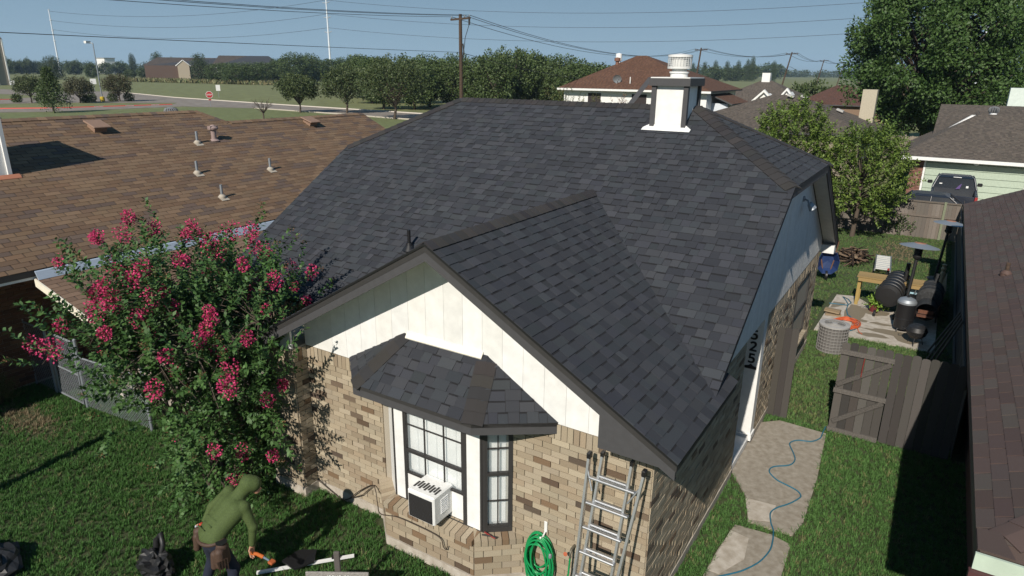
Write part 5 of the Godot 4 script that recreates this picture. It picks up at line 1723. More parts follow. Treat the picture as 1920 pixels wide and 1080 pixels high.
func build_plants() -> void:
	crape_myrtle()
	# two small ash trees behind the house
	for q in [["small_tree", "bright green small tree behind the house in front of the hip roof", -3.5, 25.6, 5.6, 1.75, 41], ["small_tree", "bushy bright green tree against the pale back fence", -0.45, 25.2, 4.6, 1.75, 42]]:
		var t := thing(q[0], q[1], "tree", P(q[2], 0, q[3]), "small trees in the back yard")
		var o := P(q[2], 0, q[3])
		var tr := MB.new()
		tr.tube([o, o + Vector3(0.05, 1.2, 0), o + Vector3(0, q[4] * 0.6, 0)], 0.11, 0.05, 8)
		var L := Leaves.new()
		var H: float = q[4]
		var R: float = q[5]
		for i in 46:
			var e := (i + 0.5) / 46.0
			var ang := i * 2.399
			var el := asin(-0.75 + 1.7 * e)
			var c := o + Vector3(cos(ang) * cos(el) * R * 0.75, H * 0.55 + sin(el) * H * 0.36, sin(ang) * cos(el) * R * 0.75)
			var st := o + Vector3(0, H * (0.25 + 0.3 * e), 0)
			tr.tube([st, st.lerp(c, 0.5) + Vector3(0, 0.1, 0), c], 0.03, 0.008, 5, false)
			for j in 17:
				var d := ((c - (o + Vector3(0, H * 0.45, 0))).normalized() + Vector3.UP * 0.55 + rdir() * 0.8).normalized()
				shoot(L, c + rdir() * 0.35, d, rng.randf_range(0.35, 0.75), 0.135, 0.05, Color(0.085, 0.145, 0.022), Color(0.15, 0.21, 0.04), 0.5)
		put("trunk", tr, M.bark, t)
		put_mesh("crown", L.mesh(), M.leaf, t)
	# the big tree beyond the garage house
	var g1 := Color(0.036, 0.078, 0.016)
	var g2 := Color(0.066, 0.122, 0.026)
	rng.seed = 77
	var big := tree("big_tree", "huge dark green tree towering over the garage house", "", 16.4, 8.3, "round", 64000, 0.30, g1, g2, 0.04, 120, 0.52)
	big.position = P(0.4, 0, 66)
	# shrub at the wall of the brown-roofed house
	var s := thing("wall_shrub", "clipped olive shrub by the chain-link fence and brick wall", "shrub", P(-13.3, 0, -1.6))
	var sl := Leaves.new()
	for i in 260:
		var d := (rdir() + Vector3.UP * 0.9).normalized()
		shoot(sl, P(-13.3, 0.2, -1.6) + rdir() * 0.15, d, rng.randf_range(0.25, 0.48), 0.05, 0.05, Color(0.10, 0.105, 0.03), Color(0.15, 0.14, 0.05), 0.3)
	put_mesh("foliage", sl.mesh(), M.leaf, s)
	var stm := MB.new()
	for i in 5: stm.tube([P(-13.3, -0.02, -1.6), P(-13.3, 0.2, -1.6) + rdir() * 0.12], 0.015, 0.01, 5)
	put("stem", stm, M.bark, s)
	# vine on the back fence
	var vn := thing("fence_vine", "thin green vine climbing the back fence", "vine", P(1.2, 0, 26.6))
	var vl := Leaves.new()
	for i in 26: shoot(vl, P(0.75 + rng.randf() * 0.9, rng.randf() * 0.5, 26.58), (Vector3.UP + rdir() * 0.4).normalized(), rng.randf_range(0.3, 0.8), 0.09, 0.07, g1, g2, 0.6)
	put_mesh("foliage", vl.mesh(), M.leaf, vn)

func crape_myrtle() -> void:
	rng.seed = 909
	var o := P(-6.95, 0, -0.75)
	var t := thing("crape_myrtle", "tall crape myrtle full of magenta blossom in front of the house", "tree", o)
	var ctr := P(-7.05, 2.45, -0.95)
	var rad := Vector3(2.10, 1.98, 2.05)
	var st := MB.new()
	var L := Leaves.new()
	var F := Leaves.new()
	var la := Color(0.034, 0.086, 0.019)
	var lb := Color(0.070, 0.145, 0.035)
	var ends := []
	for i in 13:
		var a := TAU * i / 13.0 + rng.randf() * 0.3
		var f := o + Vector3(cos(a), 0, sin(a)) * rng.randf_range(0.05, 0.3)
		var k := o + Vector3(cos(a) * 0.7, rng.randf_range(1.2, 1.7), sin(a) * 0.7)
		var e := ctr + Vector3(cos(a) * 1.2, rng.randf_range(0.2, 1.1), sin(a) * 1.2)
		st.tube([f, f.lerp(k, 0.5) + rdir() * 0.06, k, k.lerp(e, 0.5) + rdir() * 0.1, e], 0.035, 0.010, 6, false)
		ends.append(e)
		ends.append(k)
	var n := 0
	while n < 1900:
		var d := rdir()
		var rr := rng.randf_range(0.45, 1.0)
		if rng.randf() < 0.3: rr = rng.randf_range(0.2, 0.7)
		# crown fuller at the top, ragged at the sides
		var wob := 0.86 + 0.22 * sin(d.x * 7.0 + d.y * 5.0) * cos(d.z * 6.0 + 1.0)
		var p := ctr + d * rad * rr * wob
		if d.y < -0.2: p = ctr + Vector3(d.x * rad.x * 0.85, d.y * 2.3, d.z * rad.z * 0.85) * rr
		if p.y < 0.12: continue
		var lat := (p.x - o.x) * 0.52 + (-p.z + o.z) * 0.85
		if lat < -0.62 and p.y < 1.85 + rng.randf() * 0.4: continue
		if lat < -1.35 and p.y < 2.45 + rng.randf() * 0.4: continue
		var v := -p.z
		if p.x > -6.4 and v > -0.42 and p.y < 3.1: continue
		if p.x > -5.7 and v > -0.7: continue
		if v > 0.6: continue
		n += 1
		var up := 0.65 if d.y > -0.1 else 0.15
		var dir := (d * 0.9 + Vector3.UP * up + rdir() * 0.45).normalized()
		var ln := rng.randf_range(0.25, 0.62) * (1.15 if rr > 0.8 else 0.85)
		var tip := shoot(L, p, dir, ln, 0.088, 0.040, la, lb, 0.55)
		var base: Vector3 = ends[rng.randi() % ends.size()]
		if n % 3 == 0: 
			for q in 6:
				var cand: Vector3 = ends[rng.randi() % ends.size()]
				if cand.distance_to(p) < base.distance_to(p): base = cand
			if base.distance_to(p) < 1.3: st.tube([base, base.lerp(p, 0.5) + Vector3(0, 0.06, 0), p], 0.009, 0.004, 4, false)
		if rr > 0.62 and rng.randf() < (0.17 if d.y > 0.15 else 0.05):
			var full := rng.randf()
			var sz := rng.randf_range(0.07, 0.14)
			var cnt := int(90 + full * 110)
			for q in cnt:
				var w := rdir()
				var pp := tip + w * Vector3(sz, sz * 1.25, sz) * pow(rng.randf(), 0.4)
				var dd := (w + rdir() * 0.8).normalized()
				F.add(pp, dd, dd.cross(rdir()).normalized(), rng.randf_range(0.022, 0.040), rng.randf_range(0.02, 0.034), tint(Color(0.40, 0.022, 0.10), Color(0.60, 0.055, 0.17)))
		elif rr > 0.8 and rng.randf() < 0.25:   # spent seed heads
			for q in 26:
				var w := rdir()
				F.add(tip + w * 0.06 * rng.randf(), w, w.cross(rdir()).normalized(), 0.02, 0.016, tint(Color(0.14, 0.07, 0.03), Color(0.20, 0.11, 0.05)))
	put("stems", st, M.bark, t)
	put_mesh("foliage", L.mesh(), M.leaf, t)
	put_mesh("blossom", F.mesh(), M.blossom, t)

# ================================================================= beyond the neighbours
func build_background() -> void:
	var a1 := Color(0.050, 0.080, 0.022)
	var b1 := Color(0.082, 0.120, 0.034)
	rng.seed = 31
	var gw := "trees of the wood beyond the street"
	var lw := "dark green oak in the near dense wood along the street"
	var protos := []
	for k in 4: protos.append(tree("wood_tree", lw, gw, 10.0, 4.4, "round", 5200, 0.42, a1, b1, 0.06, 34))
	var used := {}
	var wood := [[-276.5, 186.9, 8.6, 11.7], [-274.2, 191.2, 9.2, 12.3], [-254.4, 181.9, 8.6, 12.5], [-251.2, 187.5, 9.0, 12.1], [-266.7, 205.5, 9.4, 14.3], [-263.9, 210.8, 11.5, 11.7], [-243.2, 201.6, 13.1, 14.3], [-248.7, 214.3, 13.2, 13.7], [-255.9, 226.1, 10.9, 12.0], [-252.4, 232.7, 11.7, 15.5], [-249.8, 237.6, 11.8, 12.2], [-246.4, 244.2, 13.4, 13.2], [-205.2, 207.0, 10.3, 13.4], [-82.4, 84.5, 8.5, 9.2], [-77.3, 86.9, 8.7, 8.9], [-80.8, 95.4, 9.3, 9.3], [-75.1, 95.9, 8.7, 9.3], [-68.9, 94.8, 9.5, 9.4], [-64.1, 92.8, 9.9, 8.5], [-64.5, 98.8, 10.6, 8.5], [-66.0, 106.8, 10.6, 9.2], [-63.6, 109.1, 9.9, 9.7], [-57.7, 105.1, 9.4, 9.4], [-52.0, 99.8, 8.6, 8.9], [-54.5, 110.3, 8.3, 8.7], [-46.7, 102.7, 8.0, 8.3], [-92, 104, 9.2, 10], [-98, 98, 9, 10], [-104, 106, 9.4, 11], [-110, 112, 9.6, 11], [-88, 112, 9.8, 10], [-76, 112, 9.6, 10], [-120, 118, 10, 12], [-43, 95, 6.5, 7]]
	for i in wood.size():
		var w: Array = wood[i]
		var sc := Vector3(w[3] / 9.0, w[2] / 10.0, w[3] / 9.0)
		var k := i % 4
		if not used.has(k):
			used[k] = true
			protos[k].position = P(w[0], 0, w[1])
			protos[k].scale = sc
			protos[k].set_meta("label", "hazy oak in the far part of the wood past the mown field")
		else:
			copy(protos[k], "wood_tree", lw if i >= 13 else "hazy oak in the far part of the wood past the mown field", P(w[0], 0, w[1]), rng.randf() * TAU, sc)
	# street trees
	var st := [["street_tree", "small open street tree with short trunk by the stop sign road", -84.9, 68.0, 5.7, 3.1, 0.28], ["street_tree", "middle street tree of the three along the kerb", -78.6, 71.9, 7.2, 3.7, 0.2], ["street_tree", "widest street tree with dark trunk beside the grey ridge", -64.0, 66.8, 8.2, 5.0, 0.22]]
	for q in st:
		var t := tree(q[0], q[1], "street trees along the kerb", q[4], q[5], "round", 6000, 0.30, Color(0.045, 0.070, 0.022), Color(0.085, 0.110, 0.036), q[6], 34)
		t.position = P(q[2], 0, q[3])
	for q in [["leaning tree with dark ragged crown in front of the red kerb", -111.3, 44.1, 6.3, 2.3, 0.2, "cone", a1, b1], ["round island tree nearest the white road sign", -143.6, 55.0, 4.8, 2.7, 0.25, "round", a1, Color(0.11, 0.12, 0.05)], ["greyish island tree between the leaning tree and lamp post", -137.9, 60.8, 4.5, 2.5, 0.2, "round", Color(0.08, 0.075, 0.04), Color(0.11, 0.11, 0.055)], ["island tree with reddish leaves on one side by the lamp post", -139.3, 69.1, 5.2, 2.8, 0.15, "round", Color(0.075, 0.05, 0.03), Color(0.08, 0.10, 0.035)]]:
		var t := tree("island_tree", q[0], "trees on the parking island", q[3], q[4], q[6], 4200, 0.26, q[7], q[8], q[5], 26)
		t.position = P(q[1], 0, q[2])
	# cedars in the field
	rng.seed = 12
	var cp := tree("cedar", "broad dark cedar at the far edge of the field", "cedars in the field", 10.4, 5.6, "column", 4600, 0.5, Color(0.03, 0.052, 0.018), Color(0.055, 0.08, 0.026), 0.03, 30)
	cp.position = P(-389.3, 0, 171.3)
	var ci := 0
	for q in [["tall dense cedar standing alone before the long low building", -344.2, 200.5, 12.5, 8.8], ["dark cedar at the end of the wood before the long building", -289.5, 187.4, 11.5, 9.3], ["small pointed cedar on the skyline left of the long building", -606.1, 333.9, 15.9, 7.5], ["slim cedar close to the stone gable of the long building", -500, 305, 12.5, 6.4]]:
		copy(cp, "cedar", q[0], P(q[1], 0, q[2]), 1.3 + ci, Vector3(q[4] / 11.2, q[3] / 10.4, q[4] / 11.2))
		ci += 1
	for q in [[-180.8, 14.0, 586.0], [-172.5, 14.9, 588.4], [-163.4, 14.6, 591.1], [-154.8, 15.0, 593.4], [-147.5, 15.9, 595.2], [-143.6, 18.0, 596.2], [-127.4, 14.8, 599.9], [-189.9, 13.1, 583.1]]:
		copy(cp, "cedar", "pointed cedar in the row along the far side of the open field", P(q[0], 0, q[2]), q[1], Vector3(0.55, q[1] / 10.4, 0.55)).set_meta("group", "row of cedars across the open field")
	# field bushes
	var bp := tree("field_bush", "green bush in the field before the skyline", "bushes across the field", 6.0, 4.4, "round", 3000, 0.5, Color(0.04, 0.065, 0.02), Color(0.075, 0.105, 0.032), 0.0, 20)
	bp.position = P(-431, 0, 242)
	for q in [[-394.9, 213.5, 5.2, 6.7], [-437.3, 213.9, 8.2, 8.3], [-600.8, 234.4, 12.1, 10.4], [-638.0, 254.5, 10.5, 9.4], [-638.7, 260.9, 10.2, 8.7], [-639.4, 266.6, 12.0, 7.9], [-640.0, 272.4, 9.6, 9.7], [-603.3, 281.0, 9.8, 9.5], [-603.6, 286.4, 10.7, 9.6], [-604.9, 310.0, 9.4, 13.5], [-605.6, 322.9, 10.4, 13.8], [-265.1, 184.4, 6.4, 9.3], [-169.1, 576.1, 11.0, 17.8], [-159.2, 599.6, 10.8, 22.8], [-174.3, 715.6, 14.2, 21.4], [-192.3, 893.6, 17.5, 36.2], [-330, 215, 4, 9], [-316, 205, 3.6, 8], [-300, 200, 3.2, 8]]:
		copy(bp, "field_bush", "green bush in the field before the skyline", P(q[0], 0, q[1]), rng.randf() * TAU, Vector3(q[3] / 8.4, q[2] / 6.0, q[3] / 8.4))
	copy(bp, "round_bush", "round green bush behind the white chimney of the distant house", P(-15.2, 0, 100), 0.4, Vector3(0.78, 0.92, 0.78)).set_meta("category", "bush")
	# skyline woods, one mass
	var far := Leaves.new()
	for seg in [[-1500, 500, -420, 1400, 330, 15.0], [-1000, 120, -1500, 500, 130, 15.0], [-420, 1400, 300, 1500, 260, 13.0], [-420, 900, -250, 1000, 70, 16.0]]:
		for i in seg[4]:
			var e := rng.randf()
			var p := P(lerpf(seg[0], seg[2], e) + rng.randf_range(-30, 30), 0, lerpf(seg[1], seg[3], e) + rng.randf_range(-30, 30))
			var hh: float = seg[5] * rng.randf_range(0.6, 1.05)
			clump(far, p + Vector3(0, hh * 0.45, 0), Vector3(9, hh * 0.55, 9), 90, 3.0, Color(0.035, 0.058, 0.020), Color(0.062, 0.085, 0.030))
	var fw := put_mesh("skyline_wood", far.mesh(), M.leaf)
	tag(fw, "long low line of far dark woods along the horizon", "woods")
	fw.set_meta("kind", "stuff")
	# rough tall grass at the edge of the wood
	var rough := Leaves.new()
	for i in 5200:
		var e := rng.randf()
		var p := P(lerpf(-335, -235, e) + rng.randf_range(-9, 9), 0, lerpf(178, 190, e) + rng.randf_range(-9, 9))
		var d := (Vector3.UP + rdir() * 0.5).normalized()
		rough.add(p, d, d.cross(rdir()).normalized(), rng.randf_range(0.8, 2.2), 0.6, tint(Color(0.10, 0.13, 0.045), Color(0.24, 0.20, 0.10)))
	var rg := put_mesh("rough_grass", rough.mesh(), M.leaf)
	tag(rg, "strip of tall rough grass along the edge of the wood", "grass")
	rg.set_meta("kind", "stuff")
	# flower bushes behind the ridge, in front of the white house
	rng.seed = 71
	for q in [[-27.5, 50.5, 4.2, 1.1, "tall loose shrub with pale tips before the white house", 0], [-29.6, 51, 3.9, 1.3, "broad loose shrub at the corner of the white house", 0], [-20.6, 45.5, 4.0, 0.7, "reddish shrub before the dark window of the white house", 1], [-23.2, 47, 4.0, 0.6, "thin shrub below the satellite dish of the white house", 0]]:
		var t := thing("house_shrub", q[4], "shrub", P(q[0], 0, q[1]), "shrubs before the white house")
		var L := Leaves.new()
		for i in 150:
			var y := rng.randf_range(0.8, q[2])
			var o: Vector3 = P(q[0], y, q[1]) + rdir() * q[3]
			shoot(L, o, (Vector3.UP + rdir() * 0.7).normalized(), 0.55, 0.15, 0.09, Color(0.08, 0.09, 0.03) if q[5] == 0 else Color(0.16, 0.05, 0.03), Color(0.15, 0.14, 0.05) if q[5] == 0 else Color(0.13, 0.09, 0.035), 0.5)
		put_mesh("foliage", L.mesh(), M.leaf, t)
		var sm := MB.new()
		for i in 4: sm.tube([P(q[0], 0, q[1]), P(q[0], q[2] * 0.7, q[1]) + rdir() * 0.3], 0.04, 0.02, 5)
		put("stem", sm, M.bark, t)
	# low hedge balls on the parking island
	for q in [[-147.5, 54.2, 0.9, "small round hedge ball beside the round island tree"], [-143.0, 56.6, 1.1, "wide hedge ball under the round island tree"], [-139.0, 62.4, 0.8, "hedge ball under the greyish island tree"], [-141.0, 64.6, 0.9, "bright hedge ball between greyish tree and lamp post"], [-140.8, 68.6, 0.95, "dark hedge ball beyond the lamp post"], [-138.6, 70.6, 1.0, "hedge ball under the reddish island tree"]]:
		var t := thing("hedge_ball", q[3], "shrub", P(q[0], 0, q[1]), "clipped shrubs on the parking island")
		var L := Leaves.new()
		clump(L, P(q[0], q[2] * 0.75, q[1]), Vector3.ONE * q[2], 700, 0.28, Color(0.04, 0.065, 0.018), Color(0.08, 0.11, 0.03))
		put_mesh("foliage", L.mesh(), M.leaf, t)
	# bare tree
	var bt := thing("bare_tree", "small leafless tree on the verge behind the brown roof", "tree", P(-77.4, 0, 55.2))
	var tm := MB.new()
	tm.tube([P(-77.4, 0, 55.2), P(-77.4, 0.8, 55.2)], 0.11, 0.09, 7)
	put("trunk", tm, M.bark, bt)
	var bm := MB.new()
	for i in 16:
		var a := TAU * i / 16.0
		var d := Vector3(cos(a), rng.randf_range(0.7, 1.6), sin(a)).normalized()
		var p0 := P(-77.4, 0.5 + rng.randf() * 0.4, 55.2)
		var p1 := p0 + d * rng.randf_range(0.8, 1.2)
		var p2 := p1 + (d + rdir() * 0.4).normalized() * 0.9
		bm.tube([p0, p1, p2], 0.045, 0.012, 5, false)
		for j in 5:
			var s0 := p0.lerp(p2, rng.randf_range(0.4, 1.0))
			bm.tube([s0, s0 + (d + rdir() * 0.8).normalized() * rng.randf_range(0.4, 0.8)], 0.016, 0.006, 4, false)
	put("branches", bm, M.bark, bt)
	far_buildings()
	poles_and_signs()

func far_buildings() -> void:
	# long low building with a stone gable
	var B := thing("long_building", "long low building with brown-grey roof and stone gable beyond the field", "building", P(-310, 0, 210))
	var al := (P(-291, 0, 235.3) - P(-327.2, 0, 182.9)).normalized()
	var bk := P(-327.2, 0, 235) - P(-300, 0, 182)
	var nn := al.cross(Vector3.UP).normalized()
	if nn.dot(EYE - P(-310, 0, 210)) < 0: nn = -nn
	var o := P(-327.2, 0, 182.9)
	var L := 66.0
	var GR := [Color(0.13, 0.105, 0.09), Color(0.12, 0.098, 0.084)]
	var e := Vector3.UP * 7.4
	roof_faces(B, [[o + e, o + al * L + e, o + al * (L - 8) - nn * 9 + Vector3.UP * 11.4, o + al * 6 - nn * 9 + Vector3.UP * 11.0]], GR, 1.2, true, 0, M.charcoal_paint)
	roof_faces(B, [[o + al * 30 + e + nn * 1.0, o + al * 64 + e + nn * 1.0, o + al * 58 - nn * 10 + Vector3.UP * 12.6, o + al * 34 - nn * 10 + Vector3.UP * 12.4]], GR, 1.2, true, 0, M.charcoal_paint)
	var w := MB.new()
	w.col = Color(0.12, 0.075, 0.055)
	w.slab([o + al * 0.5, o + al * (L - 0.5), o + al * (L - 0.5) + Vector3.UP * 7.3, o + al * 0.5 + Vector3.UP * 7.3], -nn * 9)
	put("wall", w, M.plain, B)
	var g := MB.new()
	g.col = Color(0.42, 0.36, 0.27)
	var c := o + al * 17.5 + nn * 1.2
	g.slab([c - al * 2.6, c + al * 2.6, c + al * 2.6 + Vector3.UP * 7.4, c + Vector3.UP * 9.6, c - al * 2.6 + Vector3.UP * 7.4], -nn * 3)
	var gb := put("gable", g, M.plain, B)
	for s in [-1.0, 1.0]:
		var t := MB.new()
		t.tube([c + Vector3.UP * 9.9 + nn * 0.1, c + al * s * 3.4 + Vector3.UP * 7.1 + nn * 0.1], 0.22, 0.22, 4)
		put("gable_trim", t, M.white_paint, gb)
	var wb := MB.new()
	wb.box(o + al * 33 + nn * 2 + Vector3.UP * 5.8, Vector3(2.2, 3.0, 2.2))
	put("porch", wb, M.white_paint, B)
	# tall pale building at the frame edge
	var T := thing("tall_building", "tall beige building at the edge of the picture behind trees", "building", P(-284, 0, 104))
	var tb := MB.new()
	tb.col = Color(0.33, 0.29, 0.23)
	tb.box(P(-287, 7.6, 101.5), Vector3(14, 15.2, 11))
	put("wall", tb, M.plain, T)
	var rf := MB.new()
	rf.col = Color(0.16, 0.145, 0.13)
	rf.hexa([P(-294.2, 15.2, 95.8), P(-279.8, 15.2, 95.8), P(-279.8, 15.2, 107.2), P(-294.2, 15.2, 107.2), P(-292, 19.0, 97), P(-281.5, 19.0, 97), P(-281.5, 19.0, 105.8), P(-292, 19.0, 105.8)])
	put("roof", rf, M.plain, T)
	var co := MB.new()
	for q in [[-279.9, 106.9], [-279.9, 103.4]]: co.box(P(q[0], 7.6, q[1]), Vector3(0.4, 15.2, 0.4))
	put("corner_trim", co, M.white_paint, T)
	var wi := MB.new()
	for y in [3.5, 7.0, 10.5]: wi.box(P(-279.95, y, 100.5), Vector3(0.2, 1.8, 1.4))
	put("window", wi, M.dark_glass, T)
	var wh := thing("white_building", "tiny white building on the skyline by the lamp post", "building", P(-700, 0, 360))
	var wm := MB.new()
	wm.box(P(-700, 7, 361), Vector3(14, 14, 10))
	put("wall", wm, M.white_paint, wh)
	var wr := MB.new()
	wr.col = Color(0.3, 0.3, 0.3)
	wr.box(P(-700, 14.3, 361), Vector3(15, 0.6, 11))
	put("roof", wr, M.plain, wh)

func span(a: Vector3, b: Vector3, sag: float, r: float, called: String, label: String, group: String) -> void:
	var pts := []
	for i in 25:
		var e := i / 24.0
		pts.append(a.lerp(b, e) - Vector3.UP * sag * 4.0 * e * (1.0 - e))
	var mb := MB.new()
	mb.tube(pts, r, r, 4, false)
	tag(put(called, mb, M.wire), label, "cable", group)

func poles_and_signs() -> void:
	var tops := []
	var spots := [[-29.0, 35.6, 10.5, "tall brown utility pole rising behind the grey ridge"], [-34.2, 108.7, 10.5, "leaning utility pole behind the white chimney cap"], [-25.2, 135.8, 10.5, "utility pole behind the bush and grey hip roof"], [-31.0, 212.3, 10.5, "far utility pole with wide crossarm in the open field"], [-30.4, 250, 10.5, "farthest utility pole beside the big tree"], [-21.5, -42.0, 10.5, ""]]
	var dir := P(-0.98, 0, 0.1).normalized()
	for i in spots.size():
		var s: Array = spots[i]
		var o := P(s[0], 0, s[1])
		var ar := Vector3(0.94, 0, 0.34).normalized()
		var tp: Vector3 = o + Vector3.UP * s[2]
		var ends := [tp - ar * 1.15 - Vector3.UP * 0.1, tp + ar * 0.55 - Vector3.UP * 0.1, tp + ar * 1.15 - Vector3.UP * 0.1, tp - Vector3.UP * 2.6]
		tops.append(ends)
		if s[3] == "": continue
		var t := thing("utility_pole", s[3], "utility pole", o, "wooden utility poles")
		var mb := MB.new()
		var lean: Vector3 = P(0.845, 0, 0.534) * [0.0, 0.9, 2.0, 1.9, 2.0, 0.0][i]
		mb.tube([o - lean - Vector3.UP * 0.3, tp + Vector3.UP * 0.02], 0.17, 0.12, 9)
		put("pole", mb, M.pole_wood, t)
		var cb := MB.new()
		cb.col = Color(2.2, 2.2, 2.2)
		cb.box(tp - Vector3.UP * 0.3, Vector3(2.5, 0.13, 0.11), Basis(ar, Vector3.UP, ar.cross(Vector3.UP)))
		put("crossarm", cb, M.pole_wood, t)
		for e in ends.slice(0, 3):
			var ins := MB.new()
			ins.lathe(e, [[0.03, -0.15], [0.06, -0.06], [0.05, 0.02], [0, 0.05]], 8)
			put("insulator", ins, M.galvanised, t)
		if i == 0:
			var tr := MB.new()
			tr.tube([ends[2] - Vector3.UP * 0.25, ends[2] - Vector3.UP * 0.65], 0.07, 0.07, 8)
			tr.tube([ends[2] - Vector3.UP * 0.6, tp + ar * 0.6 - Vector3.UP * 1.6, tp + ar * 0.45 - Vector3.UP * 2.3, tp + ar * 0.1 - Vector3.UP * 3.3], 0.025, 0.025, 5)
			tr.tube([tp + ar * 0.3 - Vector3.UP * 2.0, tp + ar * 0.42 - Vector3.UP * 2.6, tp + ar * 0.15 - Vector3.UP * 3.1], 0.05, 0.04, 6)
			put("cutout_switch", tr, M.wire, t)
	var order := [5, 0, 1, 2, 3, 4]
	for k in order.size() - 1:
		for w in 4:
			span(tops[order[k]][w], tops[order[k + 1]][w], [1.28, 1.9, 1.0, 0.9, 0.7][k] * (1.0 if w < 3 else [0.12, 1.2, 1.2, 1.2, 1.2][k]), 0.013 + 0.006 * k, "power_line", ["outer", "middle", "inner", "low single"][w] + " " + ["cable running from the brown pole out over the brown roof", "cable sagging from the brown pole to the leaning pole", "cable between the leaning pole and the pole by the bush", "cable from the pole by the bush into the field", "cable between the far poles near the big tree"][k], "power lines " + str(["over the brown roof", "behind the ridge", "past the chimney", "over the field", "by the big tree"][k]))
	# steel transmission towers
	for q in [[-633.2, 287.2, 50.2, "slender steel transmission mast over the skyline trees"], [-377.5, 348.8, 60.0, "tall steel transmission mast above the wood, cut by the top edge"], [10.0, 413.5, 46.0, "steel transmission mast behind the top of the big tree"]]:
		var o := P(q[0], 0, q[1])
		var t := thing("transmission_mast", q[3], "mast", o, "steel transmission masts")
		var mb := MB.new()
		mb.col = Color(0.75, 0.8, 0.85)
		mb.tube([o, o + Vector3.UP * q[2]], 0.75, 0.35, 8)
		put("mast", mb, M.plain, t)
		for k in 4:
			var y: float = q[2] - 0.4 - k * (9.6 if q[2] > 55 else 8.0)
			var am := MB.new()
			am.col = Color(0.4, 0.44, 0.48)
			var ln := 5.0 if k else 3.6
			am.tube([o + Vector3(-ln, y + 0.6, -ln * 0.3), o + Vector3(0, y, 0), o + Vector3(ln, y + 0.6, ln * 0.3)], 0.30, 0.30, 5)
			put("arm", am, M.plain, t)
	var A := P(-633.2, 0, 287.2)
	var B := P(-377.5, 0, 348.8)
	var C := P(10, 0, 413.5)
	for k in 3:
		span(A + Vector3.UP * (49 - k * 7), B + Vector3.UP * (52 - k * 9), 7, 0.10, "transmission_line", ["highest", "middle", "lowest"][k] + " faint transmission line between the two slender steel masts", "transmission lines across the sky")
		span(B + Vector3.UP * (52 - k * 9), C + Vector3.UP * (45 - k * 7), 9, 0.09, "transmission_line", ["highest", "middle", "lowest"][k] + " faint transmission line crossing the sky above the wood", "transmission lines over the wood")
	# parking lot lamp
	var lo := P(-141.4, 0, 66.8)
	var lp := thing("street_lamp", "tall parking lot lamp post with box head and yellow base", "street lamp", lo)
	var pm := MB.new()
	pm.tube([lo, lo + Vector3.UP * 11.0], 0.13, 0.09, 8)
	put("post", pm, M.galvanised, lp)
	var hd := MB.new()
	var ld := Vector3(-0.35, 0, -0.0) + P(-0.2, 0, -0.9)
	hd.box(lo + Vector3.UP * 11.1 + ld.normalized() * 0.9, Vector3(0.55, 0.45, 1.1), Basis(Vector3.UP, 0.3))
	hd.tube([lo + Vector3.UP * 10.9, lo + Vector3.UP * 11.1 + ld.normalized() * 0.9], 0.06, 0.06, 6)
	put("lamp_head", hd, M.metal_paint, lp)
	var yb := MB.new()
	yb.col = Color(0.55, 0.40, 0.03)
	yb.lathe(lo, [[0.42, 0], [0.42, 0.8], [0.3, 0.9], [0, 0.9]], 12)
	put("base", yb, M.plain, lp)
	# road signs
	for q in [[-213.6, 80.7, 2.8, 1.1, 1.1, "white road sign at the far edge of the parking lot"], [-197.4, 93.7, 3.4, 1.4, 1.4, "white road sign behind the lamp post"], [-139.8, 91.9, 2.9, 0.9, 1.3, "white road sign standing in the field behind the stop sign"]]:
		var o := P(q[0], 0, q[1])
		var s := thing("road_sign", q[5], "sign", o, "white road signs")
		var pm2 := MB.new()
		pm2.tube([o, o + Vector3.UP * q[2]], 0.05, 0.05, 6)
		put("post", pm2, M.galvanised, s)
		var pl := MB.new()
		var fc := Vector3(EYE.x - o.x, 0, EYE.z - o.z).normalized()
		pl.box(o + Vector3.UP * (q[2] - q[4] * 0.5) + fc * 0.06, Vector3(q[3], q[4], 0.02), Basis(Vector3.UP.cross(fc), Vector3.UP, fc))
		put("plate", pl, M.white_paint, s)
	var so := P(-109.6, 0, 69.1)
	var ss := thing("stop_sign", "red octagonal stop sign where the drive meets the road", "sign", so)
	var sp := MB.new()
	sp.tube([so, so + Vector3.UP * 2.3], 0.045, 0.045, 6)
	put("post", sp, M.galvanised, ss)
	var fc := Vector3(EYE.x - so.x, 0, EYE.z - so.z).normalized()
	var rt := Vector3.UP.cross(fc)
	for ring in [[0.62, Color(0.8, 0.8, 0.8), 0.05], [0.56, Color(0.45, 0.02, 0.02), 0.058]]:
		var oc := MB.new()
		oc.col = ring[1]
		var pts := []
		for i in 8:
			var a := TAU * (i + 0.5) / 8
			pts.append(so + Vector3.UP * 2.05 + fc * ring[2] + rt * cos(a) * ring[0] + Vector3.UP * sin(a) * ring[0])
		oc.slab(pts, fc * 0.012)
		put("plate", oc, M.plain, ss)
	var tm := TextMesh.new()
	tm.text = "STOP"
	tm.font_size = 64
	tm.pixel_size = 0.0055
	tm.depth = 0.01
	var fo := SystemFont.new()
	fo.font_names = PackedStringArray(["Droid Sans"])
	fo.font_weight = 700
	tm.font = fo
	var tx := put_mesh("lettering", tm, M.white_paint, ss)
	tx.position = Vector3.UP * 2.05 + fc * 0.085
	tx.basis = Basis(rt, Vector3.UP, fc)
	var lowp := MB.new()
	lowp.col = Color(0.45, 0.02, 0.02)
	lowp.box(so + Vector3.UP * 1.2 + fc * 0.055, Vector3(0.42, 0.2, 0.012), Basis(rt, Vector3.UP, fc))
	put("plate", lowp, M.plain, ss)

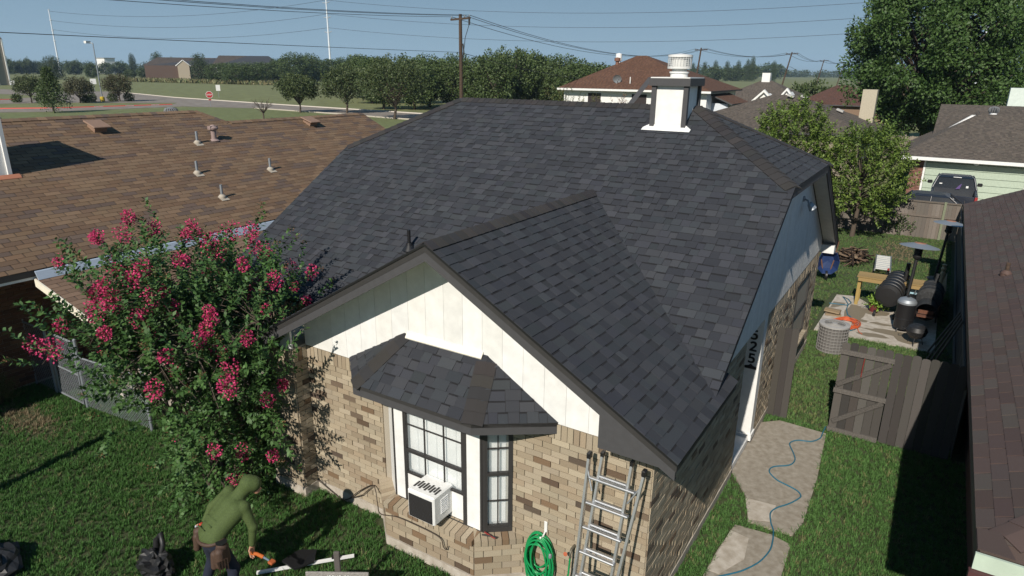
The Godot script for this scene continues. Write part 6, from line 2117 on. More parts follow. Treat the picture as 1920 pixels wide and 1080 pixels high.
# ================================================================= things by the front wall
func lump(at: Vector3, s: Vector3, sd: int, rough := 0.25) -> MB:
	var nz := FastNoiseLite.new()
	nz.seed = sd
	nz.frequency = 0.9
	var mb := MB.new()
	var f := func(i: int, j: int) -> Vector3:
		var th := PI * i / 14.0
		var ph := TAU * j / 22.0
		var d := Vector3(sin(th) * cos(ph), cos(th), sin(th) * sin(ph))
		var k := 1.0 + rough * nz.get_noise_3d(d.x * 2, d.y * 2, d.z * 2) * 2.0 + rough * 0.4 * absf(nz.get_noise_3d(d.x * 6, d.y * 6, d.z * 6))
		return at + d * s * k
	for i in 14:
		for j in 22:
			mb.quad(f.call(i, j), f.call(i + 1, j), f.call(i + 1, j + 1), f.call(i, j + 1), at)
	return mb

func smooth(pts: Array) -> Array:
	var cv := Curve3D.new()
	for i in pts.size():
		var tg: Vector3 = (pts[mini(i + 1, pts.size() - 1)] - pts[maxi(i - 1, 0)]) / 6.0
		cv.add_point(pts[i], -tg, tg)
	var r := []
	for p in cv.tessellate(4, 3): r.append(p)
	return r

func build_front_things() -> void:
	rng.seed = 55
	# window air conditioner
	var ac := thing("window_air_conditioner", "white window air conditioner with dark grille jutting from the bay window", "air conditioner", P(-2.85, 0.86, -0.4))
	var c := MB.new()
	c.rbox(P(-2.85, 1.08, -0.41), Vector3(0.46, 0.44, 0.42), 0.018)
	put("case", c, M.white_paint, ac)
	var g := MB.new()
	g.box(P(-2.85, 1.065, -0.623), Vector3(0.40, 0.35, 0.012))
	var gr := put("grille", g, M.black_steel, ac)
	for i in 17:
		var s := MB.new()
		s.box(P(-2.85, 0.905 + i * 0.02, -0.631), Vector3(0.38, 0.006, 0.008))
		put("grille_bar", s, M.trim_dark, gr)
	for i in 9:
		var s := MB.new()
		s.box(P(-3.03 + i * 0.045, 1.302, -0.47 + 0.03 * (i % 2)), Vector3(0.03, 0.006, 0.13))
		put("vent_slot", s, M.trim_dark, ac)
	for i in 8:
		var s := MB.new()
		s.box(P(-2.617, 1.20 - i * 0.03, -0.40), Vector3(0.006, 0.012, 0.16))
		put("vent_slot", s, M.plain, ac)
	# pruning pliers on the sill
	var pl := thing("pliers", "small dark pliers lying on the brick sill of the bay", "tool", P(-1.93, 0.78, -0.3))
	for s in [-1.0, 1.0]:
		var m := MB.new()
		m.col = Color(0.25, 0.03, 0.025) if s > 0 else Color(0.03, 0.03, 0.03)
		m.tube([P(-2.05, 0.80, -0.30 + s * 0.03), P(-1.97, 0.805, -0.30 + s * 0.012), P(-1.90, 0.80, -0.29 - s * 0.01), P(-1.86, 0.80, -0.285 - s * 0.015)], 0.011, 0.008, 6)
		put("handle", m, M.plain, pl)
	# coiled green hose on its hook
	var hc := P(-1.30, 0.60, -0.075)
	var hz := thing("garden_hose", "bright green garden hose hanging in a coil beside the bay", "hose", P(-1.30, 0.2, -0.08))
	var hp := []
	for i in 430:
		var t := i / 430.0
		var a := TAU * 15.0 * t
		var k := 0.82 + 0.18 * sin(a * 0.37 + 1.0) + 0.05 * sin(a * 2.3)
		var dn := 0.10 * (0.5 - 0.5 * sin(a)) * sin(t * 9.0)
		hp.append(hc + Vector3(cos(a) * 0.205 * k + 0.02 * sin(t * 23), sin(a) * 0.37 * k - dn, 0.055 * sin(t * 41.0) + 0.02))
	var hm := MB.new()
	hm.tube(hp, 0.0125, 0.0125, 7)
	put("coil", hm, M.rubber_green, hz)
	var he := MB.new()
	he.lathe(P(-1.12, 0.72, -0.14), [[0.022, 0], [0.026, 0.02], [0.022, 0.05], [0.014, 0.07]], 10)
	put("coupling", he, M.galvanised, hz)
	var hk := thing("hose_hook", "white metal hose hook fixed to the brick wall", "hook", P(-1.26, 1.0, -0.02))
	var km := MB.new()
	km.rbox(P(-1.26, 1.06, -0.022), Vector3(0.045, 0.16, 0.012), 0.004)
	km.tube([P(-1.26, 1.0, -0.02), P(-1.26, 0.95, -0.10), P(-1.26, 0.98, -0.16)], 0.012, 0.012, 6)
	put("bracket", km, M.metal_paint, hk)
	# outdoor tap with its own hose
	var fc := thing("outdoor_tap", "brass outdoor tap with red handle on the brick wall", "tap", P(-0.84, 0.9, -0.03))
	var fm := MB.new()
	fm.col = Color(0.5, 0.42, 0.3)
	fm.tube([P(-0.84, 0.95, 0.0), P(-0.84, 0.95, -0.10), P(-0.84, 0.90, -0.13), P(-0.84, 0.84, -0.13)], 0.018, 0.016, 8)
	put("spout", fm, M.galvanised, fc)
	var fh := MB.new()
	fh.col = Color(0.4, 0.10, 0.04)
	fh.lathe(P(-0.90, 0.88, -0.14), [[0, 0], [0.024, 0.0], [0.028, 0.010], [0, 0.012]], 10, Basis(Vector3.RIGHT, 1.2))
	put("handle", fh, M.plain, fc)
	var sh := MB.new()
	sh.tube([P(-0.84, 0.86, -0.13), P(-0.85, 0.6, -0.14), P(-0.90, 0.3, -0.16), P(-0.97, 0.08, -0.2), P(-1.12, 0.03, -0.22), P(-1.28, 0.12, -0.15)], 0.0125, 0.0125, 7)
	tag(put("tap_hose", sh, M.rubber_green), "short green hose running down from the brass tap", "hose")
	# aluminium ladder: straight inner section, flared outer rails at the top
	var ld := thing("aluminium_ladder", "aluminium folding ladder leaning on the brick corner under the eave", "ladder", P(-0.3, 0, -0.6))
	var lp := func(u: float, y: float, off := 0.0) -> Vector3:
		var e := y / 2.5
		return P(u, y, lerpf(-0.86, -0.20, e) + off)
	for s in [[-0.50, -0.46], [-0.13, -0.10]]:
		var m := MB.new()
		m.hexa([lp.call(s[0] - 0.014, 0.0), lp.call(s[0] + 0.014, 0.0), lp.call(s[0] + 0.014, 0.0, 0.06), lp.call(s[0] - 0.014, 0.0, 0.06), lp.call(s[1] - 0.014, 2.47), lp.call(s[1] + 0.014, 2.47), lp.call(s[1] + 0.014, 2.47, 0.06), lp.call(s[1] - 0.014, 2.47, 0.06)])
		put("rail", m, M.aluminium, ld)
		var cap := MB.new()
		cap.box(lp.call(s[1], 2.49, 0.03), Vector3(0.036, 0.06, 0.07))
		put("rail_cap", cap, M.black_plastic, ld)
	for s in [[-0.53, -0.55, -0.60], [-0.09, -0.02, 0.07]]:
		var m := MB.new()
		for k in 2:
			var y0: float = [0.15, 1.35][k]
			var y1: float = [1.35, 2.44][k]
			m.hexa([lp.call(s[k] - 0.014, y0, -0.05), lp.call(s[k] + 0.014, y0, -0.05), lp.call(s[k] + 0.014, y0, 0.01), lp.call(s[k] - 0.014, y0, 0.01), lp.call(s[k + 1] - 0.014, y1, -0.05), lp.call(s[k + 1] + 0.014, y1, -0.05), lp.call(s[k + 1] + 0.014, y1, 0.01), lp.call(s[k + 1] - 0.014, y1, 0.01)])
		put("rail", m, M.aluminium, ld)
		var cap := MB.new()
		cap.rbox(lp.call(s[2], 2.46, -0.02), Vector3(0.05, 0.08, 0.08), 0.01)
		put("rail_cap", cap, M.black_plastic, ld)
	for i in 8:
		var y := 0.22 + i * 0.285
		if y > 2.3: break
		var e := clampf((y - 1.35) / 1.1, 0, 1)
		var m := MB.new()
		m.rbox((lp.call(lerpf(-0.53, -0.58, e), y, -0.02) + lp.call(lerpf(-0.09, 0.04, e), y, -0.02)) * 0.5, Vector3(lerpf(0.44, 0.60, e), 0.03, 0.055), 0.008)
		put("rung", m, M.aluminium, ld)
		var m2 := MB.new()
		m2.rbox((lp.call(-0.48, y + 0.02, 0.03) + lp.call(-0.115, y + 0.02, 0.03)) * 0.5, Vector3(0.36, 0.028, 0.045), 0.008)
		put("rung", m2, M.aluminium, ld)
	for s in [[-0.59, -0.50], [0.06, -0.06]]:
		var m := MB.new()
		m.tube([lp.call(s[0], 2.30, -0.03), lp.call(s[1], 2.08, -0.03)], 0.012, 0.012, 6)
		put("flare_brace", m, M.aluminium, ld)
	# loose cable along the wall
	var cb := MB.new()
	cb.tube(smooth([P(-6.2, 0.22, -0.33), P(-5.8, 0.30, -0.33), P(-5.55, 0.22, -0.10), P(-5.3, 0.10, -0.05), P(-4.95, 0.04, -0.06), P(-4.6, 0.34, -0.05), P(-4.32, 0.55, -0.05), P(-4.2, 0.52, -0.10), P(-4.05, 0.40, -0.22), P(-3.75, 0.52, -0.47), P(-3.42, 0.60, -0.47), P(-3.03, 0.61, -0.47), P(-2.75, 0.60, -0.47), P(-2.63, 0.56, -0.47), P(-2.6, 0.46, -0.47), P(-2.55, 0.43, -0.47), P(-2.53, 0.50, -0.47)]), 0.008, 0.008, 6)
	cb.tube([P(-4.95, 0.04, -0.06), P(-4.55, 0.28, -0.05), P(-4.34, 0.50, -0.045), P(-4.3, 0.55, -0.05)], 0.007, 0.007, 5)
	tag(put("loose_cable", cb, M.cable_brown), "thin dark cable looping over the brick wall below the bay", "cable")
	# cross shaped yard sign
	var sg := thing("wooden_sign", "weathered wooden cross sign lettered JESUS IS on the lawn", "sign", P(-3.32, 0, -1.70))
	var ax := P(0.69, 0, 0.43).normalized()
	var fn := ax.cross(Vector3.UP).normalized()
	if fn.dot(EYE - P(-3.3, 0, -1.7)) < 0: fn = -fn
	var bs := Basis(ax, Vector3.UP, fn)
	var pm := MB.new()
	pm.col = Color(0.14, 0.125, 0.11)
	pm.rbox(P(-3.37, 0.42, -1.66), Vector3(0.075, 0.86, 0.04), 0.008, bs)
	put("post", pm, M.wood_board, sg)
	var bd := MB.new()
	bd.col = Color(0.42, 0.39, 0.36)
	bd.rbox(P(-3.32, 0.535, -1.71) + fn * 0.025, Vector3(0.80, 0.16, 0.03), 0.006, bs)
	var bn := put("board", bd, M.wood_grey, sg)
	var tm := TextMesh.new()
	tm.text = "JESUS  IS"
	tm.font_size = 64
	tm.pixel_size = 0.00115
	tm.depth = 0.004
	var fo := SystemFont.new()
	fo.font_names = PackedStringArray(["Droid Sans"])
	tm.font = fo
	var tx := put_mesh("lettering", tm, M.white_paint, bn)
	tx.position = P(-3.30, 0.56, -1.71) + fn * 0.043
	tx.basis = bs
	# white level rod with black hand shield
	var rd := thing("white_rod", "long white rod with a black blade lying on the lawn by the sign", "tool", P(-4.3, 0, -1.4))
	var rm := MB.new()
	rm.hexa([P(-4.74, 0.05, -1.90), P(-4.71, 0.05, -1.93), P(-4.71, 0.08, -1.93), P(-4.74, 0.08, -1.90), P(-3.86, 0.06, -0.93), P(-3.83, 0.06, -0.96), P(-3.83, 0.09, -0.96), P(-3.86, 0.09, -0.93)])
	put("shaft", rm, M.white_paint, rd)
	var rb := MB.new()
	rb.slab([P(-4.56, 0.11, -1.62), P(-4.30, 0.09, -1.62), P(-4.18, 0.10, -1.38), P(-4.22, 0.22, -1.28), P(-4.44, 0.20, -1.40)], Vector3(0.0, 0.025, 0.0))
	rb.box(P(-4.02, 0.09, -1.12), Vector3(0.12, 0.05, 0.06), Basis(Vector3.UP, 0.8))
	put("blade", rb, M.black_plastic, rd)
	# dark cloth heaps
	tag(put("cloth_heap", lump(P(-7.95, 0.10, -3.80), Vector3(0.50, 0.18, 0.30), 4, 0.22), M.black_steel), "black crumpled sheet on the grass at the frame corner", "cloth")
	var bg := thing("tool_bag", "black cloth bag slumped on the lawn beside the bent worker", "bag", P(-5.95, 0, -2.55))
	put("bag", lump(P(-5.93, 0.14, -2.62), Vector3(0.30, 0.20, 0.18), 9, 0.3), M.black_steel, bg)
	var sb := MB.new()
	sb.tube([P(-6.02, 0.2, -2.55), P(-6.05, 0.42, -2.50), P(-5.98, 0.52, -2.46), P(-5.90, 0.40, -2.5), P(-5.92, 0.24, -2.55)], 0.05, 0.03, 8)
	put("strap", sb, M.black_steel, bg)
	# a post beyond the lower edge of the picture: its shadow lies across the lawn
	var yp := thing("lawn_post", "plain post out on the front lawn throwing a long shadow", "post", P(-9.75, 0, -4.6))
	var ypm := MB.new()
	ypm.tube([P(-9.75, -0.1, -4.6), P(-9.75, 2.65, -4.6)], 0.11, 0.10, 10)
	put("shaft", ypm, M.pole_wood, yp)
	var ypc := MB.new()
	ypc.lathe(P(-9.75, 2.65, -4.6), [[0.13, 0.0], [0.13, 0.04], [0.0, 0.10]], 10)
	put("cap", ypc, M.pole_wood, yp)
	# blue hose down the walkway
	var pts := [[1.22, 6.82], [1.21, 6.5], [1.20, 6.29], [1.08, 6.08], [0.87, 5.99], [0.77, 5.86], [0.76, 5.73], [0.86, 5.5], [0.94, 5.27], [0.93, 5.08], [0.86, 4.96], [0.75, 4.87], [0.67, 4.79], [0.63, 4.68], [0.66, 4.55], [0.81, 4.40], [1.0, 4.33], [1.16, 4.26], [1.24, 4.14], [1.20, 3.98], [1.10, 3.78], [0.98, 3.60], [0.92, 3.4], [0.98, 3.15], [1.06, 2.95], [1.11, 2.60], [1.09, 2.35], [1.02, 2.10], [0.89, 1.85], [0.76, 1.68], [0.6, 1.5]]
	var cv := Curve3D.new()
	for i in pts.size():
		var pa: Array = pts[maxi(i - 1, 0)]
		var pc: Array = pts[mini(i + 1, pts.size() - 1)]
		var tg := P(pc[0] - pa[0], 0, pc[1] - pa[1]) / 6.0
		cv.add_point(P(pts[i][0], 0.034, pts[i][1]), -tg, tg)
	var path := []
	for p in cv.tessellate(4, 3): path.append(p)
	var bh := MB.new()
	bh.tube(path, 0.0115, 0.0115, 6)
	tag(put("air_hose", bh, M.rubber_blue), "thin blue air hose winding along the concrete walkway", "hose")

# ================================================================= back yard
func heater(o: Vector3, label: String, h: float, lean: Vector3) -> void:
	var t := thing("patio_heater", label, "patio heater", o, "patio heaters in the back yard")
	var m := MB.new()
	m.lathe(o, [[0.0, 0.0], [0.26, 0.0], [0.26, 0.06], [0.22, 0.08], [0.0, 0.09]], 20)
	put("base", m, M.black_steel, t)
	var p := MB.new()
	var tp := o + Vector3.UP * h + lean
	p.tube([o + Vector3.UP * 0.08, o.lerp(tp, 0.8)], 0.045, 0.045, 10)
	put("pole", p, M.black_steel, t)
	var ax := (tp - o).normalized()
	var b := Basis(ax.cross(Vector3.BACK).normalized(), ax, ax.cross(Vector3.BACK).normalized().cross(ax))
	var bm := MB.new()
	bm.lathe(o.lerp(tp, 0.80), [[0.045, 0], [0.10, 0.05], [0.12, 0.10], [0.10, 0.12], [0.10, 0.30], [0.07, 0.36], [0.0, 0.37]], 18, b)
	put("burner", bm, M.black_steel, t)
	var rf := MB.new()
	rf.lathe(tp, [[0.50, -0.07], [0.48, -0.06], [0.25, 0.0], [0.12, 0.03], [0.0, 0.03]], 30, b)
	put("reflector", rf, M.galvanised, t)
	var cp := MB.new()
	cp.col = Color(0.28, 0.13, 0.08)
	cp.lathe(tp, [[0.15, 0.02], [0.14, 0.04], [0.0, 0.05]], 18, b)
	put("reflector_cap", cp, M.plain, t)

func drum(called: String, label: String, a: Vector3, b: Vector3, r: float, m: Material, ribs: int) -> Node3D:
	var o := Vector3((a.x + b.x) * 0.5, 0, (a.z + b.z) * 0.5)
	var t := thing(called, label, "grill", o)
	var d := (b - a)
	var L := d.length()
	var ax := d / L
	var bs := Basis(ax.cross(Vector3.UP).normalized(), ax, ax.cross(Vector3.UP).normalized().cross(ax))
	var mb := MB.new()
	mb.lathe(a, [[0, -0.05], [r * 0.7, -0.03], [r, 0.0], [r, L], [r * 0.7, L + 0.03], [0, L + 0.05]], 26, bs)
	put("barrel", mb, m, t)
	for i in ribs:
		var rb := MB.new()
		rb.lathe(a + ax * L * (i + 0.5) / ribs, [[r, -0.012], [r + 0.016, 0.0], [r, 0.012]], 26, bs)
		put("rib", rb, m, t)
	for e in [a.lerp(b, 0.15), a.lerp(b, 0.85)]:
		for s in [-1.0, 1.0]:
			var lg := MB.new()
			var side: Vector3 = ax.cross(Vector3.UP).normalized() * r * 0.7 * s
			lg.tube([e + side - Vector3.UP * r * 0.6, Vector3(e.x + side.x * 1.25, 0.0, e.z + side.z * 1.25)], 0.022, 0.022, 7)
			put("leg", lg, M.black_steel, t)
	var hd := MB.new()
	var sd := ax.cross(Vector3.UP).normalized() * r
	hd.tube([a.lerp(b, 0.25) - sd * 1.0 + Vector3.UP * 0.02, a.lerp(b, 0.25) - sd * 1.2 + Vector3.UP * 0.03, a.lerp(b, 0.75) - sd * 1.2 + Vector3.UP * 0.03, a.lerp(b, 0.75) - sd * 1.0 + Vector3.UP * 0.02], 0.012, 0.012, 6)
	put("lid_handle", hd, M.galvanised, t)
	return t

func build_yard_things() -> void:
	rng.seed = 88
	heater(P(2.07, 0, 14.68), "patio heater with wide flat reflector standing among the grills", 2.20, Vector3(0.08, 0, -0.2))
	heater(P(2.75, 0, 19.8), "patio heater with tilted reflector by the back fence", 2.02, Vector3(0.12, 0, -0.1))
	var s1 := drum("barrel_smoker", "ribbed black barrel smoker beside the timber workbench", P(1.62, 0.62, 14.75), P(1.80, 0.78, 16.0), 0.34, M.black_steel, 6)
	for s in [-0.25, 0.25]:
		var wh := MB.new()
		wh.lathe(P(1.62 + s, 0.10, 14.55), [[0, -0.03], [0.09, -0.03], [0.10, 0], [0.09, 0.03], [0, 0.03]], 16, Basis(Vector3(0, 0, 1), PI / 2))
		put("wheel", wh, M.black_plastic, s1)
	var ck := MB.new()
	ck.tube([P(1.95, 0.9, 15.6), P(1.97, 1.45, 15.6)], 0.06, 0.06, 10)
	put("smoke_stack", ck, M.black_steel, s1)
	mat("dusty_steel", Color(0.045, 0.047, 0.05), 0.75, noise_tex(0.02, 0.45, 1.0, 21, 5), 1.2)
	var s2 := drum("offset_smoker", "dusty grey offset smoker with open rusty firebox", P(2.62, 0.72, 14.75), P(2.66, 0.72, 15.75), 0.31, M.dusty_steel, 2)
	var sk := MB.new()
	sk.tube([P(2.72, 0.98, 15.6), P(2.74, 1.25, 15.62)], 0.055, 0.055, 10)
	put("smoke_stack", sk, M.dusty_steel, s2)
	var fbx := MB.new()
	fbx.lathe(P(2.60, 0.52, 14.1), [[0.24, 0.0], [0.25, 0.02], [0.25, 0.55], [0, 0.56]], 22, Basis(Vector3.RIGHT, -PI / 2))
	put("firebox", fbx, M.dusty_steel, s2)
	var rust := MB.new()
	rust.col = Color(0.20, 0.085, 0.05)
	rust.box(P(2.60, 0.40, 14.12), Vector3(0.40, 0.03, 0.22))
	rust.box(P(2.60, 0.50, 14.16), Vector3(0.36, 0.10, 0.03))
	put("ash_tray", rust, M.wood_grey, s2)
	var tblm := MB.new()
	tblm.box(P(2.25, 0.60, 15.0), Vector3(0.22, 0.02, 0.8))
	put("side_shelf", tblm, M.black_steel, s2)
	# upright smoker
	var vs := thing("upright_smoker", "upright black smoker with domed steel lid at the patio edge", "grill", P(2.13, 0, 13.72))
	var vm := MB.new()
	vm.lathe(P(2.13, 0.10, 13.72), [[0, 0], [0.23, 0], [0.23, 0.28], [0.24, 0.29], [0.23, 0.30], [0.23, 0.72]], 26)
	put("body", vm, M.black_plastic, vs)
	var vl := MB.new()
	vl.lathe(P(2.13, 0.82, 13.72), [[0.235, -0.02], [0.235, 0.03], [0.19, 0.10], [0.09, 0.145], [0, 0.155]], 26)
	put("lid", vl, M.galvanised, vs)
	for i in 3:
		var lg := MB.new()
		var a := TAU * i / 3
		lg.tube([P(2.13 + 0.2 * cos(a), 0.14, 13.72 + 0.2 * sin(a)), P(2.13 + 0.27 * cos(a), 0.02, 13.72 + 0.27 * sin(a))], 0.02, 0.02, 6)
		put("leg", lg, M.black_steel, vs)
	var vh := MB.new()
	vh.lathe(P(2.13, 0.97, 13.72), [[0.03, 0], [0.04, 0.03], [0, 0.05]], 10)
	put("lid_knob", vh, M.black_plastic, vs)
	# kettle grill
	var kt := thing("kettle_grill", "small round black kettle grill at the corner of the patio", "grill", P(2.47, 0, 12.75))
	var km := MB.new()
	km.lathe(P(2.47, 0.18, 12.75), [[0, 0], [0.14, 0.03], [0.22, 0.12], [0.245, 0.22]], 26)
	put("bowl", km, M.black_steel, kt)
	var kl := MB.new()
	kl.lathe(P(2.47, 0.41, 12.75), [[0.25, -0.02], [0.25, 0.0], [0.21, 0.10], [0.11, 0.16], [0, 0.175]], 26)
	put("lid", kl, M.black_steel, kt)
	var kh := MB.new()
	kh.tube([P(2.24, 0.40, 12.75), P(2.15, 0.42, 12.70), P(2.14, 0.42, 12.82), P(2.24, 0.40, 12.85)], 0.012, 0.012, 6)
	put("handle", kh, M.black_steel, kt)
	for i in 3:
		var a := TAU * i / 3 + 0.4
		var lg := MB.new()
		lg.tube([P(2.47 + 0.14 * cos(a), 0.22, 12.75 + 0.14 * sin(a)), P(2.47 + 0.2 * cos(a), 0.02, 12.75 + 0.2 * sin(a))], 0.012, 0.012, 6)
		put("leg", lg, M.black_steel, kt)
	# workbench
	var Y := Color(0.42, 0.29, 0.12)
	var wb := thing("workbench", "new timber workbench at the back of the patio", "workbench", P(1.6, 0, 15.7))
	for i in 4: beam("top_board", P(0.72, 0.90, 15.36 + i * 0.155), P(2.55, 0.90, 15.36 + i * 0.155), 0.14, 0.035, Vector3.UP, wb, M.wood_board, Y * (0.9 + 0.06 * i))
	for q in [[0.80, 15.38], [0.80, 15.80], [2.45, 15.38], [2.45, 15.80]]: beam("leg", P(q[0], 0, q[1]), P(q[0], 0.90, q[1]), 0.09, 0.09, P(0, 0, 1), wb, M.wood_board, Color(0.48, 0.34, 0.11))
	beam("apron", P(0.76, 0.84, 15.32), P(2.5, 0.84, 15.32), 0.10, 0.035, P(0, 0, -1), wb, M.wood_board, Y)
	# plywood, post, cooler
	var ply := MB.new()
	ply.col = Color(0.27, 0.19, 0.115)
	ply.hexa([P(2.86, 0, 15.3), P(2.88, 0, 15.3), P(3.0, 0.85, 15.35), P(2.98, 0.85, 15.35), P(2.86, 0, 17.5), P(2.88, 0, 17.5), P(3.0, 0.85, 17.5), P(2.98, 0.85, 17.5)])
	tag(put("plywood_sheet", ply, M.wood_grey), "brown plywood sheet leaning at the shaded edge of the patio", "plywood")
	var po := thing("turned_post", "short pale turned post standing by the plywood", "post", P(2.9, 0, 17.9))
	var pom := MB.new()
	pom.col = Color(0.5, 0.36, 0.2)
	pom.lathe(P(2.9, 0, 17.9), [[0.07, 0], [0.07, 0.75], [0.05, 0.8], [0.08, 0.88], [0.05, 0.95], [0.07, 1.02], [0, 1.05]], 12)
	put("shaft", pom, M.plain, po)
	var co := thing("cooler_box", "small pale blue cooler with white lid between the grills", "cooler", P(2.22, 0, 15.85))
	var cm := MB.new()
	cm.col = Color(0.35, 0.55, 0.65)
	cm.rbox(P(2.22, 0.62, 15.62), Vector3(0.32, 0.22, 0.26), 0.02)
	put("box", cm, M.plain, co)
	var cl := MB.new()
	cl.rbox(P(2.22, 0.76, 15.62), Vector3(0.34, 0.06, 0.28), 0.02)
	put("lid", cl, M.white_paint, co)
	var cs := MB.new()
	cs.col = Color(0.2, 0.15, 0.1)
	cs.box(P(2.22, 0.25, 15.62), Vector3(0.36, 0.50, 0.30))
	put("stand", cs, M.wood_grey, co)
	# pot plant
	var pp := thing("potted_plant", "bright green potted plant before the workbench leg", "plant", P(1.32, 0, 15.0))
	var pm := MB.new()
	pm.col = Color(0.14, 0.02, 0.025)
	pm.lathe(P(1.32, 0, 15.0), [[0, 0], [0.11, 0], [0.15, 0.22], [0.16, 0.24], [0.13, 0.24], [0.12, 0.2], [0, 0.2]], 18)
	put("pot", pm, M.plain, pp)
	var pl := Leaves.new()
	for i in 42: shoot(pl, P(1.32, 0.2, 15.0) + rdir() * 0.06, (Vector3.UP * 0.9 + rdir()).normalized(), rng.randf_range(0.15, 0.38), 0.085, 0.05, Color(0.14, 0.25, 0.03), Color(0.24, 0.36, 0.06), 0.6)
	put_mesh("foliage", pl.mesh(), M.leaf, pp)
	# condenser
	var cd := P(0.70, 0, 11.15)
	var ac := thing("condenser_unit", "grey caged air conditioning condenser on the side lawn", "condenser", cd)
	var body := MB.new()
	body.col = Color(0.15, 0.145, 0.135)
	body.lathe(cd, [[0, 0.0], [0.32, 0.0], [0.32, 0.66], [0.0, 0.66]], 24)
	put("coil", body, M.plain, ac)
	var cage := MB.new()
	cage.col = Color(0.30, 0.29, 0.275)
	for i in 28:
		var a := TAU * i / 28
		cage.tube([cd + Vector3(cos(a) * 0.345, 0.02, sin(a) * 0.345), cd + Vector3(cos(a) * 0.345, 0.70, sin(a) * 0.345)], 0.006, 0.006, 4)
	for i in 9: cage.lathe(cd + Vector3.UP * (0.04 + i * 0.08), [[0.338, 0], [0.352, 0], [0.352, 0.012], [0.338, 0.012]], 28)
	put("guard_cage", cage, M.plain, ac)
	var topm := MB.new()
	topm.col = Color(0.36, 0.35, 0.34)
	topm.lathe(cd + Vector3.UP * 0.68, [[0.30, 0.0], [0.36, 0.0], [0.36, 0.04], [0.28, 0.055], [0.24, 0.05]], 28)
	for i in 12: topm.lathe(cd + Vector3.UP * 0.73, [[0.03 + i * 0.019, 0], [0.036 + i * 0.019, 0], [0.036 + i * 0.019, 0.008], [0.03 + i * 0.019, 0.008]], 26)
	topm.lathe(cd + Vector3.UP * 0.72, [[0, 0.02], [0.06, 0.02], [0.06, 0.0]], 14)
	put("fan_guard", topm, M.plain, ac)
	var fan := MB.new()
	for i in 4: fan.box(cd + Vector3(0, 0.69, 0) + Basis(Vector3.UP, i * PI / 2) * Vector3(0.13, 0, 0), Vector3(0.2, 0.01, 0.1), Basis(Vector3.UP, i * PI / 2) * Basis(Vector3.RIGHT, 0.5))
	put("fan", fan, M.black_steel, ac)
	# cords and hoses on the patio
	var oc := []
	for i in 300:
		var t := i / 300.0
		var a := TAU * 11 * t
		oc.append(P(0.78 + cos(a) * (0.26 + 0.1 * sin(a * 0.31)) + 0.04 * sin(t * 50), 0.035 + 0.015 * absf(sin(a * 0.7)) + 0.02 * t, 13.35 + sin(a) * (0.42 + 0.15 * cos(a * 0.43))))
	oc.append(P(1.15, 0.03, 12.9))
	oc.append(P(1.25, 0.03, 12.75))
	var om := MB.new()
	om.tube(oc, 0.010, 0.010, 5)
	tag(put("extension_cord", om, M.rubber_orange), "tangled orange extension cord on the patio behind the condenser", "cord")
	var bh := MB.new()
	var bp := []
	for q in [[0.12, 15.0], [0.35, 15.05], [0.6, 15.1], [0.68, 15.4], [0.55, 15.75], [0.38, 15.9], [0.5, 15.6], [0.62, 15.2], [0.63, 14.7], [0.72, 14.2], [0.95, 13.8], [1.08, 13.4], [1.05, 13.0], [0.9, 12.75], [0.6, 12.6]]: bp.append(P(q[0], 0.036, q[1]))
	bh.tube(bp, 0.014, 0.014, 6)
	tag(put("water_hose", bh, M.rubber_blue), "blue-green hose lying in loops across the patio", "hose")
	# stacked offcuts
	for i in 4:
		var m := MB.new()
		m.col = Color(0.36, 0.27, 0.17) * rng.randf_range(0.7, 1.15)
		m.box(P(0.33 + rng.randf() * 0.05, 0.045 + i * 0.045, 13.9 + rng.randf() * 0.1), Vector3(0.42, 0.04, 0.14), Basis(Vector3.UP, rng.randf_range(-0.3, 0.3)))
		tag(put("timber_offcut", m, M.wood_board), ["lowest timber offcut of the little stack by the house corner", "second timber offcut up in the stack by the house corner", "third timber offcut up in the stack by the house corner", "topmost timber offcut of the stack by the house corner"][i], "timber", "timber offcuts on the patio")
	# wheelbarrow tipped up on its front
	var wo := P(-0.38, 0, 17.6)
	var wbr := thing("wheelbarrow", "blue wheelbarrow tipped upright at the corner of the house", "wheelbarrow", wo)
	var tub := MB.new()
	var fr := Vector3(0.25, 0.0, 1.0).normalized()
	var si := fr.cross(Vector3.UP)
	var tb := func(x: float, y: float, z: float) -> Vector3: return wo + si * x + Vector3.UP * y + fr * z
	var rim := [[-0.30, 0.42, 0.10], [-0.33, 0.72, 0.10], [-0.22, 1.0, 0.08], [0.22, 1.0, 0.08], [0.33, 0.72, 0.10], [0.30, 0.42, 0.10], [0.14, 0.26, 0.08], [-0.14, 0.26, 0.08]]
	var back := [[-0.18, 0.50, -0.16], [-0.2, 0.68, -0.16], [-0.14, 0.84, -0.16], [0.14, 0.84, -0.16], [0.2, 0.68, -0.16], [0.18, 0.50, -0.16], [0.10, 0.40, -0.14], [-0.10, 0.40, -0.14]]
	for i in 8:
		var j := (i + 1) % 8
		tub.quad(tb.call(rim[i][0], rim[i][1], rim[i][2]), tb.call(rim[j][0], rim[j][1], rim[j][2]), tb.call(back[j][0], back[j][1], back[j][2]), tb.call(back[i][0], back[i][1], back[i][2]), tb.call(0, 0.65, 0))
		tub.tri(tb.call(back[i][0], back[i][1], back[i][2]), tb.call(back[j][0], back[j][1], back[j][2]), tb.call(0, 0.64, -0.17), tb.call(0, 0.65, 0))
		tub.tube([tb.call(rim[i][0], rim[i][1], rim[i][2]), tb.call(rim[j][0], rim[j][1], rim[j][2])], 0.012, 0.012, 5)
	tub.col = Color(1, 1, 1)
	var tbm := mat("blue_paint", Color(0.015, 0.035, 0.11), 0.45)
	put("tub", tub, tbm, wbr)
	var whl := MB.new()
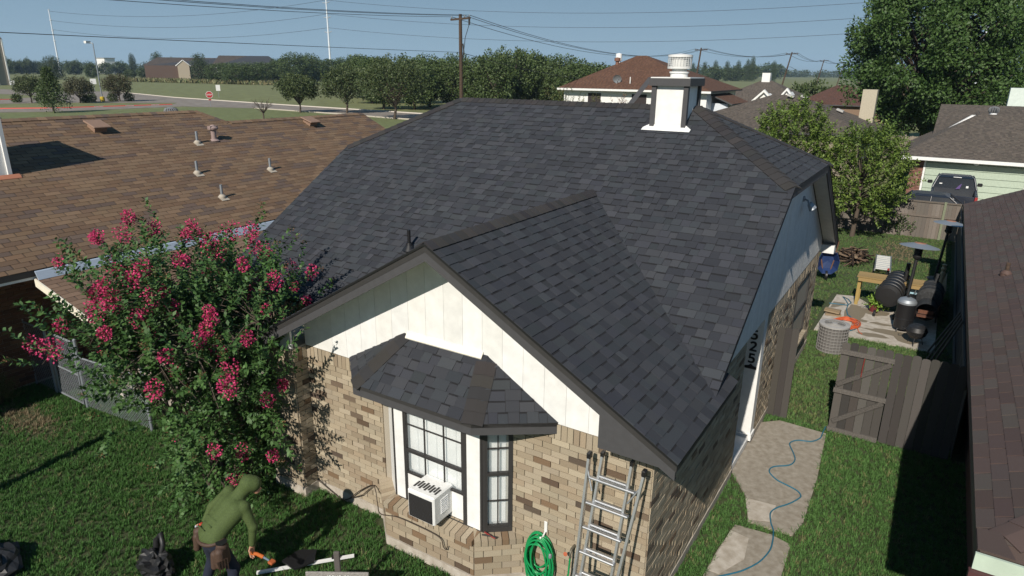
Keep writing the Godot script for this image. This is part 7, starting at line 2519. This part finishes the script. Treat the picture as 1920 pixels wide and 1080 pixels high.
	whl.lathe(tb.call(0, 0.17, 0.0), [[0, -0.04], [0.12, -0.04], [0.17, -0.03], [0.17, 0.03], [0.12, 0.04], [0, 0.04]], 18, Basis(fr, si, Vector3.UP))
	put("wheel", whl, M.black_plastic, wbr)
	for s in [-1.0, 1.0]:
		var hd := MB.new()
		hd.col = Color(0.13, 0.06, 0.035)
		hd.tube([tb.call(s * 0.08, 0.16, -0.05), tb.call(s * 0.20, 0.7, -0.18), tb.call(s * 0.26, 1.35, -0.2)], 0.022, 0.025, 6)
		put("handle", hd, M.plain, wbr)
	# brush pile
	var bo := P(0.12, 0, 20.8)
	var br := thing("brush_pile", "heap of brown branches and stump wood on the back lawn", "brush pile", bo)
	for i in 90:
		var m := MB.new()
		m.col = tint(Color(0.16, 0.10, 0.06), Color(0.28, 0.20, 0.13))
		var a := rng.randf() * TAU
		var c := bo + Vector3(cos(a) * 0.45 * rng.randf(), rng.randf_range(0.08, 0.5), sin(a) * 0.75 * rng.randf())
		c.y *= 1.1 - 0.7 * Vector2((c.x - bo.x) / 0.6, (c.z - bo.z) / 0.9).length()
		c.y = maxf(c.y, 0.06)
		var d := Vector3(cos(a * 3.1), rng.randf_range(-0.35, 0.45), sin(a * 3.1)).normalized()
		var ln := rng.randf_range(0.2, 0.5)
		var p0 := c - d * ln
		p0.y = maxf(p0.y, 0.03)
		m.tube([p0, c + rdir() * 0.04, c + d * ln], rng.randf_range(0.02, 0.06), 0.015, 6)
		put("branch", m, M.bark if i % 3 else M.wood_grey, br)
	# ladder lying on the lawn
	var lo := P(1.12, 0, 20.2)
	var ll := thing("lying_ladder", "white-dusted aluminium ladder lying on the back lawn", "ladder", lo)
	for s in [-0.24, 0.24]:
		var m := MB.new()
		m.box(lo + Vector3(s, 0.24, 0), Vector3(0.04, 0.09, 2.2), Basis(Vector3.UP, 0.06))
		put("rail", m, M.aluminium, ll)
		var lg := MB.new()
		lg.box(lo + Vector3(s * 0.9, 0.11, 0.9), Vector3(0.05, 0.22, 0.08))
		put("foot", lg, M.black_plastic, ll)
	for i in 8:
		var m := MB.new()
		m.col = Color(0.8, 0.8, 0.78)
		m.box(lo + Vector3((i - 3.5) * 0.016, 0.26, -0.95 + i * 0.27), Vector3(0.44, 0.03, 0.10 if i % 2 else 0.16))
		put("rung", m, M.white_paint, ll)
	var rdm := MB.new()
	rdm.col = Color(0.35, 0.02, 0.02)
	rdm.box(lo + Vector3(0.24, 0.29, 1.0), Vector3(0.06, 0.05, 0.12))
	put("corner_cap", rdm, M.plain, ll)
	# boards leaning in the shade
	for i in 4:
		var m := MB.new()
		m.col = Color(0.10, 0.085, 0.07)
		var v := 10.6 + i * 0.55
		m.hexa([P(2.75, 0, v), P(2.75, 0, v + 0.12), P(2.78, 0, v + 0.12), P(2.78, 0, v), P(3.25, 1.5 - 0.1 * i, v), P(3.25, 1.5 - 0.1 * i, v + 0.12), P(3.28, 1.5 - 0.1 * i, v + 0.12), P(3.28, 1.5 - 0.1 * i, v)])
		tag(put("leaning_board", m, M.wood_board), ["first", "second", "third", "fourth"][i] + " dark board past the gate leaning on the shaded fence", "board", "boards leaning on the shaded fence")
	vehicles()

func wheel(t: Node3D, at: Vector3, ax: Vector3, r: float) -> void:
	var b := Basis(ax.cross(Vector3.UP).normalized(), ax, Vector3.UP)
	var m := MB.new()
	m.lathe(at, [[0.0, -0.11], [r * 0.75, -0.11], [r, -0.08], [r, 0.08], [r * 0.75, 0.11], [r * 0.6, 0.10]], 22, b)
	var w := put("wheel", m, M.black_plastic, t)
	var h := MB.new()
	h.lathe(at, [[r * 0.6, 0.10], [r * 0.3, 0.09], [0, 0.10]], 16, b)
	put("rim", h, M.galvanised, w)

func vehicles() -> void:
	var o := P(3.02, 0, 33.6)
	var t := thing("pickup_truck", "dark blue pickup truck parked facing the pale green garage door", "truck", o)
	var q := func(u: float, y: float, v: float) -> Vector3: return o + Vector3(u, y, -v)   # v towards the garage
	var C := Color(0.006, 0.008, 0.017)
	var low := MB.new()
	low.col = C
	low.hexa([q.call(-0.95, 0.45, -2.5), q.call(0.95, 0.45, -2.5), q.call(0.97, 1.05, -2.5), q.call(-0.97, 1.05, -2.5), q.call(-0.95, 0.45, 2.6), q.call(0.95, 0.45, 2.6), q.call(0.90, 0.98, 2.6), q.call(-0.90, 0.98, 2.6)])
	for s in [-1.0, 1.0]:
		low.hexa([q.call(s * 0.97, 1.05, -2.5), q.call(s * 0.85, 1.05, -2.5), q.call(s * 0.85, 1.32, -2.48), q.call(s * 0.95, 1.32, -2.48), q.call(s * 0.97, 1.05, -0.6), q.call(s * 0.85, 1.05, -0.6), q.call(s * 0.85, 1.34, -0.6), q.call(s * 0.95, 1.34, -0.6)])
	put("body", low, M.car_paint, t)
	var cab := MB.new()
	cab.col = C
	cab.hexa([q.call(-0.96, 1.04, -0.6), q.call(0.96, 1.04, -0.6), q.call(0.92, 1.04, 1.5), q.call(-0.92, 1.04, 1.5), q.call(-0.96, 1.36, -0.58), q.call(0.96, 1.36, -0.58), q.call(0.93, 1.30, 1.35), q.call(-0.93, 1.30, 1.35)])
	put("cab", cab, M.car_paint, t)
	var gh := MB.new()
	gh.hexa([q.call(-0.90, 1.36, -0.54), q.call(0.90, 1.36, -0.54), q.call(0.88, 1.31, 1.30), q.call(-0.88, 1.31, 1.30), q.call(-0.74, 1.86, -0.30), q.call(0.74, 1.86, -0.30), q.call(0.72, 1.86, 0.65), q.call(-0.72, 1.86, 0.65)])
	put("window", gh, M.dark_glass, t)
	var rf := MB.new()
	rf.col = C
	rf.hexa([q.call(-0.76, 1.85, -0.34), q.call(0.76, 1.85, -0.34), q.call(0.74, 1.85, 0.70), q.call(-0.74, 1.85, 0.70), q.call(-0.62, 1.94, -0.22), q.call(0.62, 1.94, -0.22), q.call(0.60, 1.94, 0.55), q.call(-0.60, 1.94, 0.55)])
	for s in [-1.0, 1.0]:
		rf.tube([q.call(s * 0.92, 1.34, -0.57), q.call(s * 0.75, 1.87, -0.32)], 0.05, 0.05, 6)
		rf.tube([q.call(s * 0.90, 1.30, 1.32), q.call(s * 0.73, 1.87, 0.68)], 0.04, 0.04, 6)
		rf.tube([q.call(s * 0.92, 1.34, 0.35), q.call(s * 0.75, 1.87, 0.25)], 0.04, 0.04, 6)
	put("cab_roof", rf, M.car_paint, t)
	var tg := MB.new()
	tg.col = C * 1.3
	tg.rbox(q.call(0, 1.0, -2.53), Vector3(1.66, 0.58, 0.06), 0.02)
	put("tailgate", tg, M.car_paint, t)
	var bl := MB.new()
	bl.box(q.call(0, 1.02, -1.55), Vector3(1.66, 0.04, 1.85))
	put("bed_floor", bl, M.black_steel, t)
	for s in [-1.0, 1.0]:
		var mi := MB.new()
		mi.rbox(q.call(s * 1.08, 1.42, 0.95), Vector3(0.22, 0.17, 0.10), 0.03)
		put("mirror", mi, M.black_plastic, t)
		var tl := MB.new()
		tl.col = Color(0.3, 0.01, 0.01)
		tl.rbox(q.call(s * 0.90, 1.08, -2.52), Vector3(0.12, 0.4, 0.06), 0.015)
		put("tail_light", tl, M.car_paint, t)
		for v in [-1.6, 1.75]: wheel(t, q.call(s * 0.86, 0.38, v), Vector3(s, 0, 0), 0.38)
	var bp := MB.new()
	bp.rbox(q.call(0, 0.55, -2.62), Vector3(1.8, 0.2, 0.16), 0.03)
	put("bumper", bp, M.galvanised, t)
	var pk := MB.new()
	pk.col = Color(0.12, 0.07, 0.22)
	pk.slab([q.call(0.05, 1.34, -0.64), q.call(0.22, 1.37, -0.64), q.call(0.28, 1.62, -0.52), q.call(0.16, 1.50, -0.57)], q.call(0, 0, -0.015) - q.call(0, 0, 0))
	put("purple_rag", pk, M.plain, t)
	var st := MB.new()
	st.box(q.call(0.52, 1.46, -0.53), Vector3(0.10, 0.10, 0.01))
	st.box(q.call(-0.6, 1.55, -0.49), Vector3(0.12, 0.05, 0.01))
	st.box(q.call(0.05, 1.88, -0.34), Vector3(0.34, 0.03, 0.02))
	put("sticker", st, M.white_paint, t)
	# dark sedan crosswise behind the fence
	var so := P(2.25, 0, 29.2)
	var c := thing("dark_car", "dark car parked crosswise close behind the back fence", "car", so)
	var K := Color(0.012, 0.014, 0.018)
	var prof := [[-2.1, 0.5], [-2.15, 0.85], [-1.7, 0.98], [-1.35, 1.05], [-0.85, 1.52], [0.05, 1.60], [0.60, 1.52], [1.25, 1.08], [2.0, 0.92], [2.15, 0.75], [2.15, 0.5]]
	var bm := MB.new()
	bm.col = K
	var pts := []
	for p in [[-2.1, 0.4], [-2.15, 0.85], [-1.7, 1.0], [-1.35, 1.05], [1.25, 1.06], [2.0, 0.92], [2.15, 0.75], [2.15, 0.4]]: pts.append(so + Vector3(p[0], p[1], 0.88))
	bm.slab(pts, Vector3(0, 0, -1.76))
	put("body", bm, M.car_paint, c)
	var gm := MB.new()
	gm.hexa([so + Vector3(-1.36, 1.05, 0.82), so + Vector3(1.22, 1.05, 0.82), so + Vector3(1.22, 1.05, -0.82), so + Vector3(-1.36, 1.05, -0.82), so + Vector3(-0.85, 1.53, 0.64), so + Vector3(0.58, 1.53, 0.64), so + Vector3(0.58, 1.53, -0.64), so + Vector3(-0.85, 1.53, -0.64)])
	put("window", gm, M.dark_glass, c)
	var rm := MB.new()
	rm.col = K
	rm.hexa([so + Vector3(-0.90, 1.52, 0.66), so + Vector3(0.62, 1.52, 0.66), so + Vector3(0.62, 1.52, -0.66), so + Vector3(-0.90, 1.52, -0.66), so + Vector3(-0.70, 1.60, 0.5), so + Vector3(0.42, 1.60, 0.5), so + Vector3(0.42, 1.60, -0.5), so + Vector3(-0.70, 1.60, -0.5)])
	for s in [-1.0, 1.0]:
		rm.tube([so + Vector3(-1.38, 1.05, 0.82 * s), so + Vector3(-0.88, 1.54, 0.64 * s)], 0.04, 0.04, 6)
		rm.tube([so + Vector3(1.24, 1.05, 0.82 * s), so + Vector3(0.60, 1.54, 0.64 * s)], 0.04, 0.04, 6)
		rm.tube([so + Vector3(-0.1, 1.05, 0.84 * s), so + Vector3(-0.1, 1.54, 0.66 * s)], 0.035, 0.035, 6)
	put("roof", rm, M.car_paint, c)
	for s in [-1.0, 1.0]:
		for x in [-1.35, 1.35]: wheel(c, so + Vector3(x, 0.33, 0.8 * s), Vector3(0, 0, s), 0.33)
	var mr := MB.new()
	mr.rbox(so + Vector3(0.95, 1.12, 0.98), Vector3(0.14, 0.13, 0.18), 0.03)
	put("mirror", mr, M.black_plastic, c)
	# drive under the vehicles
	sheet("driveway", [[0.6, 27.2], [7.5, 27.2], [7.5, 37.1], [0.9, 37.1]], -0.004, M.concrete)
	# silver lumber and a yellow tool beside the truck
	var lb := thing("metal_panels", "ribbed silver metal panels stacked behind the back fence", "panels", P(4.0, 0, 29))
	for i in 6:
		var m := MB.new()
		m.box(P(3.35 + i * 0.26, 1.18 + i * 0.012, 28.2), Vector3(0.24, 0.03, 1.3), Basis(Vector3(0, 0, 1), 0.03))
		put("panel", m, M.galvanised, lb)
	for s in [3.4, 4.6]:
		var m := MB.new()
		m.col = Color(0.2, 0.15, 0.1)
		m.box(P(s, 0.57, 28.2), Vector3(0.1, 1.14, 1.2))
		put("trestle", m, M.wood_grey, lb)

func _ready() -> void:
	rng.seed = 4711
	# ---- camera
	var yw := deg_to_rad(-32.286)
	var pt := deg_to_rad(18.013)
	var rl := deg_to_rad(0.594)
	var fw := P(sin(yw), 0, cos(yw))
	var rt := P(cos(yw), 0, -sin(yw))
	cam_f = fw * cos(pt) - Vector3.UP * sin(pt)
	var cu := Vector3.UP * cos(pt) + fw * sin(pt)
	cam_r = rt * cos(rl) + cu * sin(rl)
	cam_u = cu * cos(rl) - rt * sin(rl)
	cam = Camera3D.new()
	cam.name = "camera"
	add_child(cam)
	cam.transform = Transform3D(Basis(cam_r, cam_u, -cam_f), EYE)
	cam.fov = 46.6
	cam.near = 0.05
	cam.far = 6000.0
	# ---- sky, exposure
	var we := WorldEnvironment.new()
	we.name = "environment"
	var en := Environment.new()
	en.background_mode = Environment.BG_SKY
	var sky := Sky.new()
	var sm := ProceduralSkyMaterial.new()
	sm.sky_top_color = lin(0.075, 0.185, 0.34)
	sm.sky_horizon_color = lin(0.37, 0.53, 0.65)
	sm.sky_curve = 0.12
	sm.ground_horizon_color = lin(0.22, 0.28, 0.30)
	sm.ground_bottom_color = lin(0.08, 0.09, 0.06)
	sm.sky_energy_multiplier = 0.9
	sky.sky_material = sm
	en.sky = sky
	en.tonemap_mode = Environment.TONE_MAPPER_LINEAR
	en.tonemap_exposure = 1.12
	en.sdfgi_enabled = true
	en.ssao_enabled = true
	en.ssil_enabled = true
	en.fog_enabled = true
	en.fog_density = 0.00014
	en.fog_light_color = Color(0.62, 0.72, 0.82)
	we.environment = en
	add_child(we)
	# ---- sun
	var sun := DirectionalLight3D.new()
	sun.name = "sun"
	add_child(sun)
	var d := P(-0.102, -0.596, 0.796).normalized()
	sun.basis = Basis.looking_at(d, Vector3.UP)
	sun.light_energy = 1.5
	sun.light_color = Color(1.0, 0.968, 0.92)
	sun.light_angular_distance = 0.5
	sun.shadow_enabled = true
	make_materials()
	build_setting()
	build_house()
	build_neighbours()
	build_fences()
	build_front_things()
	build_yard_things()
	build_plants()
	build_background()
	build_person()
	print("objects ", get_child_count())
